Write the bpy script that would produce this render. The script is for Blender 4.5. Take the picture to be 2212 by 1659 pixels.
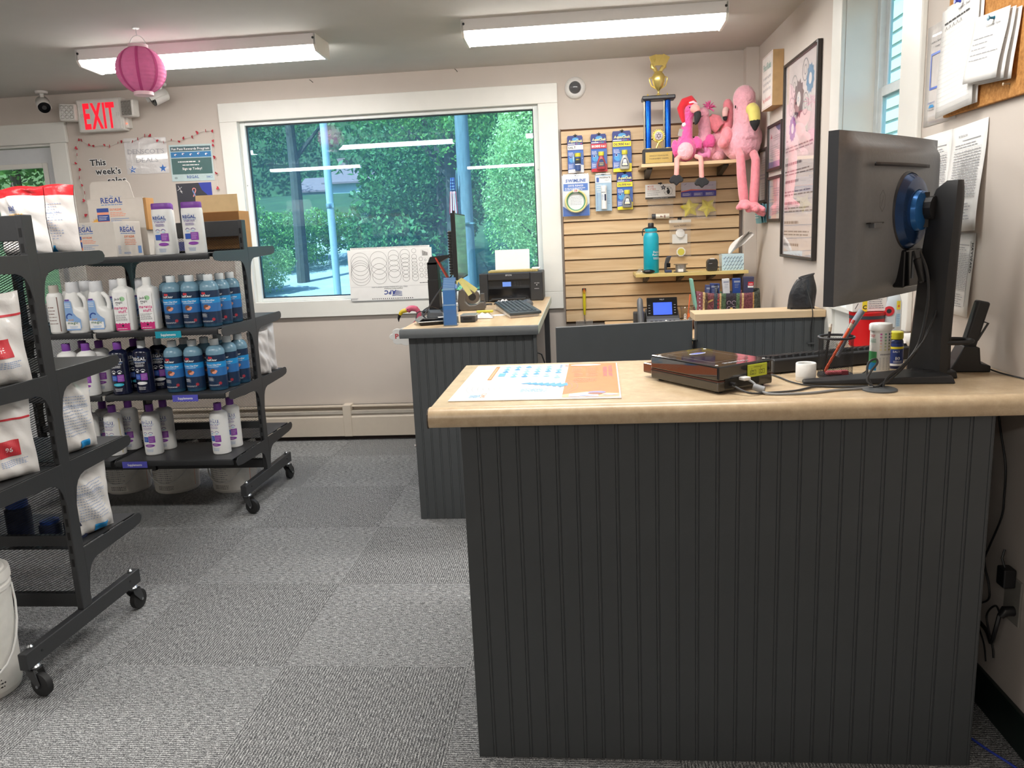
import bpy, bmesh, math, random
import numpy as np
from mathutils import Vector, Matrix, Euler

for o in list(bpy.data.objects): bpy.data.objects.remove(o, do_unlink=True)
SC = bpy.context.scene
COL = SC.collection
RAD = math.radians
random.seed(7)

# ------------------------------------------------------------------ camera, sky, sun, exposure
def make_camera():
    yaw, pitch, roll, fpx, W = RAD(5.53), RAD(11.03), RAD(2.57), 1694.0, 2212.0
    f = Vector((-math.sin(yaw)*math.cos(pitch), math.cos(yaw)*math.cos(pitch), -math.sin(pitch)))
    r = Vector((math.cos(yaw), math.sin(yaw), 0)); d = f.cross(r)
    r2 = math.cos(roll)*r + math.sin(roll)*d; d2 = -math.sin(roll)*r + math.cos(roll)*d
    cam = bpy.data.cameras.new('camera'); o = bpy.data.objects.new('camera', cam); COL.objects.link(o)
    m = Matrix((r2, -d2, -f)).transposed().to_4x4(); m.translation = (0, 0, 1.30)
    o.matrix_world = m
    cam.sensor_fit = 'HORIZONTAL'; cam.sensor_width = 36; cam.lens = 36*fpx/W
    cam.clip_start = 0.02; cam.clip_end = 400
    SC.camera = o
make_camera()
SC.view_settings.view_transform = 'Standard'; SC.view_settings.look = 'None'
SC.view_settings.exposure = 0.75; SC.view_settings.gamma = 1.0; SC.view_settings.use_curve_mapping = False

LAMP = 20.0           # fluorescent lens emission
def make_world():
    w = bpy.data.worlds.new('sky'); SC.world = w; w.use_nodes = True
    nt = w.node_tree; nt.nodes.clear()
    out = nt.nodes.new('ShaderNodeOutputWorld'); bg = nt.nodes.new('ShaderNodeBackground')
    sky = nt.nodes.new('ShaderNodeTexSky'); sky.sky_type = 'NISHITA'; sky.sun_disc = False
    sky.sun_elevation = RAD(52); sky.sun_rotation = RAD(210); sky.air_density = 1.0; sky.dust_density = 1.2
    bg.inputs['Strength'].default_value = 0.28
    nt.links.new(sky.outputs[0], bg.inputs[0]); nt.links.new(bg.outputs[0], out.inputs[0])
    s = bpy.data.lights.new('sun', 'SUN'); s.energy = 9.0; s.angle = RAD(0.6); s.color = (1, .95, .86)
    o = bpy.data.objects.new('sun', s); COL.objects.link(o)
    o.rotation_euler = Vector((0.42, 0.62, -0.95)).to_track_quat('-Z', 'Y').to_euler()
make_world()

# ------------------------------------------------------------------ materials
def lin(c):
    if isinstance(c, str):
        c = c.lstrip('#'); c = [int(c[i:i+2], 16)/255 for i in (0, 2, 4)]
    return tuple((x/12.92 if x <= .04045 else ((x+.055)/1.055)**2.4) for x in c[:3])
MATS = {}
def M(name, col=None, rough=.5, metal=0., var=.06, scale=30., bump=0., spec=.5, trans=0., alpha=1., emit=0., sub=0., sheen=0., coat=0., stretch=None):
    """procedural principled material: colour broken by noise, optional noise relief"""
    if name in MATS: return MATS[name]
    m = bpy.data.materials.new(name); m.use_nodes = True; MATS[name] = m
    nt = m.node_tree; b = nt.nodes['Principled BSDF']; N = nt.nodes.new; L = nt.links.new
    c = lin(col)
    tc = N('ShaderNodeTexCoord'); mp = N('ShaderNodeMapping'); L(tc.outputs['Object'], mp.inputs[0])
    if stretch: mp.inputs['Scale'].default_value = stretch
    nz = N('ShaderNodeTexNoise'); nz.inputs['Scale'].default_value = scale; nz.inputs['Detail'].default_value = 4
    L(mp.outputs[0], nz.inputs['Vector'])
    mr = N('ShaderNodeMapRange'); L(nz.outputs['Fac'], mr.inputs['Value'])
    mr.inputs['From Min'].default_value = .25; mr.inputs['From Max'].default_value = .75
    mr.inputs['To Min'].default_value = 1-var; mr.inputs['To Max'].default_value = 1+var
    mx = N('ShaderNodeVectorMath'); mx.operation = 'SCALE'; mx.inputs[0].default_value = c
    L(mr.outputs[0], mx.inputs['Scale']); L(mx.outputs[0], b.inputs['Base Color'])
    b.inputs['Roughness'].default_value = rough; b.inputs['Metallic'].default_value = metal
    b.inputs['Specular IOR Level'].default_value = spec
    b.inputs['Transmission Weight'].default_value = trans; b.inputs['Alpha'].default_value = alpha
    if coat: b.inputs['Coat Weight'].default_value = coat
    if sheen: b.inputs['Sheen Weight'].default_value = sheen
    if sub:
        b.inputs['Subsurface Weight'].default_value = sub; b.inputs['Subsurface Radius'].default_value = (.02, .02, .02)
    if emit:
        b.inputs['Emission Color'].default_value = (*c, 1); b.inputs['Emission Strength'].default_value = emit
    if bump:
        bp = N('ShaderNodeBump'); bp.inputs['Strength'].default_value = bump; bp.inputs['Distance'].default_value = .01
        L(nz.outputs['Fac'], bp.inputs['Height']); L(bp.outputs[0], b.inputs['Normal'])
    return m

def mat_carpet(name, along):
    if name in MATS: return MATS[name]
    m = bpy.data.materials.new(name); m.use_nodes = True; MATS[name] = m
    nt = m.node_tree; b = nt.nodes['Principled BSDF']; N = nt.nodes.new; L = nt.links.new
    g = N('ShaderNodeNewGeometry'); mp = N('ShaderNodeMapping'); L(g.outputs['Position'], mp.inputs[0])
    if along == 'y': mp.inputs['Rotation'].default_value = (0, 0, RAD(90))
    # now local x runs along the rib
    st = N('ShaderNodeMapping'); st.inputs['Scale'].default_value = (22, 190, 1); L(mp.outputs[0], st.inputs[0])
    n1 = N('ShaderNodeTexNoise'); n1.inputs['Scale'].default_value = 2.2; n1.inputs['Detail'].default_value = 3; L(st.outputs[0], n1.inputs['Vector'])
    s2 = N('ShaderNodeMapping'); s2.inputs['Scale'].default_value = (170, 240, 1); L(mp.outputs[0], s2.inputs[0])
    n2 = N('ShaderNodeTexNoise'); n2.inputs['Scale'].default_value = 1.5; n2.inputs['Detail'].default_value = 3; L(s2.outputs[0], n2.inputs['Vector'])
    wv = N('ShaderNodeTexWave'); wv.bands_direction = 'Y'; wv.inputs['Scale'].default_value = 38; wv.inputs['Distortion'].default_value = 2.2; wv.inputs['Detail'].default_value = 2
    wv.inputs['Detail Scale'].default_value = 3
    L(mp.outputs[0], wv.inputs['Vector'])
    a = N('ShaderNodeMath'); a.operation = 'MULTIPLY_ADD'; L(n1.outputs['Fac'], a.inputs[0]); a.inputs[1].default_value = .95; 
    a2 = N('ShaderNodeMath'); a2.operation = 'MULTIPLY'; L(n2.outputs['Fac'], a2.inputs[0]); a2.inputs[1].default_value = 1.1
    L(a2.outputs[0], a.inputs[2])
    a3 = N('ShaderNodeMath'); a3.operation = 'MULTIPLY_ADD'; L(wv.outputs['Fac'], a3.inputs[0]); a3.inputs[1].default_value = .21; L(a.outputs[0], a3.inputs[2])
    cr = N('ShaderNodeValToRGB'); L(a3.outputs[0], cr.inputs[0])
    e = cr.color_ramp.elements; e[0].position = .72; e[0].color = (.058, .060, .065, 1); e[1].position = 1.0; e[1].color = (.56, .565, .565, 1)
    k = e.new(.93); k.color = (.245, .249, .251, 1)
    for x in e: x.position = x.position - .02
    # ramp input is 0..1 so squeeze
    sc = N('ShaderNodeMath'); sc.operation = 'MULTIPLY'; sc.inputs[1].default_value = .76; L(a3.outputs[0], sc.inputs[0]); L(sc.outputs[0], cr.inputs[0])
    hs = N('ShaderNodeHueSaturation'); hs.inputs['Value'].default_value = 1.06 if along == 'x' else .93; L(cr.outputs[0], hs.inputs['Color'])  # pile shading put into the colour: ribs along x lighter, along y darker
    L(hs.outputs[0], b.inputs['Base Color']); b.inputs['Roughness'].default_value = .95; b.inputs['Specular IOR Level'].default_value = .15
    bp = N('ShaderNodeBump'); bp.inputs['Strength'].default_value = .45; bp.inputs['Distance'].default_value = .004
    L(a3.outputs[0], bp.inputs['Height']); L(bp.outputs[0], b.inputs['Normal'])
    return m

def mat_wood(name, c1, c2, rough=.45, axis='x', scale=1., coat=0.):
    if name in MATS: return MATS[name]
    m = bpy.data.materials.new(name); m.use_nodes = True; MATS[name] = m
    nt = m.node_tree; b = nt.nodes['Principled BSDF']; N = nt.nodes.new; L = nt.links.new
    tc = N('ShaderNodeTexCoord'); mp = N('ShaderNodeMapping'); L(tc.outputs['Object'], mp.inputs[0])
    s = [18*scale]*3; s['xyz'.index(axis)] = 1.6*scale; mp.inputs['Scale'].default_value = s
    oi = N('ShaderNodeObjectInfo'); ad = N('ShaderNodeVectorMath'); ad.operation = 'MULTIPLY_ADD'
    ad.inputs[1].default_value = (37, 11, 23); L(oi.outputs['Random'], ad.inputs[0]); L(mp.outputs[0], ad.inputs[2])
    nz = N('ShaderNodeTexNoise'); nz.inputs['Scale'].default_value = 1.6; nz.inputs['Detail'].default_value = 6; nz.inputs['Distortion'].default_value = .8
    L(ad.outputs[0], nz.inputs['Vector'])
    cr = N('ShaderNodeValToRGB'); L(nz.outputs['Fac'], cr.inputs[0])
    e = cr.color_ramp.elements; e[0].position = .3; e[0].color = (*lin(c1), 1); e[1].position = .68; e[1].color = (*lin(c2), 1)
    L(cr.outputs[0], b.inputs['Base Color']); b.inputs['Roughness'].default_value = rough
    if coat: b.inputs['Coat Weight'].default_value = coat
    return m

def mat_speckle(name, c1, c2, c3, rough=.35, scale=60):
    if name in MATS: return MATS[name]
    m = bpy.data.materials.new(name); m.use_nodes = True; MATS[name] = m
    nt = m.node_tree; b = nt.nodes['Principled BSDF']; N = nt.nodes.new; L = nt.links.new
    tc = N('ShaderNodeTexCoord')
    n1 = N('ShaderNodeTexNoise'); n1.inputs['Scale'].default_value = scale; n1.inputs['Detail'].default_value = 8; n1.inputs['Roughness'].default_value = .75
    L(tc.outputs['Object'], n1.inputs['Vector'])
    cr = N('ShaderNodeValToRGB'); L(n1.outputs['Fac'], cr.inputs[0]); e = cr.color_ramp.elements
    e[0].position = .3; e[0].color = (*lin(c1), 1); e[1].position = .7; e[1].color = (*lin(c3), 1); k = e.new(.5); k.color = (*lin(c2), 1)
    L(cr.outputs[0], b.inputs['Base Color']); b.inputs['Roughness'].default_value = rough
    return m

def mat_glass(name, tint, refl=1.0, rough=0.0, ior=1.5, veil=None):
    """thin pane: tinted see-through plus a Fresnel reflection"""
    if name in MATS: return MATS[name]
    m = bpy.data.materials.new(name); m.use_nodes = True; MATS[name] = m
    nt = m.node_tree; nt.nodes.clear(); N = nt.nodes.new; L = nt.links.new
    out = N('ShaderNodeOutputMaterial'); t = N('ShaderNodeBsdfTransparent'); t.inputs[0].default_value = (*tint, 1)
    g = N('ShaderNodeBsdfGlossy'); g.inputs['Roughness'].default_value = rough; g.inputs['Color'].default_value = (refl, refl, refl, 1)
    lw = N('ShaderNodeLayerWeight'); lw.inputs['Blend'].default_value = .5; pw = N('ShaderNodeMath'); pw.operation = 'POWER'; pw.inputs[1].default_value = 5; L(lw.outputs['Facing'], pw.inputs[0])
    f0 = ((ior-1)/(ior+1))**2; f = N('ShaderNodeMath'); f.operation = 'MULTIPLY_ADD'; f.inputs[1].default_value = 1-f0; f.inputs[2].default_value = f0; L(pw.outputs[0], f.inputs[0])
    nz = N('ShaderNodeTexNoise'); nz.inputs['Scale'].default_value = 2.0
    bp = N('ShaderNodeBump'); bp.inputs['Strength'].default_value = .02; L(nz.outputs['Fac'], bp.inputs['Height']); L(bp.outputs[0], g.inputs['Normal'])
    mx = N('ShaderNodeMixShader'); L(f.outputs[0], mx.inputs[0]); L(t.outputs[0], mx.inputs[1]); L(g.outputs[0], mx.inputs[2]); L(mx.outputs[0], out.inputs[0])
    if veil:      # haze and film highlights painted in: flat scattering colour mixed over the see-through part
        d = N('ShaderNodeBsdfTranslucent'); d.inputs[0].default_value = (*veil[:3], 1); d2 = N('ShaderNodeBsdfDiffuse'); d2.inputs[0].default_value = (*veil[:3], 1); ad = N('ShaderNodeMixShader'); L(d.outputs[0], ad.inputs[1]); L(d2.outputs[0], ad.inputs[2])
        m2 = N('ShaderNodeMixShader'); m2.inputs[0].default_value = veil[3]; L(t.outputs[0], m2.inputs[1]); L(ad.outputs[0], m2.inputs[2]); L(m2.outputs[0], mx.inputs[1])
    return m

def mat_leaf(name, c1, c2, transl=.35):
    if name in MATS: return MATS[name]
    m = bpy.data.materials.new(name); m.use_nodes = True; MATS[name] = m
    nt = m.node_tree; nt.nodes.clear(); N = nt.nodes.new; L = nt.links.new
    out = N('ShaderNodeOutputMaterial'); d = N('ShaderNodeBsdfPrincipled'); d.inputs['Roughness'].default_value = .55
    t = N('ShaderNodeBsdfTranslucent'); mx = N('ShaderNodeMixShader'); mx.inputs[0].default_value = transl
    g = N('ShaderNodeNewGeometry'); nz = N('ShaderNodeTexNoise'); nz.inputs['Scale'].default_value = 1.3; L(g.outputs['Position'], nz.inputs['Vector'])
    ri = N('ShaderNodeMath'); ri.operation = 'MULTIPLY_ADD'; L(g.outputs['Random Per Island'], ri.inputs[0]); ri.inputs[1].default_value = .5; L(nz.outputs['Fac'], ri.inputs[2])
    cr = N('ShaderNodeValToRGB'); L(ri.outputs[0], cr.inputs[0]); e = cr.color_ramp.elements
    e[0].position = .4; e[0].color = (*lin(c1), 1); e[1].position = .95; e[1].color = (*lin(c2), 1)
    L(cr.outputs[0], d.inputs['Base Color']); L(cr.outputs[0], t.inputs[0])
    L(d.outputs[0], mx.inputs[1]); L(t.outputs[0], mx.inputs[2]); L(mx.outputs[0], out.inputs[0])
    return m

# ------------------------------------------------------------------ geometry builder
class G:
    def __init__(s): s.v = []; s.f = []; s.mi = []; s.mats = []; s.m = Matrix.Identity(4)
    def at(s, loc=(0, 0, 0), rot=(0, 0, 0), sc=(1, 1, 1)):
        s.m = Matrix.LocRotScale(Vector(loc), Euler(rot), Vector(sc) if not isinstance(sc, (int, float)) else Vector((sc,)*3)); return s
    def slot(s, mat):
        if mat not in s.mats: s.mats.append(mat)
        return s.mats.index(mat)
    def add(s, vs, fs, mat):
        k = len(s.v); i = s.slot(mat)
        s.v += [tuple(s.m @ Vector(p)) for p in vs]
        s.f += [tuple(a+k for a in f) for f in fs]; s.mi += [i]*len(fs)
        return s
    def box(s, x0, x1, y0, y1, z0, z1, mat):
        return s.add([(x0,y0,z0),(x1,y0,z0),(x1,y1,z0),(x0,y1,z0),(x0,y0,z1),(x1,y0,z1),(x1,y1,z1),(x0,y1,z1)],
            [(3,2,1,0),(4,5,6,7),(0,1,5,4),(1,2,6,5),(2,3,7,6),(3,0,4,7)], mat)
    def hexa(s, p, mat):   # 8 points, bottom ring then top ring
        return s.add(p, [(3,2,1,0),(4,5,6,7),(0,1,5,4),(1,2,6,5),(2,3,7,6),(3,0,4,7)], mat)
    def lathe(s, prof, mat, n=20, c=(0, 0, 0), sx=1, sy=1, cap=True):
        vs = []; fs = []
        for r, z in prof:
            for i in range(n):
                a = 2*math.pi*i/n; vs.append((c[0]+r*math.cos(a)*sx, c[1]+r*math.sin(a)*sy, c[2]+z))
        for j in range(len(prof)-1):
            for i in range(n):
                fs.append((j*n+i, j*n+(i+1) % n, (j+1)*n+(i+1) % n, (j+1)*n+i))
        if cap:
            fs.append(tuple(range(n-1, -1, -1))); fs.append(tuple(range((len(prof)-1)*n, len(prof)*n)))
        return s.add(vs, fs, mat)
    def tube(s, pts, r, mat, n=8, cap=True, flat=1.0):
        pts = [Vector(p) for p in pts]; rs = r if isinstance(r, (list, tuple)) else [r]*len(pts)
        vs = []; fs = []; up = None
        for i, p in enumerate(pts):
            t = (pts[min(i+1, len(pts)-1)] - pts[max(i-1, 0)]).normalized()
            if up is None: up = Vector((0, 0, 1)) if abs(t.z) < .9 else Vector((1, 0, 0))
            a = t.cross(up)
            if a.length < 1e-5: a = t.cross(Vector((0, 1, 0)))
            a.normalize(); b = a.cross(t).normalized(); up = b
            for k in range(n):
                q = 2*math.pi*k/n; vs.append(p + a*math.cos(q)*rs[i] + b*math.sin(q)*rs[i]*flat)
        for i in range(len(pts)-1):
            for k in range(n): fs.append((i*n+k, i*n+(k+1) % n, (i+1)*n+(k+1) % n, (i+1)*n+k))
        if cap: fs.append(tuple(range(n-1, -1, -1))); fs.append(tuple(range((len(pts)-1)*n, len(pts)*n)))
        return s.add(vs, fs, mat)
    def cyl(s, p0, p1, r, mat, n=16, r1=None): return s.tube([p0, p1], [r, r if r1 is None else r1], mat, n)
    def prism(s, poly, mat, a0, a1, axis='y'):
        """poly in the two other axes (x,z for y; y,z for x; x,y for z), extruded a0..a1"""
        def P(u, v, a): return {'y': (u, a, v), 'x': (a, u, v), 'z': (u, v, a)}[axis]
        n = len(poly); vs = [P(u, v, a0) for u, v in poly] + [P(u, v, a1) for u, v in poly]
        fs = [tuple(range(n)), tuple(range(2*n-1, n-1, -1))] + [(i, i+n, (i+1) % n+n, (i+1) % n) for i in range(n)]
        ar = sum(poly[i][0]*poly[(i+1) % n][1]-poly[(i+1) % n][0]*poly[i][1] for i in range(n))
        flip = (ar > 0) if axis in 'xz' else (ar < 0)
        if (flip and a1 > a0) or (not flip and a1 < a0): fs = [tuple(reversed(f)) for f in fs]
        return s.add(vs, fs, mat)
    def ell(s, c, r, mat, nu=16, nv=10):
        if isinstance(r, (int, float)): r = (r, r, r)
        vs = [(c[0], c[1], c[2]-r[2])]; fs = []
        for j in range(1, nv):
            b = -math.pi/2 + math.pi*j/nv
            for i in range(nu):
                a = 2*math.pi*i/nu; vs.append((c[0]+r[0]*math.cos(b)*math.cos(a), c[1]+r[1]*math.cos(b)*math.sin(a), c[2]+r[2]*math.sin(b)))
        vs.append((c[0], c[1], c[2]+r[2])); e = len(vs)-1
        for i in range(nu):
            fs.append((0, 1+(i+1) % nu, 1+i)); fs.append((e, 1+(nv-2)*nu+i, 1+(nv-2)*nu+(i+1) % nu))
        for j in range(nv-2):
            for i in range(nu): fs.append((1+j*nu+i, 1+j*nu+(i+1) % nu, 1+(j+1)*nu+(i+1) % nu, 1+(j+1)*nu+i))
        return s.add(vs, fs, mat)
    def grid(s, fn, nu, nv, mat, closed_u=False):
        """surface fn(u,v)->point, u,v in 0..1"""
        vs = []; fs = []; cu = nu if closed_u else nu+1
        for j in range(nv+1):
            for i in range(cu): vs.append(fn(i/nu, j/nv))
        for j in range(nv):
            for i in range(nu): fs.append((j*cu+i, j*cu+(i+1) % cu, (j+1)*cu+(i+1) % cu, (j+1)*cu+i))
        return s.add(vs, fs, mat)
    def mesh(s, name, smooth=None):
        me = bpy.data.meshes.new(name); me.from_pydata(s.v, [], s.f)
        for m in s.mats: me.materials.append(m)
        me.polygons.foreach_set('material_index', s.mi)
        if smooth:
            me.polygons.foreach_set('use_smooth', [True]*len(me.polygons))
            me.update(); me.set_sharp_from_angle(angle=RAD(smooth))
        me.update(); return me
    def obj(s, name, parent=None, smooth=35, bevel=0, seg=2, loc=None, rot=None, solid=0, sub=0):
        o = bpy.data.objects.new(name, s.mesh(name, smooth)); COL.objects.link(o)
        if parent is not None: o.parent = parent
        if loc is not None: o.location = loc
        if rot is not None: o.rotation_euler = rot
        if solid:
            md = o.modifiers.new('solid', 'SOLIDIFY'); md.thickness = solid; md.offset = 0
        if bevel:
            md = o.modifiers.new('bevel', 'BEVEL'); md.width = bevel; md.segments = seg; md.limit_method = 'ANGLE'; md.angle_limit = RAD(40)
        if sub:
            md = o.modifiers.new('sub', 'SUBSURF'); md.levels = sub; md.render_levels = sub
        return o

def tag(o, label=None, cat=None, group=None, kind=None):
    if label: o['label'] = label
    if cat: o['category'] = cat
    if group: o['group'] = group
    if kind: o['kind'] = kind
    return o
def thing(name, label, cat, loc=(0, 0, 0), rz=0., group=None, rot=None):
    o = bpy.data.objects.new(name, None); COL.objects.link(o); o.empty_display_size = .05
    o.location = loc; o.rotation_euler = rot if rot else (0, 0, rz)
    return tag(o, label, cat, group)
def struct(name, loc=(0, 0, 0)):
    o = bpy.data.objects.new(name, None); COL.objects.link(o); o.location = loc; o['kind'] = 'structure'; return o
def copy_tree(o, parent=None):
    c = o.copy(); COL.objects.link(c); c.parent = parent
    for ch in list(o.children): copy_tree(ch, c)
    return c

# ------------------------------------------------------------------ flat print: lettering and artwork laid on a surface
GLY = {}
def glyph(ch, bold):
    k = (ch, bold)
    if k not in GLY:
        cu = bpy.data.curves.new('g', 'FONT'); cu.body = ch; cu.size = 1; cu.resolution_u = 2; cu.fill_mode = 'FRONT'
        cu.offset = .022 if bold == 1 else (.035 if bold == 2 else (-.008 if bold == -1 else 0))
        ob = bpy.data.objects.new('g', cu); me = ob.to_mesh()
        vs = [(v.co.x, v.co.y) for v in me.vertices]; fs = [tuple(p.vertices) for p in me.polygons]
        ob.to_mesh_clear(); bpy.data.objects.remove(ob); bpy.data.curves.remove(cu)
        if vs:
            x0 = min(v[0] for v in vs); x1 = max(v[0] for v in vs); vs = [(x-x0, y) for x, y in vs]; GLY[k] = (vs, fs, x1-x0)
        else: GLY[k] = ([], [], .22)
    return GLY[k]
# serif feet: letter -> list of (x fraction of glyph width, at base?, at top?)
SER = dict(R=[(.1,1,1),(.93,1,0)], E=[(.1,1,1)], A=[(.08,1,0),(.92,1,0)], L=[(.1,1,1)], T=[(.5,1,0)], D=[(.1,1,1)], N=[(.1,1,1),(.9,0,1)], I=[(.5,1,1)],
    h=[(.1,1,1),(.88,1,0)], i=[(.5,1,0)], k=[(.1,1,1),(.92,1,0)], l=[(.5,1,1)], w=[(.08,0,2),(.92,0,2)], P=[(.1,1,1)], F=[(.1,1,1)])
class Print:
    def __init__(s, fmap, curved=0, cv=0):
        s.g = G(); s.fm = fmap; s.c = curved; s.cv = cv; s.n = 0
    def _h(s, h): s.n += 1; return (h if h is not None else (.0010 if s.c else .0002)) + s.n*(2.5e-5 if s.c else 8e-6)
    def poly(s, pts, mat, h=None):
        h = s._h(h); s.g.add([s.fm(u, v, h) for u, v in pts], [tuple(range(len(pts)))], mat); return s
    def rect(s, u0, v0, u1, v1, mat, h=None):
        h = s._h(h); n = max(1, math.ceil(abs(u1-u0)/s.c)) if s.c else 1; k = max(1, math.ceil(abs(v1-v0)/s.cv)) if s.cv else 1
        vs = [s.fm(u0+(u1-u0)*i/n, v0+(v1-v0)*j/k, h) for i in range(n+1) for j in range(k+1)]
        s.g.add(vs, [(i*(k+1)+j, (i+1)*(k+1)+j, (i+1)*(k+1)+j+1, i*(k+1)+j+1) for i in range(n) for j in range(k)], mat); return s
    def frame(s, u0, v0, u1, v1, w, mat, h=None):
        for a in ((u0, v0, u1, v0+w), (u0, v1-w, u1, v1), (u0, v0+w, u0+w, v1-w), (u1-w, v0+w, u1, v1-w)): s.rect(*a, mat, h)
        return s
    def disc(s, u, v, r, mat, n=20, h=None, ry=None, a0=0., jag=0.):
        ry = ry or r
        if s.c and not jag:      # wrapped discs are cut into columns so they follow the curve
            h = s._h(h); m = max(8, math.ceil(4*r/s.c)); vs = []
            for i in range(m+1):
                a = math.pi*i/m; vs += [s.fm(u-r*math.cos(a), v-ry*math.sin(a), h), s.fm(u-r*math.cos(a), v+ry*math.sin(a), h)]
            s.g.add(vs, [(2*i, 2*i+2, 2*i+3, 2*i+1) for i in range(m)], mat); return s
        return s.poly([(u+r*(1+(jag if i % 2 else 0))*math.cos(a0+2*math.pi*i/n), v+ry*(1+(jag if i % 2 else 0))*math.sin(a0+2*math.pi*i/n)) for i in range(n)], mat, h)
    def ring(s, u, v, r, w, mat, n=32, h=None, a0=0., a1=2*math.pi):
        h = s._h(h); vs = []
        for i in range(n+1):
            a = a0+(a1-a0)*i/n; vs += [s.fm(u+(r-w)*math.cos(a), v+(r-w)*math.sin(a), h), s.fm(u+r*math.cos(a), v+r*math.sin(a), h)]
        s.g.add(vs, [(2*i, 2*i+1, 2*i+3, 2*i+2) for i in range(n)], mat); return s
    def star(s, u, v, r, mat, k=.42, n=5, h=None):
        pts = [(u+(r if i % 2 == 0 else r*k)*math.cos(math.pi/2+math.pi*i/n), v+(r if i % 2 == 0 else r*k)*math.sin(math.pi/2+math.pi*i/n)) for i in range(2*n)]
        h = s._h(h); s.g.add([s.fm(u, v, h)]+[s.fm(a, b, h) for a, b in pts], [(0, 1+i, 1+(i+1) % (2*n)) for i in range(2*n)], mat); return s
    def line(s, a, b, w, mat, h=None):
        du, dv = b[0]-a[0], b[1]-a[1]; l = math.hypot(du, dv) or 1; nx, ny = -dv/l*w/2, du/l*w/2
        return s.poly([(a[0]-nx, a[1]-ny), (b[0]-nx, b[1]-ny), (b[0]+nx, b[1]+ny), (a[0]+nx, a[1]+ny)], mat, h)
    def text(s, t, u, v, size, mat, align='c', bold=0, sx=1., sp=.07, serif=False, width=None, h=None, slant=0., rot=0.):
        """size = cap height; u,v = baseline anchor"""
        gs = [glyph(c, bold) for c in t]; k = size/.73
        tot = sum(g[2] for g in gs)+sp*(len(gs)-1)
        if width: sx = width/(tot*k)
        w = tot*k*sx; x = {'c': -w/2, 'l': 0, 'r': -w}[align]; h = s._h(h); cr, sr = math.cos(rot), math.sin(rot)
        def P(a, b): a += b*slant; return s.fm(u+a*cr-b*sr, v+a*sr+b*cr, h)
        for c, (vs, fs, gw) in zip(t, gs):
            if vs: s.g.add([P(x+a*k*sx, b*k) for a, b in vs], fs, mat)
            if serif and c in SER:
                for fx, bt, tp in SER[c]:
                    cx = x+gw*fx*k*sx; hw = .13*k*sx; th = .035*k
                    if bt: s.g.add([P(cx-hw, 0), P(cx+hw, 0), P(cx+hw, th), P(cx-hw, th)], [(0, 1, 2, 3)], mat)
                    if tp:
                        ty = .73*k if tp == 1 and c not in 'w' else .53*k
                        s.g.add([P(cx-hw, ty-th), P(cx+hw, ty-th), P(cx+hw, ty), P(cx-hw, ty)], [(0, 1, 2, 3)], mat)
            x += (gw+sp)*k*sx
        return s
    def lines(s, u0, v0, u1, v1, n, mat, fill=.5, rag=.25, seed=1, left=True, h=None):
        """rows of fine print too small to read, as bars broken into words"""
        rnd = random.Random(seed); dv = (v1-v0)/n; h = s._h(h)
        for i in range(n):
            b = v1-(i+1)*dv+dv*(1-fill)/2; e = u1-(u1-u0)*rnd.random()*rag; x = u0 if left else u0+(u1-e)/2
            if not left: e = u1-(u1-e)/2
            while x < e-1e-6:
                w = min((u1-u0)*(.06+.14*rnd.random()), e-x)
                if s.c: w = min(w, s.c)
                s.g.add([s.fm(x, b, h), s.fm(x+w, b, h), s.fm(x+w, b+dv*fill, h), s.fm(x, b+dv*fill, h)], [(0, 1, 2, 3)], mat)
                x += w+(u1-u0)*.025
        return s
    def obj(s, name, parent=None): return s.g.obj(name, parent, smooth=None)
def flat_y(x0=0, y=0, z0=0):      # u -> +x, v -> +z, faces -y (towards the camera)
    return lambda u, v, h: (x0+u, y-h, z0+v)
def flat_x(x=0, y0=0, z0=0):      # u -> -y (reading direction on the right wall seen from the room), v -> +z, faces -x
    return lambda u, v, h: (x-h, y0-u, z0+v)
def flat_z(x0=0, y0=0, z=0): return lambda u, v, h: (x0+u, y0+v, z+h)
def cyl_map(r, z0=0, sy=1.):      # u = arc length from the front (-y) going to +x
    return lambda u, v, h: ((r+h)*math.sin(u/r), -(r+h)*sy*math.cos(u/r), z0+v)
# ------------------------------------------------------------------ shared materials
wall_m = M('wall_paint', '#cdc3ba', .75, var=.02, scale=6, bump=.03)
ceil_m = M('ceiling_paint', '#cbc8c2', .85, var=.02, scale=8, bump=.03)
white_m = M('white_trim_paint', '#e9e8e2', .4, var=.02, scale=12)
vinyl_m = M('white_vinyl', '#e6ebe9', .35, var=.015)
paper_m = M('white_paper', '#ecebe9', .7, var=.015)
black_m = M('black_plastic', '#1c1c1e', .45, var=.05)
gloss_black = M('gloss_black_plastic', '#121214', .12, var=.03)
dgrey_m = M('dark_grey_plastic', '#3c3d3f', .5, var=.05)
grey_m = M('grey_plastic', '#8b8d90', .5, var=.05)
ink_m = M('black_ink', '#26262a', .6, var=.03)
greyink_m = M('grey_ink', '#9a9ba1', .6, var=.03)
steel_m = M('steel', '#b9bcbf', .3, 1.0, var=.04)
white_pl = M('white_plastic', '#eeeeec', .35, var=.015)
counter_paint = M('charcoal_paint', '#46494b', .55, var=.05, scale=14, bump=.02)
shelf_paint = M('black_powder_coat', '#333436', .42, var=.05, scale=60)
XR, YB, ZC = 1.03, 4.925, 2.268

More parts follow.
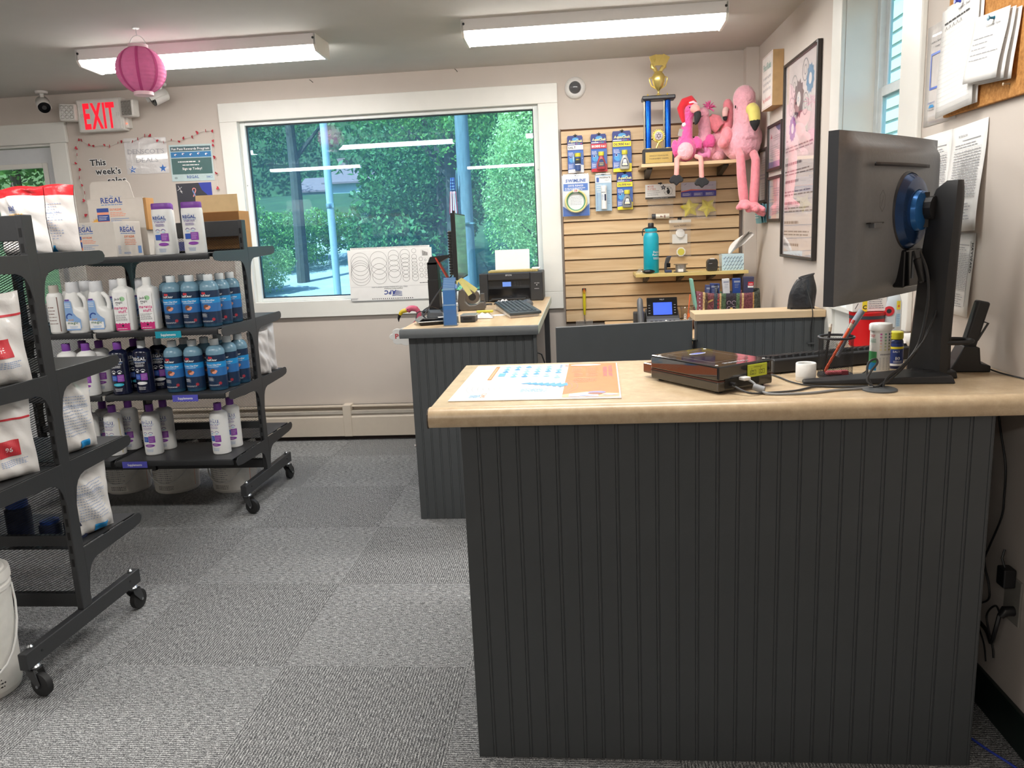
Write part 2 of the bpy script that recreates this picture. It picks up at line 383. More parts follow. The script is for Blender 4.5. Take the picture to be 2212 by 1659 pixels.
# ------------------------------------------------------------------ room shell
XL, YF = -5.6, -2.6
def shell():
    f = struct('floor'); g = G().box(XL, XR+.3, YF, YB+.2, -.12, -.004, M('carpet_backing', '#77777a', .95)); g.obj('floor_slab', f, None)
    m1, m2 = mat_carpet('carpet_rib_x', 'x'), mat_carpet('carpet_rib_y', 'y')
    T = .585; x0, y0 = -.965, 2.155; base = {}
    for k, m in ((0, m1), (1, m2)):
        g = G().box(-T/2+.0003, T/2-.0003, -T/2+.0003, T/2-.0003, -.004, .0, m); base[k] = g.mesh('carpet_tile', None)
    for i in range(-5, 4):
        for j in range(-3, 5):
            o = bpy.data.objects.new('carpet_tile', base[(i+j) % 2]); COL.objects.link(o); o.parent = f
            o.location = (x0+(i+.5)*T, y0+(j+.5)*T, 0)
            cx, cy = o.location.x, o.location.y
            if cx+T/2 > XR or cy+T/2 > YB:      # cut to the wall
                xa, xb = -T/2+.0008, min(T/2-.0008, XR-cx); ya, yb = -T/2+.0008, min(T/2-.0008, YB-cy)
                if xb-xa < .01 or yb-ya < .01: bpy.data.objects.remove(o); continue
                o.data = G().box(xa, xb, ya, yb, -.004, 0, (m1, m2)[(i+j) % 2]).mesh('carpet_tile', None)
    c = tag(G().box(XL, XR+.3, YF, YB+.2, ZC, ZC+.15, ceil_m).obj('ceiling', None, None), kind='structure')
    # back wall with a door opening and a picture-window opening
    g = G(); t = .16
    dx0, dx1, dz1 = -4.23, -3.345, 1.975; wx0, wx1, wz0, wz1 = -2.125, -.235, .905, 2.05
    for a in ((XL, dx0, 0, ZC), (dx0, dx1, dz1, ZC), (dx1, wx0, 0, ZC), (wx0, wx1, 0, wz0), (wx0, wx1, wz1, ZC), (wx1, XR+.3, 0, ZC)):
        g.box(a[0], a[1], YB, YB+t, a[2], a[3], wall_m)
    tag(g.obj('wall_back', None, None), kind='structure')
    # right wall with a tall window opening
    g = G(); ry0, ry1 = 2.715, 3.335
    g.box(XR, XR+.15, YF, ry0, 0, ZC, wall_m).box(XR, XR+.15, ry1, YB, 0, ZC, wall_m).box(XR, XR+.15, ry0, ry1, 2.18, ZC, wall_m)
    tag(g.obj('wall_right', None, None), kind='structure')
    tag(G().box(.955, XR, YB-.075, YB, 0, ZC, wall_m).obj('trim_1', None, None, bevel=.002), kind='structure')     # boxed-in corner post
    tag(G().box(XL-.15, XL, YF, YB+.2, 0, ZC, wall_m).obj('wall_left', None, None), kind='structure')
    tag(G().box(XL, XR+.15, YF-.15, YF, 0, ZC, wall_m).obj('wall_front', None, None), kind='structure')
    b = G().box(XR-.013, XR, YF, 3.2, 0, .105, M('dark_vinyl_base', '#14201d', .4)); tag(b.obj('baseboard_right', None, None, bevel=.003), kind='structure')
shell()

def picture_window():
    w = struct('window_1', (0, YB, 0)); x0, x1, z0, z1 = -2.125, -.235, .905, 2.05
    ox0, ox1, oz0, oz1 = -2.225, -.128, .812, 2.15
    for n, a in (('casing', (ox0, ox1, z1-.012, oz1)), ('casing', (ox0, ox1, oz0, z0+.012)), ('casing', (ox0, x0+.012, z0+.012, z1-.012)), ('casing', (x1-.012, ox1, z0+.012, z1-.012))):
        G().box(a[0], a[1], -.02, 0, a[2], a[3], white_m).obj(n, w, None, bevel=.003)
    g = G()   # jamb lining
    g.box(x0, x0+.012, 0, .12, z0, z1, white_m).box(x1-.012, x1, 0, .12, z0, z1, white_m).box(x0, x1, 0, .12, z1-.012, z1, white_m).box(x0, x1, 0, .12, z0, z0+.012, white_m)
    g.obj('jamb', w, None)
    fx0, fx1, fz0, fz1 = x0+.012, x1-.012, z0+.012, z1-.012; fw = .032
    g = G(); 
    for a in ((fx0, fx0+fw, fz0, fz1), (fx1-fw, fx1, fz0, fz1), (fx0+fw, fx1-fw, fz0, fz0+fw*.7), (fx0+fw, fx1-fw, fz1-fw*.7, fz1)): g.box(a[0], a[1], .02, .075, a[2], a[3], vinyl_m)
    g.obj('window_frame', w, None, bevel=.003)
    g = G(); dk = M('window_gasket', '#23303a', .5)
    a0, a1, b0, b1 = fx0+fw, fx1-fw, fz0+fw*.7, fz1-fw*.7
    for a in ((a0, a0+.006, b0, b1), (a1-.006, a1, b0, b1), (a0, a1, b0, b0+.006), (a0, a1, b1-.006, b1)): g.box(a[0], a[1], .040, .062, a[2], a[3], dk)
    g.obj('gasket', w, None)
    G().box(a0, a1, .048, .052, b0, b1, mat_glass('blue_tinted_glass', (.58, .86, 1.0), 1.0, ior=1.62, veil=(.30, .60, 1.0, .075))).obj('glass_pane', w, None)  # veil paints a blue haze over the view
    for x, z in ((fx0+.012, 1.655), (fx1-.012, 1.66)):
        G().lathe([(.004, 0), (.003, .004)], steel_m, 12).obj('screw', w, loc=(x, .02, z), rot=(RAD(90), 0, 0))
picture_window()

def side_window():
    w = struct('window_2', (XR, 0, 0)); y0, y1 = 2.715, 3.335
    G().box(-.018, 0, y1-.008, 3.445, 0, 2.25, white_m).obj('casing', w, None, bevel=.004)
    G().box(-.018, 0, 2.575, y0+.008, .93, 2.25, white_m).obj('casing', w, None, bevel=.004)
    G().box(-.02, 0, y0, y1, 2.16, 2.25, white_m).obj('casing', w, None, bevel=.004)
    G().box(-.006, .12, y0, y1, 0, .93, white_m).obj('apron_panel', w, None)
    G().box(-.03, .12, y0-.0, y1, .93, .955, white_m).obj('sill', w, None, bevel=.005)
    g = G().box(0, .115, y1-.01, y1, .955, 2.18, white_m).box(0, .115, y0, y0+.01, .955, 2.18, white_m).box(0, .115, y0, y1, 2.17, 2.18, white_m); g.obj('jamb', w, None)
    fr = M('pale_blue_vinyl', '#dfe6e8', .35)
    g = G(); 
    for a in ((y1-.045, y1-.01, .955, 2.17), (y0+.01, y0+.045, .955, 2.17)): g.box(.113, .15, a[0], a[1], a[2], a[3], fr)
    g.box(.113, .15, y0+.045, y1-.045, 2.14, 2.17, fr).box(.113, .15, y0+.045, y1-.045, .955, .985, fr); g.obj('window_frame', w, None, bevel=.003)
    for n, za, zb, x in (('sash', .985, 1.775, .118), ('sash', 1.735, 2.14, .134)):
        s = G(); ya, yb = y0+.045, y1-.045
        s.box(x, x+.014, ya, ya+.035, za, zb, fr).box(x, x+.014, yb-.035, yb, za, zb, fr).box(x, x+.014, ya+.035, yb-.035, za, za+.035, fr).box(x, x+.014, ya+.035, yb-.035, zb-.035, zb, fr)
        o = s.obj(n, w, None, bevel=.002)
        G().box(x+.005, x+.009, ya+.035, yb-.035, za+.035, zb-.035, mat_glass('pale_teal_glass', (.72, .93, .95))).obj('glass_pane', o, None)
side_window()

def entry_door():
    d = struct('door_1', (0, YB, 0)); x0, x1, z1 = -4.23, -3.345, 1.975
    G().box(x1-.01, -3.245, -.022, 0, 0, z1+.0, white_m).obj('casing', d, None, bevel=.004)
    G().box(x0-.1, x0+.01, -.022, 0, 0, z1, white_m).obj('casing', d, None, bevel=.004)
    G().box(x0-.11, -3.235, -.026, 0, z1, z1+.125, white_m).obj('head_casing', d, None, bevel=.005)
    G().box(x0, x1, .0, .1, z1-.012, z1, white_m).box(x0, x0+.012, 0, .1, 0, z1, white_m).box(x1-.012, x1, 0, .1, 0, z1, white_m).obj('jamb', d, None)
    sx0, sx1 = x0+.012, x1-.012; lx0, lx1, lz0, lz1 = sx0+.15, sx1-.095, .95, 1.845
    slab = M('white_steel_door', '#dcdfe2', .4, var=.02)
    g = G().box(sx0, lx0, .045, .085, .01, z1-.016, slab).box(lx1, sx1, .045, .085, .01, z1-.016, slab).box(lx0, lx1, .045, .085, .01, lz0, slab).box(lx0, lx1, .045, .085, lz1, z1-.016, slab)
    s = g.obj('door_slab', d, None)
    g = G(); 
    for a in ((lx0-.02, lx0+.012, lz0-.02, lz1+.02), (lx1-.012, lx1+.02, lz0-.02, lz1+.02), (lx0+.012, lx1-.012, lz1-.012, lz1+.02), (lx0+.012, lx1-.012, lz0-.02, lz0+.012)): g.box(a[0], a[1], .035, .046, a[2], a[3], white_m)
    g.obj('lite_frame', s, None, bevel=.004)
    G().box(lx0, lx1, .06, .066, lz0, lz1, mat_glass('door_glass', (.8, .92, .97))).obj('glass_pane', s, None)
    G().cyl((sx1-.06, .045, 1.0), (sx1-.06, -.01, 1.0), .012, steel_m).ell((sx1-.06, -.025, 1.0), .027, steel_m).obj('door_knob', s)
entry_door()

def heater():
    t = thing('baseboard_heater', 'cream metal baseboard heater under the picture window', 'heater', (0, YB, 0))
    m = M('cream_enamel', '#d9cdbd', .4, var=.02); dk = M('heater_slot_dark', '#2a2320', .7); x0, x1 = -3.2, -.3
    G().box(x0, x1, -.012, 0, .03, .228, m).box(x0, x1, -.045, 0, .22, .228, m).obj('back_plate', t, None)
    G().prism([(-.06, .03), (-.066, .03), (-.066, .155), (-.045, .192), (-.039, .192), (-.06, .155)], m, x0, x1, 'x').obj('front_cover', t, None)
    G().prism([(-.035, .196), (-.068, .198), (-.066, .178), (-.062, .178), (-.063, .194), (-.035, .192)], M('damper_enamel', '#cfc6ba', .35), x0, x1, 'x').obj('damper', t, None)
    G().box(x0, x1, -.035, -.013, .05, .19, dk).obj('fin_core', t, None)
    G().box(-1.585, -1.53, -.072, 0, .028, .238, m).obj('joint_cover', t, None, bevel=.004)
    tag(G().box(x0, x1, -.03, -.002, 0, .03, M('dark_wood_strip', '#3a2c28', .6)).obj('baseboard_back', None, None, loc=(0, YB, 0)), kind='structure')
heater()

# ------------------------------------------------------------------ fluorescent fixtures
lens_m = None
def fixtures():
    global lens_m
    m = bpy.data.materials.new('lit_acrylic_lens'); m.use_nodes = True; nt = m.node_tree; nt.nodes.clear(); N = nt.nodes.new
    out = N('ShaderNodeOutputMaterial'); e = N('ShaderNodeEmission'); e.inputs['Strength'].default_value = LAMP
    tc = N('ShaderNodeTexCoord'); nz = N('ShaderNodeTexNoise'); nz.inputs['Scale'].default_value = 4; nt.links.new(tc.outputs['Object'], nz.inputs[0])
    cr = N('ShaderNodeValToRGB'); cr.color_ramp.elements[0].color = (1, .965, .91, 1); cr.color_ramp.elements[1].color = (1, .975, .93, 1)
    nt.links.new(nz.outputs['Fac'], cr.inputs[0]); nt.links.new(cr.outputs[0], e.inputs[0]); nt.links.new(e.outputs[0], out.inputs[0])
    lens_m = m; MATS['lens'] = m
    pan = M('white_fixture_enamel', '#e4e0dd', .4, var=.01); cap = M('translucent_end_cap', '#f2efe6', .4, var=.01)
    proto = None
    spots = [(.072, 3.95, 'long fluorescent ceiling light nearest the right wall'), (-1.853, 4.0, 'long fluorescent ceiling light behind the pink paper lantern'),
             (-1.85, 1.85, None), (.072, 1.95, None), (-3.9, 1.85, None), (-3.4, -.3, None), (-1.0, -1.5, None)]  # last one added behind the camera to brighten the counter front
    for i, (x, y, lb) in enumerate(spots):
        lb = lb or 'unseen fluorescent ceiling light outside the view'
        if proto is None:
            t = thing('ceiling_light', lb, 'light', (x, y, ZC), group='fluorescent ceiling lights'); hw, hl = .105, .607
            G().box(-hl, hl, -hw, hw, -.012, 0, pan).box(-hl, hl, -hw, -hw+.004, -.05, -.012, pan).box(-hl, hl, hw-.004, hw, -.05, -.012, pan).obj('housing', t, None)
            g = G(); prof = [(-hw+.004, -.05), (-hw+.012, -.066), (-hw+.03, -.075), (0, -.079), (hw-.03, -.081), (hw-.012, -.078), (hw-.004, -.05)]
            g.grid(lambda u, v: (-hl+.012+(2*hl-.024)*u, *[(prof[min(int(v*6+1e-6), 5)][k]*(1-(v*6-min(int(v*6+1e-6), 5)))+prof[min(int(v*6+1e-6)+1, 6)][k]*(v*6-min(int(v*6+1e-6), 5))) for k in (0, 1)]), 8, 6, lens_m)
            g.obj('lens', t, 30)
            for sgn in (-1, 1):
                xa, xb = sorted((sgn*hl, sgn*(hl-.012)))
                o = G().prism([(-hw, 0), (-hw, -.056), (-hw+.02, -.078), (hw-.02, -.085), (hw, -.08), (hw, 0)], cap, xa-.001, xb+.001, 'x').obj('end_cap', t, None, bevel=.003)
                G().lathe([(.006, 0), (.005, .003)], black_m, 10).obj('screw', o, loc=(sgn*(hl-.012), -hw-.001, -.02), rot=(RAD(90), 0, 0))
            proto = t
        else:
            t = copy_tree(proto); t.location = (x, y, ZC); t['label'] = lb
fixtures()
# ------------------------------------------------------------------ outside the windows
def leaf_cloud(name, parent, blobs, n, size, mat, seed=1, shell_=.55):
    """thousands of small leaf blades on and inside lumpy blobs (cx,cy,cz,rx,ry,rz)"""
    r = np.random.default_rng(seed); B = np.array(blobs, float); vol = (B[:, 3]*B[:, 4]*B[:, 5])**(2/3); pick = r.choice(len(B), n, p=vol/vol.sum())
    d = r.normal(size=(n, 3)); d /= np.linalg.norm(d, axis=1)[:, None]
    rad = shell_+(1-shell_)*r.random(n)**.5
    c = B[pick, :3]+d*B[pick, 3:]*rad[:, None]*(1+.12*np.sin(d[:, :1]*7+d[:, 2:]*9+pick[:, None]))
    a = r.normal(size=(n, 3))+d*.3; a /= np.linalg.norm(a, axis=1)[:, None]
    b = np.cross(a, d+.6*r.normal(size=(n, 3))); b /= np.linalg.norm(b, axis=1)[:, None]+1e-9
    s = size*(.6+.8*r.random(n))[:, None]
    V = np.stack([c-a*s, c+b*s*.5, c+a*s, c-b*s*.5], 1).reshape(-1, 3)
    me = bpy.data.meshes.new(name); me.vertices.add(4*n); me.vertices.foreach_set('co', V.ravel())
    me.loops.add(4*n); me.loops.foreach_set('vertex_index', np.arange(4*n)); me.polygons.add(n)
    me.polygons.foreach_set('loop_start', np.arange(n)*4); me.polygons.foreach_set('loop_total', np.full(n, 4)); me.materials.append(mat); me.update(calc_edges=True)
    o = bpy.data.objects.new(name, me); COL.objects.link(o); o.parent = parent; o['kind'] = 'stuff'; return o
def lumps(c, r, k, seed, spread=.75, small=.55):
    q = random.Random(seed); out = [(c[0], c[1], c[2], r[0]*.75, r[1]*.75, r[2]*.75)]
    for i in range(k):
        a = q.random()*6.28; e = q.uniform(-.6, 1.); s = small*q.uniform(.6, 1.)
        out.append((c[0]+r[0]*spread*math.cos(a)*math.cos(e), c[1]+r[1]*spread*math.sin(a)*math.cos(e), c[2]+r[2]*spread*math.sin(e), r[0]*s, r[1]*s, r[2]*s))
    return out
bark_m = M('bark', '#4b4238', .9, var=.3, scale=5, bump=.5)
def ground_z(x, y): 
    t = min(max((y-22)/50, 0), 1); return -.75+(3*t*t-2*t*t*t)*6.0+max(0, y-84)*1.6
def tree(label, x, y, h, r, n, leaf, mat, seed, trunk=.3, group=None, cat='tree', name='tree', low=.25):
    z = ground_z(x, y); t = thing(name, label, cat, (x, y, z), group=group)
    if trunk:
        g = G().tube([(0, 0, -.2), (.05*h*.1, 0, h*.3), (-.03*h*.1, .1, h*.6), (.1, 0, h*.85)], [trunk, trunk*.8, trunk*.55, trunk*.2], bark_m, 10)
        for i in range(5):
            a = i*1.9+seed; zz = h*(.35+.1*i); g.tube([(0, 0, zz), (r*.35*math.cos(a), r*.35*math.sin(a), zz+h*.1), (r*.65*math.cos(a), r*.65*math.sin(a), zz+h*.16)], [trunk*.4, trunk*.25, trunk*.08], bark_m, 6)
        g.obj('trunk', t)
    c = (0, 0, h*(low+1)/2); leaf_cloud('foliage', t, lumps(c, (r, r, h*(1-low)/2), 9, seed), n, leaf, mat, seed); return t
def outside():
    gm = M('grass_ground', '#3a4f2c', .95, var=.35, scale=.8)
    g = G().grid(lambda u, v: (-80+160*u, YB+.3+105*v*v, ground_z(0, YB+.3+105*v*v)), 4, 60, gm); tag(g.obj('ground', None), kind='structure')
    dm = M('asphalt_drive', '#b4b0ae', .9, var=.12, scale=1.2)
    g = G().grid(lambda u, v: ((12+38*v)*(-.45+.16*u), 12+38*v, ground_z(0, 12+38*v)+.03), 2, 20, dm); tag(g.obj('driveway', None), kind='structure')
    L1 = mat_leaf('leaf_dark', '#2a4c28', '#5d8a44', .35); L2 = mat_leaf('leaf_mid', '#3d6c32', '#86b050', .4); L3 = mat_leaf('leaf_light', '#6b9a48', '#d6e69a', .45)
    # wooded hillside far behind
    far = [(-48, 55, 17, 8), (-38, 60, 18, 8.5), (-34, 46, 15, 6.5), (-32, 90, 20, 9), (-19, 88, 20, 9), (-10.5, 50, 20, 6), (-9, 58, 22, 8), (-3, 52, 20, 8), (4, 60, 22, 9), (-60, 70, 22, 10), (-12, 80, 24, 10), (-40, 84, 24, 11), (14, 66, 22, 9)]
    names = ['at the far left of the woods', 'left behind the house', 'shading the driveway', 'right behind the house roof', 'rising above the house chimney', 'right of the house', 'behind the flag', 'behind the wooden pole', 'at the right of the woods', 'seen through the entry door', 'on the hill crest', 'on the hill behind the drive', 'at the far right of the woods']
    for i, (x, y, h, r) in enumerate(far):
        tree('tall dark green tree outside, '+names[i], x, y, h, r, 8000, .22, L1 if i % 3 else L2, 20+i, .35, 'trees on the wooded hillside', low=.02)
    # middle distance
    tree('big dark tree outside with leaning trunk left of the white post', -10.9, 30, 13, 3.4, 14000, .08, L1, 51, .25, low=.62)
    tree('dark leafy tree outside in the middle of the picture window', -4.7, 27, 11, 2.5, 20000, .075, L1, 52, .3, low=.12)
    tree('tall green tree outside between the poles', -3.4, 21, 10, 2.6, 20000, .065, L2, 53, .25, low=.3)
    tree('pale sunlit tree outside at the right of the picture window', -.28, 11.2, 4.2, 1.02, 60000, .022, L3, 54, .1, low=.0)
    tree('tall tree outside above the wooden pole at right', -.9, 17, 9, 2.3, 24000, .05, L2, 55, .2, low=.25)
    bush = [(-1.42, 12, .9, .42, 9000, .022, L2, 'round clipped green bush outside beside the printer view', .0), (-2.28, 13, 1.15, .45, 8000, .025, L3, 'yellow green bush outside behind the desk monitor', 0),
            (-12.3, 34, 2.7, 2.4, 14000, .07, L2, 'large loose shrub outside left of the white post', 0), (-15.2, 33, 4.2, 2.6, 14000, .07, L2, 'shrub outside at the left edge of the picture window', 0),
            (-6.9, 30, 4.8, 1.8, 9000, .1, L1, 'dark shrub outside right of the white post', 0), (-11.2, 27.5, 2.0, .9, 6000, .05, L3, 'small bright shrub outside by the driveway edge', 0), (-5.6, 27, 4.0, 2.0, 9000, .09, L1, 'dark shrub outside below the flag', 0),
            (-13, 26, 4.0, 2.2, 4000, .16, L2, 'wide shrub outside seen through the entry door', 0)]
    for i, (x, y, h, r, n, lf, m, lb, tr) in enumerate(bush):
        tree(lb, x, y, h, r, n, lf, m, 70+i, 0, cat='bush', name='bush', low=-.1)
    # house on the hill
    hx, hy, hz = -18.8, 70, 2.6
    h = thing('house', 'white house with pinkish roof and chimney seen through the window', 'house', (hx, hy, hz)); wm = M('house_siding', '#b4bfcc', .8, var=.05, scale=2); rm = M('house_roof', '#86686b', .9, var=.12, scale=3)
    G().box(-3.6, 3.0, 0, 6, 0, 3.6, wm).prism([(0, 3.6), (6, 3.6), (3, 5.0)], wm, -3.6, 3.0, 'x').obj('wall', h, None)
    G().box(-6.4, -3.6, 1.2, 5.5, 0, 3.0, wm).obj('side_wing', h, None)
    G().hexa([(-4.0, -.5, 3.45), (3.4, -.5, 3.45), (3.4, 3, 5.05), (-4.0, 3, 5.05), (-4.0, -.5, 3.6), (3.4, -.5, 3.6), (3.4, 3, 5.2), (-4.0, 3, 5.2)], rm).hexa([(-4.0, 3, 5.05), (3.4, 3, 5.05), (3.4, 6.5, 3.45), (-4.0, 6.5, 3.45), (-4.0, 3, 5.2), (3.4, 3, 5.2), (3.4, 6.5, 3.6), (-4.0, 6.5, 3.6)], rm).obj('roof', h, None)
    G().hexa([(-6.8, .6, 2.9), (-3.5, .6, 2.9), (-3.5, 3.4, 4.2), (-6.8, 3.4, 4.2), (-6.8, .6, 3.05), (-3.5, .6, 3.05), (-3.5, 3.4, 4.35), (-6.8, 3.4, 4.35)], rm).obj('roof', h, None)
    G().box(-3.4, -2.6, 2.6, 3.4, 4.6, 5.9, M('chimney_brick', '#8d6a66', .9)).obj('chimney', h, None)
    for x, y in ((-.6, 0), (.4, 0), (-5.6, 1.2), (-4.7, 1.2)):
        f = G().box(x-.42, x+.42, y-.06, y+.02, 1.3, 2.75, white_m).obj('window', h, None); G().box(x-.33, x+.33, y-.075, y-.05, 1.4, 2.65, M('house_pane', '#3a4658', .1)).obj('pane', f, None)
    nb = thing('pale_backdrop_wall', 'added pale sided backdrop wall outside the right-hand window', 'building', (5.2, 9.0, -.75)); sm = M('pale_siding', '#cfe0e2', .8)  # invented pale wall, put there to lighten the right-hand window
    G().box(.03, 3, -6, 8, 0, 5.5, sm).obj('wall', nb, None)
    for k in range(27): G().hexa([(-.01, -6, .2*k), (.03, -6, .2*k), (.03, 8, .2*k), (-.01, 8, .2*k), (.015, -6, .2*k+.2), (.03, -6, .2*k+.2), (.03, 8, .2*k+.2), (.015, 8, .2*k+.2)], sm).obj('siding_board', nb, None)
    # posts
    p = thing('metal_post', 'slim white metal post outside the picture window', 'post', (-2.87, 9, -.75)); G().tube([(0, 0, 0), (0, 0, 4.2)], .042, M('post_white_metal', '#b4b9c0', .3, .2), 14).obj('shaft', p); G().lathe([(.12, 0), (.12, .03), (.06, .06)], steel_m, 16).obj('base_collar', p)
    G().lathe([(.05, 0), (.052, .02), (.05, .05)], steel_m, 16).obj('band', p, loc=(0, 0, 2.4))
    p = thing('utility_pole', 'weathered grey wooden pole outside with flag', 'pole', (-2.03, 14, -.75)); G().tube([(0, 0, -.1), (0, 0, 3), (0, 0, 7.5)], [.13, .12, .10], M('weathered_wood', '#70767a', .9, var=.25, scale=14, stretch=(3, 3, .4)), 14).obj('shaft', p)
    G().box(-.16, -.13, -.02, .02, 1.4, 2.6, steel_m).obj('conduit', p, None); G().lathe([(.15, 0), (.152, .03)], steel_m, 16).obj('band', p, loc=(0, 0, 2.2))
    fl = thing('flag', 'red white and blue striped flag hanging on the wooden pole outside', 'flag', (-2.2, 13.82, 1.62))
    rw = M('flag_red', '#b5262f', .8); ww = M('flag_white', '#eceaf0', .8); bl = M('flag_blue', '#27356f', .8)
    def fold(u, v): return (-.1+.16*u*(1-.55*v)+.05*v, .015*math.sin(u*14+v*2), .64*v)
    for nm, mt, ks in (('red_stripe', rw, range(0, 7, 2)), ('white_stripe', ww, range(1, 7, 2))):
        for k in ks: G().grid(lambda u, v: fold((k+u)/7, v*.62), 2, 8, mt).obj(nm, fl, solid=.003)
    G().grid(lambda u, v: fold(u, .62+.36*v), 8, 5, bl).obj('canton', fl, solid=.003)
    pr = Print(lambda u, v, hh: (lambda q: (q[0], q[1]-.006-hh, q[2]))(fold(u, .62+.36*v)))
    for i in range(5):
        for j in range(4): pr.star(.15+.17*i, .15+.22*j, .06, ww)
    pr.obj('stars', fl); G().tube([(0.02, .02, -.1), (.06, .02, .75)], .008, steel_m, 8).obj('staff', fl)
outside()
# ------------------------------------------------------------------ counters, desk, half wall, gate
maple_lam = mat_speckle('tan_laminate', '#b79e7e', '#c9b190', '#d8c4a4', .3, 28)
maple = mat_wood('maple_veneer', '#c7a57c', '#dcc19b', .42, 'x', 1.0)
maple_y = mat_wood('maple_veneer_long', '#cfb089', '#e2c9a4', .32, 'y', .8)
def bead_planks(parent, x0, x1, y, z0, z1, pitch, mat, name='bead_board'):
    """tongue-and-groove planks with a bead between them, facing -y"""
    n = max(1, round((x1-x0)/pitch)); p = (x1-x0)/n
    prof = [(0, -.0014), (.0008, -.003), (p-.0086, -.003), (p-.0078, -.0014), (p-.0070, -.0026), (p-.0044, -.0032), (p-.0020, -.0026), (p-.0010, -.0014), (p, -.0014), (p, .004), (0, .004)]
    me = G().prism(prof, mat, z0, z1, 'z').mesh(name, 40)
    for i in range(n):
        o = bpy.data.objects.new(name, me); COL.objects.link(o); o.parent = parent; o.location = (x0+i*p, y, 0)
def counters():
    c = thing('sales_counter', 'charcoal beadboard sales counter nearest the camera', 'counter', (0, 0, 0))
    x0, x1, y0 = -.294, .886, 1.75
    G().box(x0, x1, y0+.004, 2.27, 0, .866, counter_paint).obj('carcass', c, None)
    G().box(.83, 1.025, 2.27, 2.55, 0, .866, counter_paint).obj('return_cabinet', c, None)
    bead_planks(c, x0, x1, y0, 0, .866, .0454, counter_paint)
    t = thing('counter_worktop', 'tan stone-look laminate worktop on the near counter', 'worktop', (0, 0, 0))
    prof = [(1.719, .866), (1.714, .872), (1.712, .885), (1.716, .899), (1.724, .907), (1.735, .9095), (1.748, .9085), (1.762, .9055), (1.78, .905), (2.33, .905), (2.33, .866)]
    G().prism(prof, maple_lam, -.362, XR-.002, 'x').obj('slab', t, 50)
    G().box(.795, XR-.002, 2.331, 2.56, .866, .905, maple_lam).obj('return_slab', t, None, bevel=.003)
    G().prism([(y+(.0 if i else 0), z-.002) for i, (y, z) in enumerate(prof)], M('raw_edge', '#4a3f36', .7), -.365, -.3625, 'x').obj('end_strip', t, None)
    # half wall
    h = thing('half_wall', 'charcoal beadboard half wall with pale wood cap against the right wall', 'half wall', (0, 0, 0))
    G().box(.480, XR-.001, 3.424, 3.50, 0, .887, counter_paint).obj('core', h, None)
    bead_planks(h, .480, XR-.020, 3.42, 0, .887, .0423, counter_paint)
    G().box(.468, XR-.019, 3.398, 3.56, .887, .917, mat_wood('pale_pine', '#d3b48c', '#e3caa6', .5, 'x')).obj('cap', h, None, bevel=.002)
    # swing gate
    g = thing('swing_gate', 'flat dark grey swing gate between the desk and half wall', 'gate', (.468, 3.412, 0), math.atan2(3.412-3.30, .468+.125))
    G().box(-.60, -.008, 0, .02, .12, .888, counter_paint).obj('gate_panel', g, None, bevel=.002)
    G().box(-.60, -.008, -.0012, .0212, .8885, .8905, M('grey_edge_band', '#77797a', .5)).obj('edge_band', g, None)
    hg = G().cyl((.0, -.006, .68), (.0, -.006, .80), .009, gloss_black).cyl((0, -.006, .80), (0, -.006, .806), .012, gloss_black).obj('spring_hinge', g)
    G().tube([(.0, -.006, .806), (.001, -.003, .84), (0, 0, .885)], .0015, steel_m, 6).obj('chain', g)
    # service desk by the window
    d = thing('service_desk', 'charcoal beadboard desk under the picture window', 'desk', (0, 0, 0))
    G().box(-.785, -.215, 3.424, 3.45, 0, .853, counter_paint).obj('front_panel', d, None)
    bead_planks(d, -.785, -.228, 3.42, 0, .853, .0398, counter_paint)
    G().box(-.228, -.213, 3.405, 3.44, 0, .853, counter_paint).obj('corner_post', d, None, bevel=.002)
    G().box(-.785, -.765, 3.45, 4.82, 0, .853, counter_paint).obj('side_panel', d, None)
    G().box(-.765, -.30, 4.80, 4.82, 0, .853, counter_paint).obj('back_panel', d, None)
    G().box(-.245, -.215, 4.74, 4.80, 0, .853, dgrey_m).obj('rear_leg', d, None)
    t = thing('desk_worktop', 'maple laminate worktop on the desk under the window', 'worktop', (0, 0, 0))
    G().box(-.812, -.206, 3.40, 4.845, .858, .893, maple_y).obj('slab', t, None)
    G().prism([(3.40, .852), (3.384, .854), (3.380, .868), (3.386, .886), (3.40, .894)], M('grey_bullnose', '#55585a', .5), -.818, -.204, 'x').obj('front_edge', t, 50, bevel=0)
    G().box(-.206, -.2015, 3.40, 4.845, .855, .893, M('pale_green_edge', '#b9c4b6', .3)).obj('side_edge', t, None, bevel=.001)
    # work table below the slat wall
    b = thing('back_table', 'low work table below the slat wall behind the half wall', 'table', (0, 0, 0))
    G().box(.12, .94, 4.0, 4.83, .70, .73, maple).obj('table_top', b, None, bevel=.002)
    for x in (.15, .88):
        for y in (4.03, 4.77): G().box(x, x+.035, y, y+.035, 0, .70, counter_paint).obj('leg', b, None)
    G().box(.15, .91, 4.79, 4.81, .62, .70, counter_paint).obj('apron', b, None)
counters()
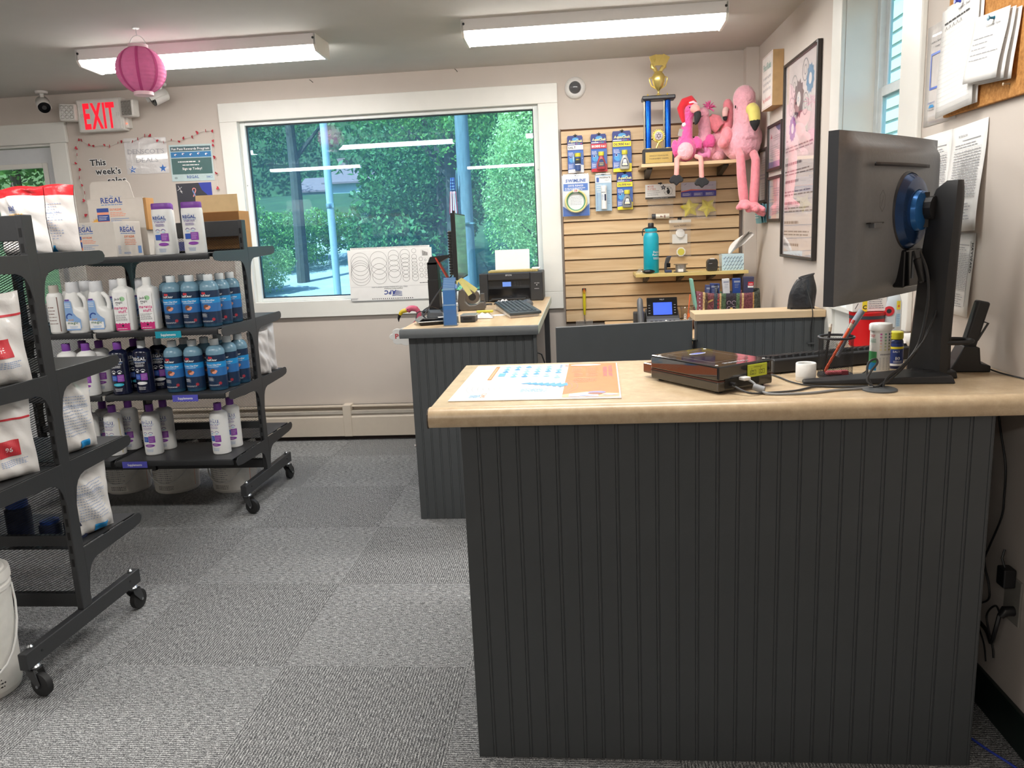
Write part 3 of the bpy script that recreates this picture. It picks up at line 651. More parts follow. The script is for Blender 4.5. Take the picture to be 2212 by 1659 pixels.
def under_desk():
    t = thing('computer_tower', 'black computer tower with blue panel inside the open desk side', 'computer', (-.40, 3.86, 0))
    G().box(-.09, .10, -.22, .22, .48, .80, black_m).obj('case', t, None, bevel=.006)
    G().box(.10, .104, -.2, .2, .70, .785, M('deep_blue_plastic', '#27379a', .4)).obj('side_panel', t, None)
    G().box(.04, .12, -.235, -.221, .50, .79, grey_m).obj('front_bezel', t, None, bevel=.002)
    G().box(-.12, .12, -.24, .24, .465, .48, dgrey_m).obj('hanging_tray', t, None)
    G().box(-.12, -.11, -.22, .22, .48, .857, dgrey_m).obj('hanger', t, None)
    for i, (lb, m, dx, zz) in enumerate((('yellow network cable drooping below the desk edge', M('yellow_cable', '#cdb64a', .5), 0, 0), ('pale yellow cable hanging lower under the desk edge', M('pale_yellow_cable', '#d9d08c', .5), -.04, -.03))):
        c = G().tube([(-.26+dx, 3.70, .62), (-.235+dx, 3.70, .60+zz), (-.215+dx*.5, 3.69, .50+zz), (-.215+dx*.4, 3.69, .36+zz), (-.24+dx, 3.72, .2), (-.3+dx, 3.78, .006)], .0045, m, 8).obj('desk_cable')
        tag(c, lb, 'cable')
    c = G().tube([(-.23, 3.62, .74), (-.205, 3.615, .73), (-.192, 3.61, .69), (-.198, 3.61, .645), (-.24, 3.62, .62)], .0035, black_m, 8).obj('desk_cable'); tag(c, 'black cable looping out of the open desk side', 'cable')
under_desk()
# ------------------------------------------------------------------ gondola shelving
def mesh_panel(name, parent, x0, x1, y, z0, z1, w=.0165, h=.0075, t=.0021):
    """expanded metal: zigzag strands that touch, real openings between"""
    seg = w/2; nx = int((x1-x0)/seg); nz = int((z1-z0)/(h/2)); X = x0+np.arange(nx+1)*seg; tri = np.where(np.arange(nx+1) % 2 == 0, -1., 1.)
    V = []; F = []; base = 0; idx = np.arange(nx)
    for k in range(nz+1):
        zc = z0+k*h/2+(h/4)*tri*(1 if k % 2 == 0 else -1)
        lo = np.stack([X, np.full(nx+1, y+.0012), zc-t/2], 1); hi = np.stack([X, np.full(nx+1, y-.0012), zc+t/2], 1)
        V += [lo, hi]; a = base+idx; b = base+nx+1+idx; F.append(np.stack([a, a+1, b+1, b], 1)); base += 2*(nx+1)
    V = np.concatenate(V); F = np.concatenate(F); n = len(F)
    me = bpy.data.meshes.new(name); me.vertices.add(len(V)); me.vertices.foreach_set('co', V.ravel())
    me.loops.add(4*n); me.loops.foreach_set('vertex_index', F.ravel()); me.polygons.add(n)
    me.polygons.foreach_set('loop_start', np.arange(n)*4); me.polygons.foreach_set('loop_total', np.full(n, 4)); me.materials.append(shelf_paint); me.update(calc_edges=True)
    o = bpy.data.objects.new(name, me); COL.objects.link(o); o.parent = parent; o['kind'] = 'stuff'; return o
rub_m = M('caster_rubber', '#1f1f20', .6)
def caster(parent, x, y, rz):
    c = G().lathe([(.018, .088), (.020, .092), (.016, .098), (.006, .102)], steel_m, 16).obj('caster', parent, loc=(x, y, 0), rot=(0, 0, rz))
    a = [(-.016, .088), (.020, .088), (.034, .042), (.026, .03), (.018, .034), (-.012, .07)]
    G().prism(a, dgrey_m, -.017, -.0145, 'y').prism(a, dgrey_m, .0145, .017, 'y').box(-.016, .018, -.017, .017, .084, .088, dgrey_m).obj('fork', c, None)
    G().at((.024, 0, .037), (RAD(90), 0, 0)).lathe([(.010, -.012), (.030, -.0115), (.0355, -.009), (.0362, 0), (.0355, .009), (.030, .0115), (.010, .012)], rub_m, 28).obj('wheel', c, 40)
    G().cyl((.024, -.019, .037), (.024, .019, .037), .005, steel_m, 12).obj('axle', c)
def gondola(label, yc, levels_n, levels_f, nsec, lip_y):
    """double-sided wheeled shelving; end frame at x=0 (local), running to -x"""
    t = thing('gondola_shelf', label, 'shelving', (-1.65, yc, 0)); sw = .606; m = shelf_paint
    for i in range(nsec+1):
        x = -i*sw
        u = G().box(x-.022, x, -.024, .024, .15, 1.412, m); u = u.obj('upright', t, None, bevel=.003)
        sl = M('slot_dark', '#0d0d0e', .8); g = G()
        for s in (-1, 1):
            for k in range(24): z = .30+k*.0455; g.box(x-.015, x-.006, s*.0242, s*.0246, z, z+.026, sl)
        g.obj('slots', u, None)['kind'] = 'stuff'
        if 0 < i < nsec: continue
        b = G().box(x-.026, x+.002, -.30, .30, .098, .15, m).obj('foot', t, None, bevel=.003)
        for s in (-1, 1):
            G().lathe([(.008, 0), (.009, .006), (.004, .012)], steel_m, 10).obj('bolt', b, loc=(x-.012, s*.262, .15)); G().lathe([(.004, 0), (.004, .0015)], black_m, 10).obj('bolt_hole', b, loc=(x+.002, s*.235, .128), rot=(0, RAD(90), 0))
            caster(t, x-.012, s*.262, RAD(35+50*s+i*70))
    rails = ((1.33, 1.412), (.155, .195), (.30, .34))
    for i in range(nsec):
        xa, xb = -(i+1)*sw+.001, -i*sw-.023
        G().box(xa, xb, -.012, .012, 1.335, 1.411, m).obj('top_rail', t, None, bevel=.002); G().box(xa, xb, -.012, .012, .155, .20, m).obj('bottom_rail', t, None, bevel=.002)
        G().box(xa, xb, -.009, .009, .365, .40, m).obj('cross_rail', t, None)
        mesh_panel('mesh_panel', t, xa, xb, 0, .20, 1.335)
        for side, lev in ((-1, levels_n), (1, levels_f)):
            for z in lev:
                ya, yb = sorted((side*.026, side*.352))
                s = G(); s.box(xa-.0, xb+.0, ya, yb, z-.003, z, m)
                pf = [(side*.352, z), (side*.358, z-.004), (side*.36, z-.015), (side*.356, z-.026), (side*.346, z-.028), (side*.346, z-.003)]
                s.prism(pf if side > 0 else pf[::-1], m, xa, xb, 'x'); s.box(xa, xb, side*.20-.001, side*.20+.001, z-.02, z-.003, m)
                so = s.obj('shelf', t, 40)
                for e, ex in ((0, xb+.0235), (1, xa-.0005)):
                    if e == 1 and i < nsec-1: continue
                    pts = [(.020, z+.006), (.335, z+.006), (.352, z+.002), (.362, z-.012), (.358, z-.026), (.345, z-.034), (.30, z-.040), (.085, z-.048), (.062, z-.055), (.046, z-.068), (.035, z-.088), (.028, z-.115), (.020, z-.15)]
                    pts = [(side*a, b) for a, b in pts]
                    G().prism(pts, m, ex-.003, ex, 'x').obj('bracket', so, None, bevel=.0012)
    return t
gondola('black wheeled mesh shelving unit in the left foreground', 2.256, (1.288, .922, .637), (1.292, .93, .637, .342), 2, 0)
gondola('black wheeled mesh shelving unit of supplement bottles near the window', 3.785, (1.264, .922, .622, .301), (1.274, .924, .617, .305), 2, 0)

# ------------------------------------------------------------------ print inks
blue_i = M('regal_blue_ink', '#274a9a', .5); orange_i = M('orange_ink', '#e8763a', .5); sun_i = M('sun_yellow_ink', '#e9b04a', .5); purple_i = M('purple_ink', '#8a3fa6', .45); violet_i = M('violet_ink', '#6c4aa0', .5)
ltblue_i = M('light_blue_ink', '#6f93c8', .5); red_i = M('red_ink', '#c8313c', .5); cyan_i = M('cyan_ink', '#1f8fd0', .45); pink_i = M('magenta_ink', '#d12f7c', .5); green_i = M('green_ink', '#3f8f57', .5); yellow_i = M('yellow_ink', '#f2df3a', .5); navy_i = M('navy_ink', '#1c2750', .5)
brown_i = M('brown_ink', '#7a4b33', .6); wht_i = M('white_ink', '#f2f2f2', .5); aqua_i = M('aqua_ink', '#38c0d8', .45); salmon_i = M('salmon_ink', '#efa084', .5); teal_i = M('teal_ink', '#2d6a6a', .5)
def regal(p, u, v, w, mat=None, tag_=True):
    p.text('REGAL', u, v, w*.235, mat or blue_i, bold=1, serif=True, width=w, sp=.05)
    p.text('The', u+w*.02, v+w*.255, w*.07, ltblue_i, bold=1)
    if tag_: p.lines(u-w*.5, v-w*.11, u+w*.5, v-w*.05, 1, ltblue_i, fill=.6, rag=0, seed=3)
    p.rect(u-w*.45, v+w*.262, u-w*.12, v+w*.268, ltblue_i); p.rect(u+w*.16, v+w*.262, u+w*.5, v+w*.268, ltblue_i)

# ------------------------------------------------------------------ bottle kinds (one prototype each, copied)
def facing(o, rz=0): o.rotation_euler.z = rz; return o
blue_liq = M('blue_liquid_plastic', '#24475f', .22, var=.08, scale=12, coat=.3); pale_sh = M('pale_blue_shoulder', '#7397ab', .25)
def proto_clarifier():
    t = thing('clarifier_bottle', '', 'bottle'); r = .0425
    G().lathe([(.039, 0), (.0425, .004), (.0425, .170)], blue_liq, 28).lathe([(.0425, .170), (.0425, .182), (.039, .196), (.030, .208), (.019, .214), (.017, .217)], pale_sh, 28).obj('body', t, 40)
    G().lathe([(.0195, .214), (.0205, .216), (.0205, .240), (.019, .243)], M('frosted_white_cap', '#e3e8ea', .4), 24).obj('cap', t, 40)
    p = Print(cyl_map(r), .006); W = .086
    p.rect(-W, .018, W, .168, M('label_navy', '#1f3350', .35)); p.rect(-W, .085, W, .138, cyan_i); p.rect(-W, .072, W, .112, M('label_water', '#2f6fb0', .4))
    for k in range(5): p.line((-W+.01+.022*k, .108-.004*(k % 2)), (-W+.028+.022*k, .112-.003*(k % 3)), .0014, M('water_glint', '#7fb2de', .4))
    p.text('SeaKlear', -.004, .143, .0105, wht_i, bold=1, width=.052); p.disc(-.014, .158, .006, red_i, 14); p.disc(-.004, .158, .005, red_i, 12)
    p.text('Chitosan Clarifier', -.002, .121, .0075, wht_i, bold=1, width=.082); p.lines(-.03, .112, .03, .118, 2, wht_i, fill=.35, seed=4, left=False)
    p.disc(-.002, .094, .013, brown_i, 16, ry=.012); p.disc(.004, .088, .010, salmon_i, 14, ry=.006); p.disc(.012, .094, .006, salmon_i, 12)
    p.lines(-.034, .047, .0, .064, 4, wht_i, fill=.32, seed=5); p.lines(-.036, .024, .036, .031, 2, wht_i, fill=.35, seed=6); p.ring(.026, .036, .007, .002, red_i, 18); p.disc(.026, .036, .0035, red_i, 12)
    p.rect(W-.002, .018, W, .168, wht_i); p.obj('label', t); return t
def proto_regal(name, body, capm, title, dark=False, oval=purple_i, yellow=False):
    t = thing(name, '', 'bottle'); r = .042
    G().lathe([(.0385, 0), (.042, .004), (.042, .190), (.0405, .198), (.034, .206), (.020, .213), (.016, .216)], body, 28).obj('body', t, 40)
    G().lathe([(.018, .214), (.0185, .217), (.0185, .246), (.017, .249)], capm, 24).obj('cap', t, 40)
    p = Print(cyl_map(r), .006); tx = wht_i if dark else None
    if not dark: p.rect(-.058, .012, .058, .186, white_pl)
    if yellow: p.rect(.05, .012, .056, .186, M('seam_yellow', '#c7b45a', .5))
    regal(p, 0, .158, .064, tx); p.text(title, 0, .144, .0065, wht_i if dark else violet_i, bold=1, width=.05); p.lines(-.026, .128, .026, .141, 3, wht_i if dark else violet_i, fill=.4, seed=2, left=False)
    for s in (-1, 1): p.ring(s*.013, .107, .011, .0022, wht_i if dark else violet_i, 18, a0=.2, a1=2.9); p.disc(s*.013, .105, .007, wht_i if dark else M('goggle_blue', '#b9d3e6', .4), 12, ry=.004)
    p.rect(-.026, .068, .0, .094, M('label_royal', '#2d55b4', .45)); p.rect(.001, .064, .030, .097, purple_i)
    p.lines(.004, .068, .027, .093, 6, M('lilac_print', '#c9a3d6', .5), fill=.35, seed=3); p.lines(-.024, .072, -.003, .09, 4, M('label_blue2', '#9db8e6', .5), fill=.35, seed=9)
    p.disc(.002, .050, .024, oval, 22, ry=.0075); p.lines(-.012, .047, .016, .053, 2, wht_i, fill=.35, seed=8); p.lines(-.02, .018, .02, .034, 4, wht_i if dark else ltblue_i, fill=.32, seed=12, left=False)
    p.obj('label', t); return t
def proto_magenta():
    t = thing('stain_treatment_bottle', '', 'bottle')
    def oval(z, a, b): return [(a*math.copysign(abs(math.cos(q))**.55, math.cos(q)), b*math.copysign(abs(math.sin(q))**.55, math.sin(q)), z) for q in [2*math.pi*i/28 for i in range(28)]]
    g = G(); rings = [oval(0, .038, .032), oval(.005, .042, .036), oval(.185, .042, .036), oval(.196, .038, .032), oval(.203, .022, .020), oval(.21, .015, .015)]
    vs = sum(rings, []); fs = [(j*28+i, j*28+(i+1) % 28, (j+1)*28+(i+1) % 28, (j+1)*28+i) for j in range(5) for i in range(28)]+[tuple(range(27, -1, -1)), tuple(range(140, 168))]
    g.add(vs, fs, white_pl).obj('body', t, 40); G().lathe([(.0185, .208), (.019, .21), (.019, .240), (.0175, .243)], white_pl, 24).obj('cap', t, 40)
    p = Print(flat_y(0, -.0365, 0)); p.rect(-.034, .02, .034, .18, wht_i)
    p.disc(.012, .150, .013, M('pale_green_ink', '#9fcf9f', .5), 16, ry=.011); p.text("jack's", -.010, .145, .012, ink_m, bold=1, slant=.2, width=.034); p.text('magic', -.006, .130, .011, ink_m, bold=1, slant=.2, width=.034)
    p.text('the', -.016, .122, .006, ink_m, bold=1); p.text('magenta', .0, .103, .0145, pink_i, bold=2, width=.062); p.text('stuff.', .008, .086, .014, pink_i, bold=2, width=.042)
    p.lines(-.03, .048, .03, .079, 7, ink_m, fill=.35, seed=4); p.rect(-.034, .006, .034, .036, pink_i); 
    for k in range(5): p.disc(-.03+.015*k, .036, .006, pink_i, 12, ry=.003)
    p.disc(.0, .027, .005, ink_m, 12); p.lines(-.028, .010, .028, .016, 1, wht_i, fill=.4, seed=5); p.obj('label', t); return t
def proto_jug():
    t = thing('handled_jug', '', 'bottle')
    def ov(z, a, b, cx): return [(cx+a*math.copysign(abs(math.cos(q))**.7, math.cos(q)), b*math.copysign(abs(math.sin(q))**.7, math.sin(q)), z) for q in [2*math.pi*i/28 for i in range(28)]]
    prof = [(0, .046, .034, 0), (.006, .051, .038, 0), (.095, .051, .038, 0), (.110, .046, .037, -.005), (.120, .034, .035, -.017), (.150, .031, .034, -.019), (.178, .029, .030, -.017), (.190, .026, .027, -.015)]
    vs = []; fs = []
    for q in prof: vs += ov(*q)
    for j in range(len(prof)-1): fs += [(j*28+i, j*28+(i+1) % 28, (j+1)*28+(i+1) % 28, (j+1)*28+i) for i in range(28)]
    fs += [tuple(range(27, -1, -1)), tuple(range((len(prof)-1)*28, len(prof)*28))]
    G().add(vs, fs, white_pl).obj('body', t, 40)
    G().tube([(.0, 0, .178), (.018, 0, .176), (.033, 0, .160), (.039, 0, .135), (.038, 0, .112), (.034, 0, .10)], [.011, .011, .0105, .010, .0105, .012], white_pl, 12).obj('handle', t)
    G().lathe([(.0285, .186), (.0295, .19), (.0275, .232), (.026, .236)], M('pale_grey_cap', '#d9dadd', .45), 28, c=(-.015, 0, 0)).obj('cap', t, 40)
    p = Print(flat_y(0, -.0387, 0)); lb = M('label_sky', '#8fb2e0', .45); p.poly([(-.044, .015), (.022, .015), (.030, .03), (.030, .065), (.012, .078), (-.002, .095), (-.008, .15), (-.04, .15), (-.042, .1)], lb)
    p.poly([(-.044, .022), (.024, .022), (.024, .05), (-.044, .058)], wht_i); p.ring(-.022, .076, .018, .006, blue_i, 20, a0=.6, a1=3.6); p.text('pool', -.030, .060, .010, M('amber_ink', '#d99a3c', .5), bold=1, align='l', width=.024); p.text('magic', -.010, .044, .012, M('deep_green_ink', '#2c6a3c', .5), bold=1, width=.05)
    p.text('magic', -.0095, .0445, .0001, lb); p.lines(-.03, .024, .012, .034, 2, lb, fill=.5, seed=4, left=False); p.rect(-.036, .150, -.014, .158, violet_i); p.lines(-.038, .118, -.012, .142, 3, wht_i, fill=.35, seed=3); p.obj('label', t); return t
def proto_shaker():
    t = thing('stain_remover_shaker', '', 'bottle')
    def ov(z, a, b): return [(a*math.copysign(abs(math.cos(q))**.75, math.cos(q)), b*math.copysign(abs(math.sin(q))**.75, math.sin(q)), z) for q in [2*math.pi*i/28 for i in range(28)]]
    vs = []; pr = [(0, .046, .031), (.004, .049, .034), (.19, .047, .032), (.204, .045, .031)]
    for q in pr: vs += ov(*q)
    fs = [(j*28+i, j*28+(i+1) % 28, (j+1)*28+(i+1) % 28, (j+1)*28+i) for j in range(3) for i in range(28)]+[tuple(range(27, -1, -1)), tuple(range(84, 112))]
    G().add(vs, fs, white_pl).obj('body', t, 40)
    vs = []
    for q in [(.203, .0445, .0305), (.206, .0455, .0315), (.226, .045, .031), (.231, .043, .029)]: vs += ov(*q)
    G().add(vs, fs, M('purple_cap', '#7b3fa0', .4)).obj('cap', t, 40)
    p = Print(lambda u, v, h: (u, -.034*math.sqrt(max(.0, 1-abs(u/.049)**2.66))**.75 - .0006-h, v), .006); regal(p, 0, .158, .062); p.text('STAIN OUT', 0, .143, .0068, violet_i, bold=1, width=.052); p.lines(-.026, .126, .026, .139, 3, violet_i, fill=.4, seed=2, left=False)
    for s in (-1, 1): p.ring(s*.013, .104, .011, .0022, violet_i, 18, a0=.2, a1=2.9); p.disc(s*.013, .102, .007, M('goggle_blue', '#b9d3e6', .4), 12, ry=.004)
    p.rect(-.028, .066, -.001, .09, M('label_royal', '#2d55b4', .45)); p.rect(.0, .06, .034, .095, purple_i); p.lines(.004, .064, .03, .091, 6, M('lilac_print', '#c9a3d6', .5), fill=.35, seed=3); p.disc(.008, .046, .023, purple_i, 22, ry=.0075); p.lines(-.02, .01, .02, .028, 4, ltblue_i, fill=.32, seed=12, left=False)
    p.obj('label', t); return t
purple_cap = M('purple_cap', '#7b3fa0', .4)
dark_bot = M('dark_navy_bottle', '#161b34', .2, coat=.3)
def place(proto_fn, spots, group, name=None):
    """spots: (x, y, z, rz, label); the first one is the prototype itself"""
    pr = None
    for x, y, z, rz, lb in spots:
        t = proto_fn() if pr is None else copy_tree(pr); pr = pr or t
        t.location = (x, y, z); t.rotation_euler = (0, 0, rz); t['label'] = lb; t['group'] = group
Z2, Z3, Z4, Z1 = .922, .622, .301, .264+1.0
cl = 'blue clarifier bottle on the upper Supplements shelf, '
place(proto_clarifier, [
 (-1.918, 3.527, Z2, 0, cl+'front left one'), (-1.831, 3.533, Z2, .03, cl+'middle of the front row'), (-1.745, 3.545, Z2, -.03, cl+'front right one'),
 (-1.732, 3.632, Z2, .05, cl+'second back on the right'), (-1.720, 3.718, Z2, .1, cl+'rearmost right beside the upright'),
 (-1.905, 3.618, Z2, -.4, cl+'behind the front left one'), (-1.818, 3.624, Z2, .4, cl+'behind the middle one'), (-1.99, 3.63, Z2, .5, cl+'back row right of the magenta bottles'),
 (-1.938, 3.502, Z3, 0, 'blue clarifier bottle on the middle shelf, front left one'), (-1.845, 3.512, Z3, -.04, 'blue clarifier bottle on the middle shelf, middle of the front row'), (-1.742, 3.525, Z3, .03, 'blue clarifier bottle on the middle shelf, front right one'),
 (-1.722, 3.613, Z3, -.05, 'blue clarifier bottle on the middle shelf, second back on the right'), (-1.706, 3.70, Z3, .06, 'blue clarifier bottle on the middle shelf, rearmost right beside the upright'),
 (-1.93, 3.60, Z3, .7, 'blue clarifier bottle on the middle shelf, behind the front left one'), (-1.832, 3.605, Z3, .3, 'blue clarifier bottle on the middle shelf, behind the middle one'), (-1.81, 3.70, Z3, .5, 'blue clarifier bottle on the middle shelf, third back in the middle')],
 'blue clarifier bottles')
place(proto_magenta, [(-2.128, 3.478, Z2, 0, 'white magenta-lettered stain treatment bottle next to the handled jugs'), (-2.022, 3.502, Z2, .02, 'white magenta-lettered stain treatment bottle next to the blue bottles')], 'stain treatment bottles')
place(proto_jug, [(-2.352, 3.468, Z2, 0, 'white handled jug with wave label, left of the front pair'), (-2.235, 3.466, Z2, 0, 'white handled jug with wave label, right of the front pair'),
 (-2.345, 3.560, Z2, .1, 'white handled jug behind the left front jug'), (-2.205, 3.575, Z2, .0, 'white handled jug behind the right front jug'), (-2.09, 3.60, Z2, .05, 'white handled jug behind the magenta-lettered bottles')], 'white handled jugs')
w = lambda: proto_regal('flocculant_bottle', white_pl, purple_cap, 'SUPER FLOC')
place(w, [(-2.128, 3.562, Z4, 0, 'white purple-capped bottle in the middle of the bottom shelf, front one'), (-2.112, 3.658, Z4, 0, 'white purple-capped bottle in the middle of the bottom shelf, rear one'),
 (-2.445, 3.558, Z4, 0, 'white purple-capped bottle at the left of the bottom shelf, leftmost in front'), (-2.43, 3.655, Z4, .1, 'white purple-capped bottle behind the leftmost one on the bottom shelf'), (-2.30, 3.665, Z4, 0, 'white purple-capped bottle behind the yellow-streaked one on the bottom shelf')], 'flocculant bottles')
place(lambda: proto_regal('flocculant_bottle', white_pl, purple_cap, 'SUPER FLOC', yellow=True), [(-2.322, 3.562, Z4, -.12, 'white purple-capped bottle with a yellow streak on the bottom shelf')], 'flocculant bottles')
place(lambda: proto_regal('metal_remover_bottle', white_pl, purple_cap, 'METAL OUT'), [(-1.778, 3.555, Z4, -.25, 'white purple-capped bottle at the right end of the bottom shelf, front one'), (-1.772, 3.675, Z4, .2, 'white purple-capped bottle at the right end of the bottom shelf, rear one'),
 (-2.345, 3.465, Z3, 0, 'white purple-capped bottle on the middle shelf nearest the dark bottles'), (-2.335, 3.555, Z3, .2, 'white purple-capped bottle behind the nearest one on the middle shelf'), (-2.445, 3.47, Z3, .1, 'white purple-capped bottle further left on the middle shelf'), (-2.43, 3.57, Z3, -.1, 'white purple-capped bottle in the back row at the left of the middle shelf')], 'metal remover bottles')
place(lambda: proto_regal('algaecide_bottle', dark_bot, purple_cap, 'SUPER KLEAR PLUS', dark=True, oval=aqua_i), [(-2.195, 3.478, Z3, .12, 'dark navy bottle with purple cap and aqua badge on the middle shelf'), (-2.17, 3.575, Z3, .4, 'dark navy bottle with purple cap in the back row of the middle shelf')], 'dark algaecide bottles')
place(lambda: proto_regal('algaecide_bottle', dark_bot, M('frosted_white_cap', '#e3e8ea', .4), 'SUPER KLEAR PLUS', dark=True, oval=wht_i), [(-2.092, 3.505, Z3, .05, 'dark navy bottle with white cap and white badge on the middle shelf'), (-2.065, 3.60, Z3, .3, 'dark navy bottle with white cap in the back row of the middle shelf')], 'dark algaecide bottles')
place(proto_shaker, [(-1.922, 3.535, Z1, 0, 'white shaker bottle with wide purple cap on the top shelf, middle one'), (-1.958, 3.612, Z1, .1, 'purple-capped white shaker on the top shelf, behind the middle one'), (-1.782, 3.54, Z1, 0, 'white shaker bottle with wide purple cap on the top shelf, right one')], 'stain remover shakers')
def slim(lb, x, y, z, tint):
    t = thing('slim_white_bottle', lb, 'bottle', (x, y, z), group='slim white bottles')
    G().lathe([(.032, 0), (.035, .004), (.035, .17), (.03, .185), (.02, .19)], white_pl, 24).obj('body', t, 40); G().lathe([(.021, .188), (.021, .22), (.019, .224)], M('taupe_cap', '#b9b2a9', .5), 20).obj('cap', t, 40)
    p = Print(cyl_map(.035), .006); p.rect(-.032, .008, .032, .172, paper_m); p.lines(-.02, .04, .02, .13, 6, tint, fill=.3, seed=int(x*-100)); p.rect(.026, .01, .030, .17, tint); p.obj('label', t)
slim('slim white bottle with grey cap at the far left of the upper shelf', -2.462, 3.47, Z2, M('brown_print', '#7b5a50', .5)); slim('slim white bottle with green lettering beside the left jug', -2.46, 3.58, Z2, green_i)

# shelf talkers
def talker(lb, x, z, col):
    t = thing('shelf_label', lb, 'label', (x, 3.4235, z)); G().box(-.062, .062, -.0015, .0, -.0155, .0155, col).obj('strip', t, None)
    p = Print(flat_y(0, -.0016, 0)); p.text('Supplements', 0, -.0055, .011, wht_i, bold=1, width=.072); p.obj('lettering', t)
talker('teal Supplements strip on the upper shelf edge', -1.905, .903, M('talker_teal', '#2397ad', .4)); talker('purple-blue Supplements strip on the middle shelf edge', -1.862, .603, M('talker_violet', '#5a5ac0', .4)); talker('purple-blue Supplements strip on the bottom shelf edge', -2.155, .285, M('talker_violet', '#5a5ac0', .4))

# buckets
pail_m = M('translucent_pail', '#efece7', .4, var=.03)
def bucket(lb, x, y, r, h, rz, lid=False, grp='white pails'):
    t = thing('plastic_pail', lb, 'bucket', (x, y, 0), rz, grp)
    G().lathe([(r*.86, 0), (r*.9, .006), (r*.985, h*.86), (r*1.03, h*.87), (r*1.03, h*.9), (r*.99, h*.91), (r, h), (r*1.02, h+.004), (r*.97, h+.004), (r*.84, .01)], pail_m, 36, cap=False).obj('pail_body', t, 40)
    if lid: G().lathe([(0.001, h+.012), (r*.9, h+.012), (r*.93, h+.006), (r*1.03, h+.008), (r*1.05, h-.004), (r*1.05, h-.022), (r*1.0, h-.024)], pail_m, 36, cap=False).obj('lid', t, 40)
    else: G().lathe([(.001, h-.02), (r*.96, h-.02)], pail_m, 36, cap=False).obj('contents_lid', t)
    G().tube([(r*1.03*math.cos(a), -r*1.03*math.sin(a)*.55-.004-r*.45*math.sin(a), h*.84-h*.62*math.sin(a)) for a in [math.pi*i/14 for i in range(15)]], .0032, white_pl, 8).obj('handle', t)
    p = Print(lambda u, v, hh: ((r*(.9+.085*v/(h*.86))+hh+.0008)*math.sin(u/r), -(r*(.9+.085*v/(h*.86))+hh+.0008)*math.cos(u/r), v), .01)
    p.rect(-r*.85, h*.05, r*1.4, h*.84, M('pail_label', '#eceae4', .5)); p.lines(-r*.75, h*.22, r*.35, h*.8, 13, greyink_m, fill=.42, rag=.12, seed=4); p.lines(-r*.4, h*.08, r*.5, h*.17, 3, ink_m, fill=.4, seed=6); p.rect(r*1.35, h*.1, r*1.37, h*.8, orange_i); p.obj('label', t)
bucket('white pail under the bottom shelf, left of three', -2.525, 3.935, .125, .27, .1); bucket('white pail under the bottom shelf, middle of three', -2.245, 3.935, .127, .27, .0); bucket('white pail under the bottom shelf, right of three', -1.915, 3.935, .125, .27, -.2)
bucket('white lidded pail on the floor at the left edge', -1.852, 2.01, .115, .37, .9, True)

# boxes on the top shelf
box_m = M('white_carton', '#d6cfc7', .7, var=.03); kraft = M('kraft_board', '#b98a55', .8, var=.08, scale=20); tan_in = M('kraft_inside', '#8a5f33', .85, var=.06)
def oxy_panel(p, w, h, sc=1.):
    u0 = -w*.20; regal(p, u0+w*.14, h*.78, w*.36)
    p.rect(u0-w*.13, h*.60, u0+w*.07, h*.68, blue_i); p.rect(u0-w*.13, h*.55, u0+w*.07, h*.60, salmon_i); p.rect(u0-w*.13, h*.42, u0+w*.07, h*.55, blue_i); p.rect(u0-w*.13, h*.06, u0+w*.07, h*.42, orange_i)
    p.lines(u0-w*.11, h*.09, u0+w*.05, h*.38, 8, salmon_i, fill=.35, seed=3); p.lines(u0-w*.11, h*.44, u0+w*.05, h*.53, 3, wht_i, fill=.3, seed=4)
    for k in range(18): 
        a = math.pi/2+math.pi*(k+.5)/18; p.poly([(u0-w*.13+w*.10*math.cos(a-.06), h*.33+w*.10*math.sin(a-.06)), (u0-w*.13+w*(.15 if k % 2 else .125)*math.cos(a), h*.33+w*(.15 if k % 2 else .125)*math.sin(a)), (u0-w*.13+w*.10*math.cos(a+.06), h*.33+w*.10*math.sin(a+.06))], sun_i)
    p.poly([(u0-w*.13+w*.105*math.cos(math.pi/2+math.pi*i/16), h*.33+w*.105*math.sin(math.pi/2+math.pi*i/16)) for i in range(17)], sun_i)
    p.text('OXY-KLEAR', u0+w*.19, h*.625, h*.045, orange_i, bold=1, width=w*.20); p.lines(u0+w*.09, h*.50, u0+w*.36, h*.60, 3, salmon_i, fill=.45, seed=5, rag=.3); p.rect(u0+w*.09, h*.455, u0+w*.40, h*.465, ltblue_i); p.lines(u0+w*.09, h*.1, u0+w*.38, h*.44, 9, ltblue_i, fill=.3, seed=6, rag=.5)
t = thing('display_carton', 'tall white display carton with orange print on the top shelf', 'box', (-2.235, 3.725, Z1)); w_, d_, h_ = .285, .07, .27
G().box(-w_/2, w_/2, -d_/2, d_/2, 0, h_, box_m).obj('carton_body', t, None, bevel=.001)
G().prism([(-w_/2, h_), (-w_/2, h_+.004), (-w_/2+.02, h_+.006), (-w_/2+.025, h_+.07), (-w_/2+.04, h_+.085), (w_/2-.075, h_+.085), (w_/2-.06, h_+.072), (w_/2-.045, h_+.004), (w_/2, h_+.004), (w_/2, h_)], box_m, -d_/2, -d_/2+.002, 'y').obj('header', t, None)
G().box(w_/2-.002, w_/2+.012, -d_/2, d_/2, .12, h_, kraft).obj('open_flap', t, None)
p = Print(flat_y(0, -d_/2-.0004, .07)); oxy_panel(p, .30, .235); p.obj('artwork', t)
t = thing('corner_carton', 'low white carton with two printed sides on the top shelf', 'box', (-2.19, 3.468, Z1), RAD(-10)); a_ = .205
G().box(-.25, .075, -.0, .17, 0, .158, box_m).obj('carton_body', t, None, bevel=.001)
p = Print(flat_y(-.075, -.0004, -.035)); oxy_panel(p, .27, .195); p.obj('artwork', t)
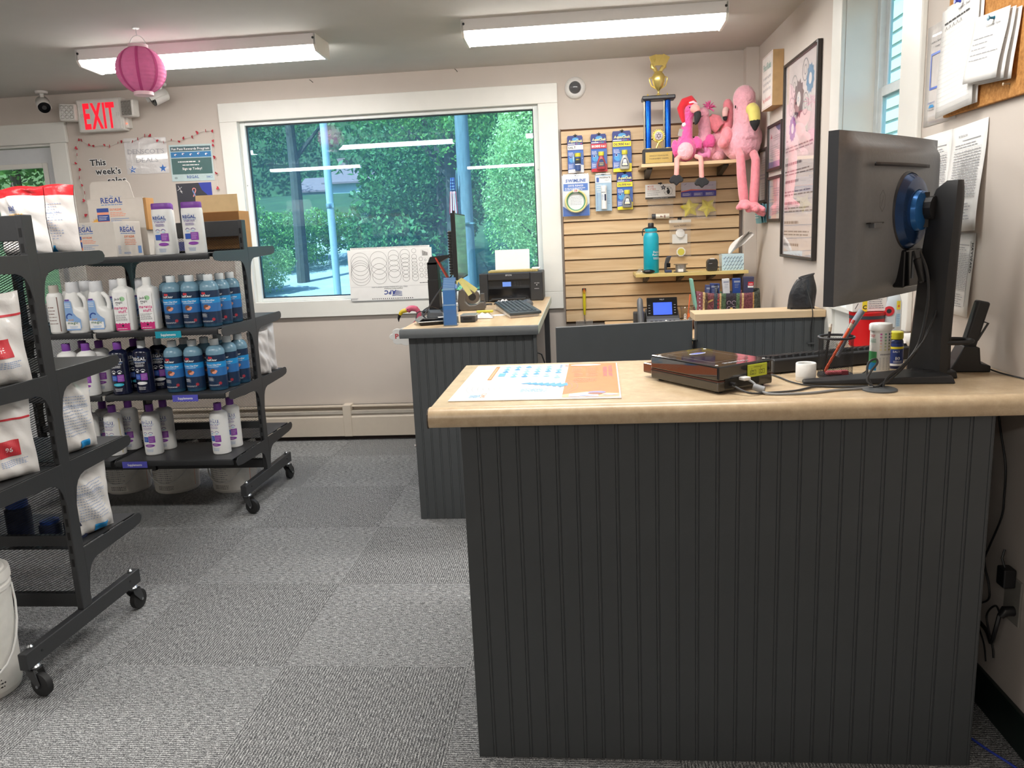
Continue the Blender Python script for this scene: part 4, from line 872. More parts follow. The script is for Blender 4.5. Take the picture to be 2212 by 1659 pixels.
p = Print(lambda u, v, h: (.0754+h, u, v)); regal(p, .085, .112, .095); p.text('OXY-KLEAR', .09, .085, .010, orange_i, bold=1, width=.065); p.lines(.05, .05, .135, .08, 4, salmon_i, fill=.4, seed=6, left=False); p.lines(.01, .012, .03, .05, 7, ltblue_i, fill=.3, seed=7); p.rect(.138, .012, .160, .046, ltblue_i); p.lines(.045, .01, .09, .02, 2, ltblue_i, fill=.4, seed=8); p.obj('side_artwork', t)
t = thing('cardboard_box', 'open tan cardboard box on the top shelf', 'box', (-1.80, 3.93, 1.2745)); 
G().box(-.125, .095, -.06, .06, 0, .185, kraft).obj('carton_body', t, None, bevel=.001); G().box(-.123, .093, -.064, -.0605, .05, .182, tan_in).obj('open_side', t, None); G().hexa([(-.125, -.06, .185), (.095, -.06, .185), (.095, -.055, .185), (-.125, -.055, .185), (-.125, -.05, .268), (.09, -.05, .268), (.09, -.046, .268), (-.125, -.046, .268)], M('kraft_light', '#d8bb8c', .8, var=.05)).obj('raised_flap', t, None)

# pouches
pouch_m = M('white_pouch_film', '#e6e2df', .28, var=.03, scale=18, bump=.35, coat=.2); clear_film = M('clear_pouch_film', '#e8e3e0', .25, var=.05, scale=14, bump=.5, coat=.3)
redseal = M('red_seal_film', '#d3232c', .3, var=.06, scale=20, bump=.4)
def pouch(lb, x, y, z, w, h, d, rz, red=0., art='regal', seed=1, lean=0., film=None, grp='white pouches'):
    t = thing('chemical_pouch', lb, 'bag', (x, y, z), 0, grp, (lean, 0, rz)); q = random.Random(seed); ph = [q.random()*6 for _ in range(8)]
    def fn(side):
        def f(u, v):
            edge = math.sin(math.pi*u)**.6 if 0 < u < 1 else 0; prof = (min(v/.12, 1))**.5*(1-v)**.45+ (.03 if v > .9 else 0)
            wr = .006*math.sin(u*9+ph[0]+v*5)+.005*math.sin(v*17+ph[1]+u*4)+.003*math.sin(u*23+v*21+ph[2])
            bottom = .55*d*max(0, 1-v/.06) if False else 0
            xx = (u-.5)*w*(1-.05*math.sin(math.pi*v)+.015*math.sin(v*9+ph[3])); yy = side*(d/2*edge*prof+(wr*edge if .03 < v < .93 else 0)+.0012)
            return (xx, yy, h*v*(1+.02*math.sin(u*6+ph[4])*v))
        return f
    fm = film or pouch_m; vr = 1-red
    G().grid(lambda u, v: fn(-1)(1-u, v*vr), 18, 22, fm).grid(lambda u, v: fn(1)(u, v*vr), 18, 22, fm).obj('film', t, 60)
    if red: G().grid(lambda u, v: fn(-1)(1-u, vr+v*red), 14, 5, redseal).grid(lambda u, v: fn(1)(u, vr+v*red), 14, 5, redseal).obj('red_seal', t, 60)
    p = Print(lambda u, v, hh: (lambda c: (c[0], c[1]-.0008-hh, c[2]))(fn(-1)(u/w+.5, v/h)), w/36, h/44)
    if art == 'regal':
        regal(p, -w*.05, h*.66, w*.24); p.lines(-w*.2, h*.58, w*.2, h*.62, 1, sun_i, fill=.6, seed=3, left=False); p.lines(-w*.3, h*.3, w*.36, h*.54, 9, ltblue_i, fill=.25, seed=seed); p.rect(w*.15, h*.06, w*.33, h*.17, ltblue_i)
    elif art == 'red':
        p.rect(-w*.5, h*.74, w*.48, h*.765, red_i); p.rect(-w*.1, h*.3, w*.22, h*.5, red_i); p.text('96', .05*w, h*.36, h*.06, wht_i, bold=1); p.lines(-w*.1, h*.18, w*.35, h*.26, 4, ltblue_i, fill=.3, seed=3)
    elif art == 'back':
        p.lines(-w*.36, h*.22, w*.34, h*.75, 14, M('pale_blue_ink', '#a9b9d6', .5), fill=.28, seed=seed); p.rect(-w*.1, h*.05, w*.2, h*.14, cyan_i); p.rect(-w*.38, h*.6, w*.3, h*.605, ltblue_i)
    elif art == 'redback': p.rect(-w*.5, h*.9, w*.5, h*.93, red_i); p.lines(-w*.4, h*.3, w*.4, h*.6, 8, ltblue_i, fill=.28, seed=seed)
    if art: p.obj('printed_label', t)
    return t
pouch('white pouch with red seal on top of the foreground shelving, front one', -1.765, 2.40, 1.288, .23, .215, .075, -.35, .13, seed=2)
pouch('white pouch with red seal on top of the foreground shelving, rear one', -1.765, 2.52, 1.288, .22, .225, .06, -.1, .15, 'back', seed=3)
pouch('small red-sealed white pouch left of the low printed carton', -2.39, 3.56, Z1, .17, .15, .06, .1, .14, None, seed=9)
pouch('white pouch with a red stripe on the upper left foreground shelf', -1.71, 2.10, .922, .21, .27, .075, RAD(70), 0, 'red', seed=4, lean=.0)
pouch('white pouch with a red patch on the lower left foreground shelf', -1.735, 2.10, .637, .20, .24, .08, RAD(62), 0, 'red', seed=5)
pouch('crumpled white pouch on the third shelf behind the foreground upright', -1.72, 2.42, .637, .16, .255, .07, RAD(75), 0, 'back', seed=6)
pouch('white pouch with blue patch on the lowest shelf behind the foreground upright', -1.715, 2.43, .342, .17, .25, .08, RAD(75), 0, 'back', seed=7)
pouch('clear crinkled pouch on the window side of the far shelving, front one', -1.70, 3.925, .617, .13, .23, .05, RAD(60), 0, None, seed=8, film=clear_film)
pouch('clear crinkled pouch on the window side of the far shelving, rear one', -1.72, 4.04, .617, .14, .25, .05, RAD(55), 0, None, seed=11, film=clear_film)
pouch('white pouch at the far left of the top foreground shelf', -2.02, 2.38, 1.288, .2, .22, .07, -.2, .13, 'regal', seed=12)
def capjar(lb, x, y, z, r, h):
    t = thing('jar', lb, 'jar', (x, y, z), group='dark blue-capped jars'); G().lathe([(r*.95, 0), (r, .004), (r, h*.8), (r*.8, h*.85)], M('navy_jar', '#2a3350', .3), 20).obj('body', t, 40); G().lathe([(r*.86, h*.84), (r*.86, h), (r*.8, h*1.01)], M('cobalt_cap', '#3159b5', .35), 20).obj('lid', t, 40)
capjar('blue-capped jar behind the mesh on the lowest left shelf, right one', -1.745, 2.385, .342, .035, .075); capjar('blue-capped jar behind the mesh on the lowest left shelf, middle one', -1.84, 2.39, .342, .035, .06); capjar('tall dark jar behind the mesh on the lowest left shelf', -1.95, 2.39, .342, .04, .13)
# ------------------------------------------------------------------ hung from the ceiling and on the back wall
def lantern():
    t = thing('paper_lantern', 'pink paper lantern hanging from the ceiling', 'lantern', (-1.972, 3.6, 2.088)); pk = M('pink_lantern_paper', '#f07fb4', .8, var=.06, scale=40, sub=.3); n = 15
    prof = []
    for i in range(n*4+1):
        a = -1.22+2.44*i/(n*4); r = .106*math.cos(a)*(1-.018*abs(math.cos(i*math.pi/4*1.0))); prof.append((r, .096*math.sin(a)/math.sin(1.22)))
    G().lathe(prof, pk, 40, cap=False).obj('paper_shade', t, 60)
    dk = M('lantern_seam', '#cf4d8c', .8)
    for k in range(8):
        q = RAD(-75+k*45)+.12
        def strip(u, v, q=q): 
            a = -1.21+2.42*v; r = .1068*math.cos(a); b = q+(u-.5)*.012/max(r, .03); return (r*math.cos(b), r*math.sin(b), .0962*math.sin(a)/math.sin(1.22))
        G().grid(strip, 1, 24, dk).obj('seam', t, 60)
    rim = M('pale_pink_rim', '#f0cfd6', .5)
    G().lathe([(.040, .094), (.042, .095), (.042, .108), (.037, .108), (.037, .095)], rim, 32, cap=False).obj('top_rim', t, 40); G().lathe([(.040, -.110), (.042, -.109), (.042, -.094)], rim, 32, cap=True).obj('bottom_rim', t, 40)
    G().tube([(.037*math.cos(a), 0, .106+.042*math.sin(a)) for a in [math.pi*i/14 for i in range(15)]], .0016, white_pl, 6).obj('wire_handle', t)
    h = thing('ceiling_hook', 'clear adhesive hook and wire on the ceiling above the pink lantern', 'hook', (-1.972, 3.6, ZC)); G().lathe([(.014, -.004), (.016, -.001), (.016, 0)], white_pl, 16).obj('pad', h); G().tube([(0, 0, -.004), (0, 0, -.02), (.003, 0, -.03), (0, 0, -.034), (-.003, 0, -.030)], .0012, steel_m, 6).obj('wire', h)
lantern()
def bullet_cam(lb, loc, aim):
    t = thing('security_camera', lb, 'camera', loc, group='bullet cameras'); wm = M('camera_white', '#dcdad6', .4)
    G().lathe([(.032, -.014), (.036, -.006), (.036, 0)], wm, 24).obj('mount', t, 40); G().tube([(0, 0, -.014), (0, 0, -.045), (.012*aim[0], .012*aim[1], -.06)], .012, wm, 14).obj('arm', t)
    d = Vector(aim).normalized(); c = Vector((0, 0, -.075))+d*.02; q = d.to_track_quat('Z', 'Y').to_euler()
    b = G().lathe([(.024, -.06), (.033, -.052), (.036, .035)], wm, 28).obj('camera_body', t, 40, loc=c, rot=q); G().lathe([(.0345, .034), (.0345, .041), (.001, .042)], gloss_black, 28).obj('lens_face', b); G().lathe([(.012, .041), (.013, .045), (.006, .046)], dgrey_m, 18).obj('lens', b)
    G().grid(lambda u, v: (.0385*math.cos(math.pi*u), .0385*math.sin(math.pi*u), -.055+.115*v), 16, 1, wm).obj('sun_hood', b, solid=.002)
bullet_cam('white bullet security camera left of the exit sign', (-3.285, 4.80, ZC), (.55, -.7, -.45)); bullet_cam('white bullet security camera half hidden behind the pink lantern', (-2.52, 4.80, ZC), (-.62, -.62, -.42))
def exit_sign():
    t = thing('exit_sign', 'white exit sign with red letters and two emergency lamp heads', 'sign', (-2.965, YB, 2.12)); wm = M('exit_housing', '#dddbd5', .45)
    G().box(-.152, .150, -.062, 0, -.098, .098, wm).obj('housing', t, None, bevel=.008, seg=3); G().box(-.14, .135, -.066, -.06, -.088, .09, M('exit_face', '#e4e2dd', .4)).obj('face_plate', t, None, bevel=.003)
    G().box(.148, .168, -.045, 0, -.085, .085, wm).obj('battery_box', t, None, bevel=.004)
    p = Print(flat_y(-.003, -.0665, -.076)); rl = M('exit_red_glow', '#f0142c', .4, emit=.55); p.text('EXIT', 0, 0, .150, rl, bold=2, width=.205, sp=.06); p.obj('letters', t)
    p = Print(flat_y(0, -.0663, 0)); 
    for s in (-1, 1):
        for k in (0, .012): p.poly([(s*(.122-k), .012), (s*(.128-k), 0), (s*(.122-k), -.012), (s*(.118-k), -.012), (s*(.123-k), 0), (s*(.118-k), .012)][::s], M('chevron_grey', '#cfcdc8', .5))
    p.obj('chevrons', t)
    for x, rz in ((-.195, .12), (.205, -.35)):
        h = G().box(-.052, .052, -.028, .028, -.052, .052, wm).obj('lamp_head', t, None, bevel=.012, seg=3, loc=(x, -.07, .03-(.004 if x > 0 else .008)), rot=(0, RAD(3), rz)); G().cyl((0, .02, 0), (-.05 if x > 0 else .05, .045, 0), .014, wm, 12).obj('swivel_arm', h)
        ch = M('lamp_reflector', '#d6d4cf', .15, .9); G().box(-.043, .043, -.0295, -.0275, -.043, .043, M('lamp_bezel', '#b9b7b2', .3, .6)).obj('bezel', h, None)
        for i in range(3):
            for j in range(3): G().at((-.028+.028*i, -.0305, -.028+.028*j), (RAD(90), 0, 0)).lathe([(.0125, .0), (.010, .0), (.004, -.006), (.001, -.004)], ch, 12, cap=False).obj('reflector_cup', h, 40)
    G().ell((.158, -.046, -.058), .0035, M('charge_led', '#ff5030', .4, emit=2.5), 8, 6).obj('indicator_led', t)
exit_sign()
def dome_cam():
    t = thing('dome_camera', 'round white dome camera above the slat wall', 'camera', (-.022, YB, 2.115)); g = lambda: G().at((0, 0, 0), (RAD(90), 0, 0))
    g().lathe([(.062, 0), (.062, .012), (.056, .022), (.042, .028), (.036, .027)], M('camera_white', '#dcdad6', .4), 36).obj('housing', t, 40); g().lathe([(.036, .026), (.034, .038), (.026, .049), (.012, .056), (.001, .057)], M('smoked_dome', '#55575a', .08, coat=.5), 28).obj('dome', t, 60)
    for a in (.6, 2.5, 4.4): g().lathe([(.004, .020), (.003, .024)], black_m, 10, c=(.049*math.cos(a), .049*math.sin(a), 0)).obj('screw', t)
dome_cam()
for lb, x, z in (('small nail in the back wall above the picture window left', -1.613, 2.242), ('small nail in the back wall above the picture window right', -.721, 2.25)):
    tag(G().tube([(0, 0, 0), (-.004, -.018, .006), (-.012, -.026, .012)], .0016, black_m, 6).obj('wall_nail', None, loc=(x, YB, z)), lb, 'nail')
def garland():
    T = [(-3.156,1.986),(-3.141,1.984),(-3.094,1.952),(-3.066,1.944),(-2.992,1.946),(-2.959,1.937),(-2.901,1.956),(-2.877,1.961),(-2.804,1.958),(-2.767,1.97),(-2.718,1.989),(-2.685,1.987),(-2.641,1.954),(-2.601,1.943),(-2.548,1.954),(-2.499,1.941),(-2.468,1.96),(-2.411,1.965),(-2.375,1.988),(-2.319,1.996),(-2.276,1.992)]
    L = [(-3.184,1.937),(-3.183,1.899),(-3.201,1.845),(-3.18,1.805),(-3.19,1.757),(-3.18,1.708),(-3.169,1.662),(-3.183,1.613),(-3.154,1.578),(-3.184,1.521)]
    R_ = [(-2.279,1.933),(-2.282,1.907),(-2.282,1.835),(-2.281,1.738),(-2.283,1.647)]
    t = thing('heart_garland', 'garland of small red hearts around the sale posters', 'garland', (-3.156, YB-.012, 1.986)); rm = M('garland_red', '#b7283a', .6)
    q = random.Random(5); o = (-3.156, 1.986)
    pts = [(x-o[0], -.0, z-o[1]) for x, z in L[::-1]+T+R_]; G().tube(pts, .0011, M('clear_line', '#d8d2cc', .4), 5).obj('line', t)
    hp = [(.011*math.sin(a)**3*1.15, .0098*(math.cos(a)*.95-.38*math.cos(2*a)-.15*math.cos(3*a)-.05*math.cos(4*a))) for a in [2*math.pi*i/18 for i in range(18)]]
    me = G().prism(hp, rm, -.0012, .0012, 'y').mesh('heart', None)
    for x, z in L+T+R_:
        h = bpy.data.objects.new('heart', me); COL.objects.link(h); h.parent = t; h.location = (x-o[0], -.004, z-o[1]); h.rotation_euler = (q.uniform(-.5, .5), q.uniform(-2.6, 2.6), q.uniform(-1.0, 1.0)); h.scale = (q.uniform(.65, .9),)*3
garland()
sleeve = M('laminated_sheet', '#d7d3d2', .12, var=.03, scale=9, bump=.5, coat=.6)
def sheet(name, lb, cat, x0, x1, z0, z1, y, mat, draw, rot=0., th=.0012, printname='print'):
    """thin sheet on the back wall; draw(p, w, h) with the origin at the lower left"""
    t = thing(name, lb, cat, ((x0+x1)/2, y, (z0+z1)/2), rot=(0, rot, 0)); w, h = x1-x0, z1-z0
    G().box(-w/2, w/2, -th, 0, -h/2, h/2, mat).obj('sheet', t, None); p = Print(flat_y(-w/2, -th-.0002, -h/2)); draw(p, w, h); p.obj(printname, t); return t
def d_deals(p, w, h):
    p.text("DENSCOT'S", w*.5, h*.56, h*.13, greyink_m, serif=True, bold=-1, width=w*.86); p.text('DEALS', w*.51, h*.32, h*.13, greyink_m, serif=True, bold=-1, width=w*.52)
    p.star(w*.14, h*.13, h*.115, M('star_blue', '#2f6fc0', .3)); p.star(w*.86, h*.14, h*.115, M('star_blue', '#2f6fc0', .3)); p.line((w*.07, h*.17), (w*.21, h*.08), .004, wht_i); p.line((w*.08, h*.22), (w*.2, h*.13), .002, wht_i)
sheet('sale_poster', "glossy white DENSCOT'S DEALS sheet with two blue stars", 'poster', -2.872, -2.592, 1.758, 1.978, YB-.001, sleeve, d_deals, RAD(1.0))
def d_fun(p, w, h):
    p.rect(0, 0, w, h, M('poster_pale', '#bcd0d2', .3)); p.rect(w*.03, h*.82, w*.97, h*.95, M('poster_slate', '#48646c', .3)); p.rect(w*.03, h*.65, w*.97, h*.80, M('poster_blue', '#2c7ab4', .3)); p.rect(w*.03, h*.19, w*.97, h*.63, M('poster_teal', '#35605f', .25))
    p.text('Fun Pass Rewards Program', w*.5, h*.855, h*.065, wht_i, bold=1, width=w*.88)
    for k in range(5): p.disc(w*(.14+.18*k), h*.725+h*.02*(k % 2), h*.04, wht_i, 14, ry=h*.028); p.disc(w*(.155+.18*k), h*.715+h*.02*(k % 2), h*.02, blue_i, 10)
    p.lines(w*.18, h*.50, w*.62, h*.56, 1, wht_i, fill=.5, seed=4); p.text('$1', w*.68, h*.51, h*.045, wht_i, bold=1); p.lines(w*.28, h*.41, w*.74, h*.47, 1, wht_i, fill=.4, seed=5); p.text('Sign up Today!', w*.5, h*.31, h*.065, wht_i, bold=1, width=w*.46)
    p.text('REGAL', w*.5, h*.075, h*.075, blue_i, bold=1, serif=True, width=w*.28); p.frame(w*.82, h*.07, w*.95, h*.13, h*.006, blue_i); p.lines(w*.835, h*.085, w*.935, h*.115, 1, blue_i, fill=.6, seed=2); p.disc(w*.1, h*.09, h*.05, M('poster_grey', '#8fa0a4', .4), 16, ry=h*.03)
sheet('rewards_poster', 'glossy teal Fun Pass Rewards Program poster', 'poster', -2.580, -2.300, 1.700, 1.922, YB-.001, sleeve, d_fun, RAD(1.0))
def d_vet(p, w, h):
    p.rect(0, 0, w, h, M('poster_charcoal', '#35353f', .3)); p.poly([(w*.64, h), (w*.72, h*.85), (w*.86, h*.75), (w*.96, h*.6), (w, h*.48), (w, h)], M('poster_royal', '#2f3fa6', .3))
    pk_ = M('ribbon_pink', '#ee9a95', .4); bl_ = M('ribbon_blue', '#6f8fc4', .4)
    p.ring(w*.5, h*.86, w*.055, w*.022, pk_, 16, a0=-.4, a1=3.5); p.line((w*.545, h*.85), (w*.46, h*.72), w*.03, pk_); p.line((w*.455, h*.85), (w*.53, h*.72), w*.03, bl_); p.line((w*.06, h*.96), (w*.16, h*.8), .002, wht_i); p.line((w*.03, h*.86), (w*.16, h*.93), .002, wht_i); p.star(w*.13, h*.84, w*.05, wht_i, k=.2, n=4)
    p.text('TO OUR VETERANS', w*.52, h*.56, h*.065, wht_i, bold=0, width=w*.56); p.lines(w*.22, h*.22, w*.82, h*.48, 4, M('faint_print', '#b9b9c4', .5), fill=.4, seed=5, left=False)
sheet('veterans_poster', 'dark TO OUR VETERANS poster with pink ribbon', 'poster', -2.562, -2.328, 1.385, 1.687, YB-.001, sleeve, d_vet)
def d_prot(p, w, h): p.text('PROTECTING', w*.5, h*.82, h*.06, ink_m, bold=1, width=w*.8); p.rect(w*.05, h*.1, w*.95, h*.7, M('poster_purple', '#5c5f93', .3))
sheet('notice_sheet', 'small white and purple PROTECTING notice below the veterans poster', 'poster', -2.60, -2.40, 1.20, 1.378, YB-.001, sleeve, d_prot)
def d_pool(p, w, h): p.text('Pool Checklist', w*.55, h*.62, h*.06, M('pale_ink', '#b5b2b2', .6), width=w*.7); p.lines(w*.3, h*.2, w*.85, h*.5, 4, M('pale_ink', '#b5b2b2', .6), fill=.3, seed=3)
sheet('notice_sheet', 'plain pale checklist sheet behind the display carton', 'poster', -2.90, -2.63, 1.22, 1.57, YB-.001, paper_m, d_pool)
def word(wd, x0, x1, zb, cap):
    t = thing('cutout_word', 'black cut-out word '+wd+' with white border on the back wall', 'sign', ((x0+x1)/2, YB, zb), group="cut-out words of the sale heading")
    p = Print(flat_y(0, -.0012, 0)); GLYB = 'w'
    for dx in (-1, 0, 1):
        for dz in (-1, 0, 1): p.text(wd, dx*cap*.10, dz*cap*.10, cap, paper_m, bold=2, width=x1-x0-cap*.2)
    p.obj('paper_border', t); p2 = Print(flat_y(0, -.0022, 0)); p2.text(wd, 0, 0, cap, ink_m, bold=1, serif=True, width=x1-x0-cap*.2); p2.obj('letters', t)
word('This', -3.118, -3.005, 1.826, .038); word("week's", -3.088, -2.912, 1.770, .038); word('sales', -3.015, -2.885, 1.712, .038)

def calendar():
    t = thing('wall_calendar', 'upside-down APC calendar board with rows of circles against the window', 'calendar', (-1.21, 4.900, 1.065)); w, h = .538, .318
    G().box(-w/2, w/2, -.004, 0, -h/2, h/2, paper_m).obj('board', t, None); G().box(-w/2+.02, w/2-.012, -.002, .004, h/2, h/2+.014, paper_m).obj('back_sheet', t, None)
    g = G()
    for k in range(58): x = -w/2+.03+k*(w-.055)/57; g.tube([(x, -.003, h/2+.004), (x, -.002, h/2+.018), (x+.002, .004, h/2+.018)], .0008, black_m, 4, cap=False)
    g.obj('wire_binding', t)['kind'] = 'stuff'
    p = Print(flat_y(-w/2, -.0045, -h/2)); K = w/835; 
    def C(x, y, r): p.ring((x-45)*K, h-(y-452)*K*.97, r*K, .0012, greyink_m if False else ink_m, 36)
    for y, r in ((572, 92), (612, 92), (652, 94), (678, 97), (705, 100)): C(165, y, r)
    for y, r in ((560, 86), (618, 82), (672, 78), (725, 72)): C(352, y, r)
    for y, r in ((520, 54), (568, 56), (622, 58), (676, 62), (724, 65)): C(502, y, r)
    for k in range(7): C(615, 512+k*39, 49-2.4*k)
    for y, r in ((480, 22), (540, 25), (578, 26), (612, 27), (646, 28), (680, 30), (715, 31), (748, 32)): C(706, y, r)
    for k in range(4): C(770, 565+k*54, 19)
    for k in range(5): C(816, 576+k*41, 10+1.6*k)
    for k in range(13): C(850, 568+k*15, 9-.4*k)
    p.rect(.008, .086, w-.012, .0868, greyink_m); p.text('APC', w*.39+.05, .060, .026, M('logo_navy', '#2c3f8f', .5), rot=math.pi, bold=2, width=.075, slant=.15); p.text('Aquatic Parts Company', w*.52, .074, .0075, ink_m, rot=math.pi, width=.12)
    for k in range(4): p.poly([(w*.50+.002*k, .024+.0085*k), (w*.56, .028+.0085*k), (w*.62, .023+.0085*k), (w*.62, .026+.0085*k), (w*.56, .032+.0085*k), (w*.50+.002*k, .028+.0085*k)], M('logo_navy', '#2c3f8f', .5))
    p.lines(w*.26, .078, w*.72, .085, 2, greyink_m, fill=.35, seed=3)
    for k in range(20): p.rect(.14+.0135*k, .006, .145+.0135*k, .012, ink_m)
    p.rect(.003, .002, .005, .016, ink_m); p.lines(.008, .006, .05, .018, 2, greyink_m, fill=.4, seed=4); p.frame(w-.065, h-.062, w-.022, h-.012, .0006, greyink_m)
    for k in range(5): p.rect(w-.058+.007*k, h-.05, w-.0545+.007*k, h-.018-.003*k, ink_m)
    p.lines(w*.84, .098, w*.98, .104, 1, ink_m, fill=.5, seed=9); p.obj('print', t)
calendar()
# ------------------------------------------------------------------ slat wall and what hangs there
SY = 4.885          # face of the slats
def slatwall():
    t = thing('slat_wall', 'maple slat wall panel beside the picture window', 'slat wall', (-.113, YB, .717)); W = 1.045
    G().box(0, W, -.016, -.001, 0, 1.165, M('slat_groove_dark', '#5a3c22', .8)).obj('backing_board', t, None); P = .0764; n = 15
    pf = [(-.016, .0), (-.040, .0), (-.040, P-.011), (-.028, P-.011), (-.028, P-.006), (-.016, P-.006)]
    me = G().prism(pf, maple, 0, W, 'x').mesh('slat', None)
    for k in range(n):
        o = bpy.data.objects.new('slat', me); COL.objects.link(o); o.parent = t; o.location = (0, 0, .012+k*P)
    G().box(-.004, 0, -.040, -.001, 0, 1.165, M('edge_dark', '#6b5340', .6)).obj('edge_strip', t, None); G().box(W, W+.004, -.040, -.001, 0, 1.165, M('edge_dark', '#6b5340', .6)).obj('edge_strip', t, None)
slatwall()
def hook(x, z, l=.07):
    g = G().tube([(0, .012, .004), (0, -.004, .004), (0, -l, .0), (0, -l-.006, .012)], .0022, black_m, 6).box(-.012, .012, -.004, .002, -.012, .012, black_m)
    tag(g.obj('display_hook', None, loc=(x, SY, z)), HOOKL.pop(0), 'hook', 'slat wall hooks')
HOOKL = ['black wire hook holding the SALT test card', 'black wire hook holding the red BROMINE test card', 'black wire hook holding the upper yellow CHLORINE test card', 'black wire hook holding the dive ring card', 'black wire hook holding the phosphate test card', 'black wire hook holding the lower yellow CHLORINE test card', 'black wire hook holding the mouse buster bag', 'black wire hook holding the yellow star bag', 'black wire hook holding the clear bag of yellow discs']
navy_c = M('card_navy', '#27357f', .35); cblue = M('card_blue', '#3867b8', .35); cyan_g = M('card_cyan', '#4f9fd8', .35); clearp = mat_glass('clear_blister', (.985, .99, .99), 1.0, .05, veil=(.9, .92, .94, .035)); ycap = M('yellow_cap', '#d8cf2f', .4)
def aquachek(lb, x0, x1, z0, z1, band, bandtxt, txtcol, foot, bottle, vial=False):
    w, h = x1-x0, z1-z0; t = thing('test_strip_card', lb, 'test kit', ((x0+x1)/2, SY-.022, z0), group='test strip cards'); e = .006
    wave = [(w/2-.002, 0), (w/2, h*.12), (w/2-.003, h*.3), (w/2, h*.42), (w/2-.004, h*.62), (w/2-.006, h*.9), (w/2-.01, h), (.008, h), (.006, h-.008), (-.006, h-.008), (-.008, h)]
    G().prism(wave+[(-w/2+.004, h), (-w/2, h*.95), (-w/2, .0)], navy_c, 0, .0016, 'y').obj('card', t, None)
    p = Print(flat_y(0, -.0004, 0)); p.rect(-w*.47, h*.70, w*.44, h*.965, navy_c); p.disc(0, h*.9, w*.2, cyan_g, 18, ry=h*.05); p.text('AquaChek', -.0, h*.825, h*.068, M('logo_yellow', '#efe79a', .4), bold=2, width=w*.84, slant=.12)
    p.rect(-w*.46, h*.765, -.002, h*.787, wht_i)
    for k in range(4): p.rect(.002+k*.0095, h*.765, .0095+k*.0095, h*.79, (M('chip_pink', '#c87fa0', .4), M('chip_grn', '#88b098', .4), ltblue_i, red_i)[k])
    p.rect(-w*.48, h*.62, w*.46, h*.745, band); p.text(bandtxt, -w*.44, h*.65, h*.062, txtcol, bold=2, align='l', width=w*(.45 if vial else .82)); p.rect(-w*.48, h*.02, w*.47, h*.60, cblue); p.disc(-w*.22, h*.36, w*.2, cyan_g, 18, ry=h*.09)
    p.poly([(-w*.48, 0), (w*.48, 0), (w*.48, h*.2), (w*.25, h*.22), (.0, h*.10), (-w*.48, h*.08)], foot); p.lines(-w*.44, h*.46, -w*.08, h*.56, 3, wht_i, fill=.35, seed=2)
    p.frame(-w*.44, h*.1, -w*.16, h*.24, .001, wht_i); p.lines(-w*.42, h*.12, -w*.18, h*.22, 4, wht_i, fill=.4, seed=3); p.disc(-w*.3, h*.42, w*.07, wht_i, 14); p.disc(-w*.3, h*.42, w*.058, navy_c, 14); p.obj('print', t)
    c = w*.12
    if vial: 
        G().lathe([(.0165, h*.05), (.0175, h*.055), (.0175, h*.42)], M('vial_blue', '#31508f', .3), 20, c=(c, -.012, 0)).obj('vial', t, 40); G().lathe([(.0185, h*.42), (.0185, h*.515), (.017, h*.52)], ycap, 20, c=(c, -.012, 0)).obj('vial_cap', t, 40)
        p = Print(lambda u, v, hh: (c+(.0178+hh)*math.sin(u/.0178), -.012-(.0178+hh)*math.cos(u/.0178), v), .004); p.rect(-.02, h*.24, .02, h*.38, M('vial_dark', '#1d2430', .4)); p.text('SALT', 0, h*.33, .007, yellow_i, bold=1, width=.022); p.rect(-.02, h*.2, .02, h*.225, wht_i); p.obj('vial_label', t)
    else:
        G().lathe([(.024, h*.06), (.027, h*.075), (.0285, h*.14), (.026, h*.23), (.0185, h*.33), (.013, h*.39), (.0125, h*.42)], bottle, 24, c=(c, -.008, 0), sy=.55).obj('bottle', t, 40); G().lathe([(.0165, h*.42), (.017, h*.43), (.017, h*.515), (.0155, h*.525)], ycap, 20, c=(c, -.008, 0), sy=.75).obj('bottle_cap', t, 40)
        p = Print(flat_y(c, -.0245, 0)); lm = wht_i if bandtxt[0] == 'C' else navy_c; p.poly([(-.020, h*.13), (.020, h*.13), (.019, h*.2), (.010, h*.31), (.0, h*.335), (-.010, h*.31), (-.019, h*.2)], M('bottle_label_dark', '#2b3040', .4)); p.poly([(-.016, h*.15), (.016, h*.15), (.008, h*.30), (-.008, h*.30)], lm); p.text('AquaChek', 0, h*.215, .005, yellow_i if lm is navy_c else blue_i, bold=1, width=.026); p.lines(-.012, h*.155, .012, h*.2, 3, yellow_i, fill=.4, seed=3, left=False); p.obj('bottle_label', t)
    G().box(c-.034, c+.034, -.030, -.0005, h*.03, h*.545, clearp).obj('blister', t, None, bevel=.012, seg=3)
    hook((x0+x1)/2, z1-.006, .045)
aquachek('AquaChek SALT test card with white band on the slat wall', -.077, .020, 1.625, 1.838, wht_i, 'SALT', ink_m, wht_i, navy_c, True)
aquachek('AquaChek BROMINE test card with red band on the slat wall', .062, .159, 1.624, 1.840, red_i, 'BROMINE 4-in-1', wht_i, red_i, M('bottle_red', '#b93a48', .3))
aquachek('AquaChek CHLORINE test card with yellow band, upper of two', .189, .303, 1.617, 1.850, yellow_i, 'CHLORINE 4-in-1', navy_i, yellow_i, M('bottle_clear', '#c9c9c0', .3))
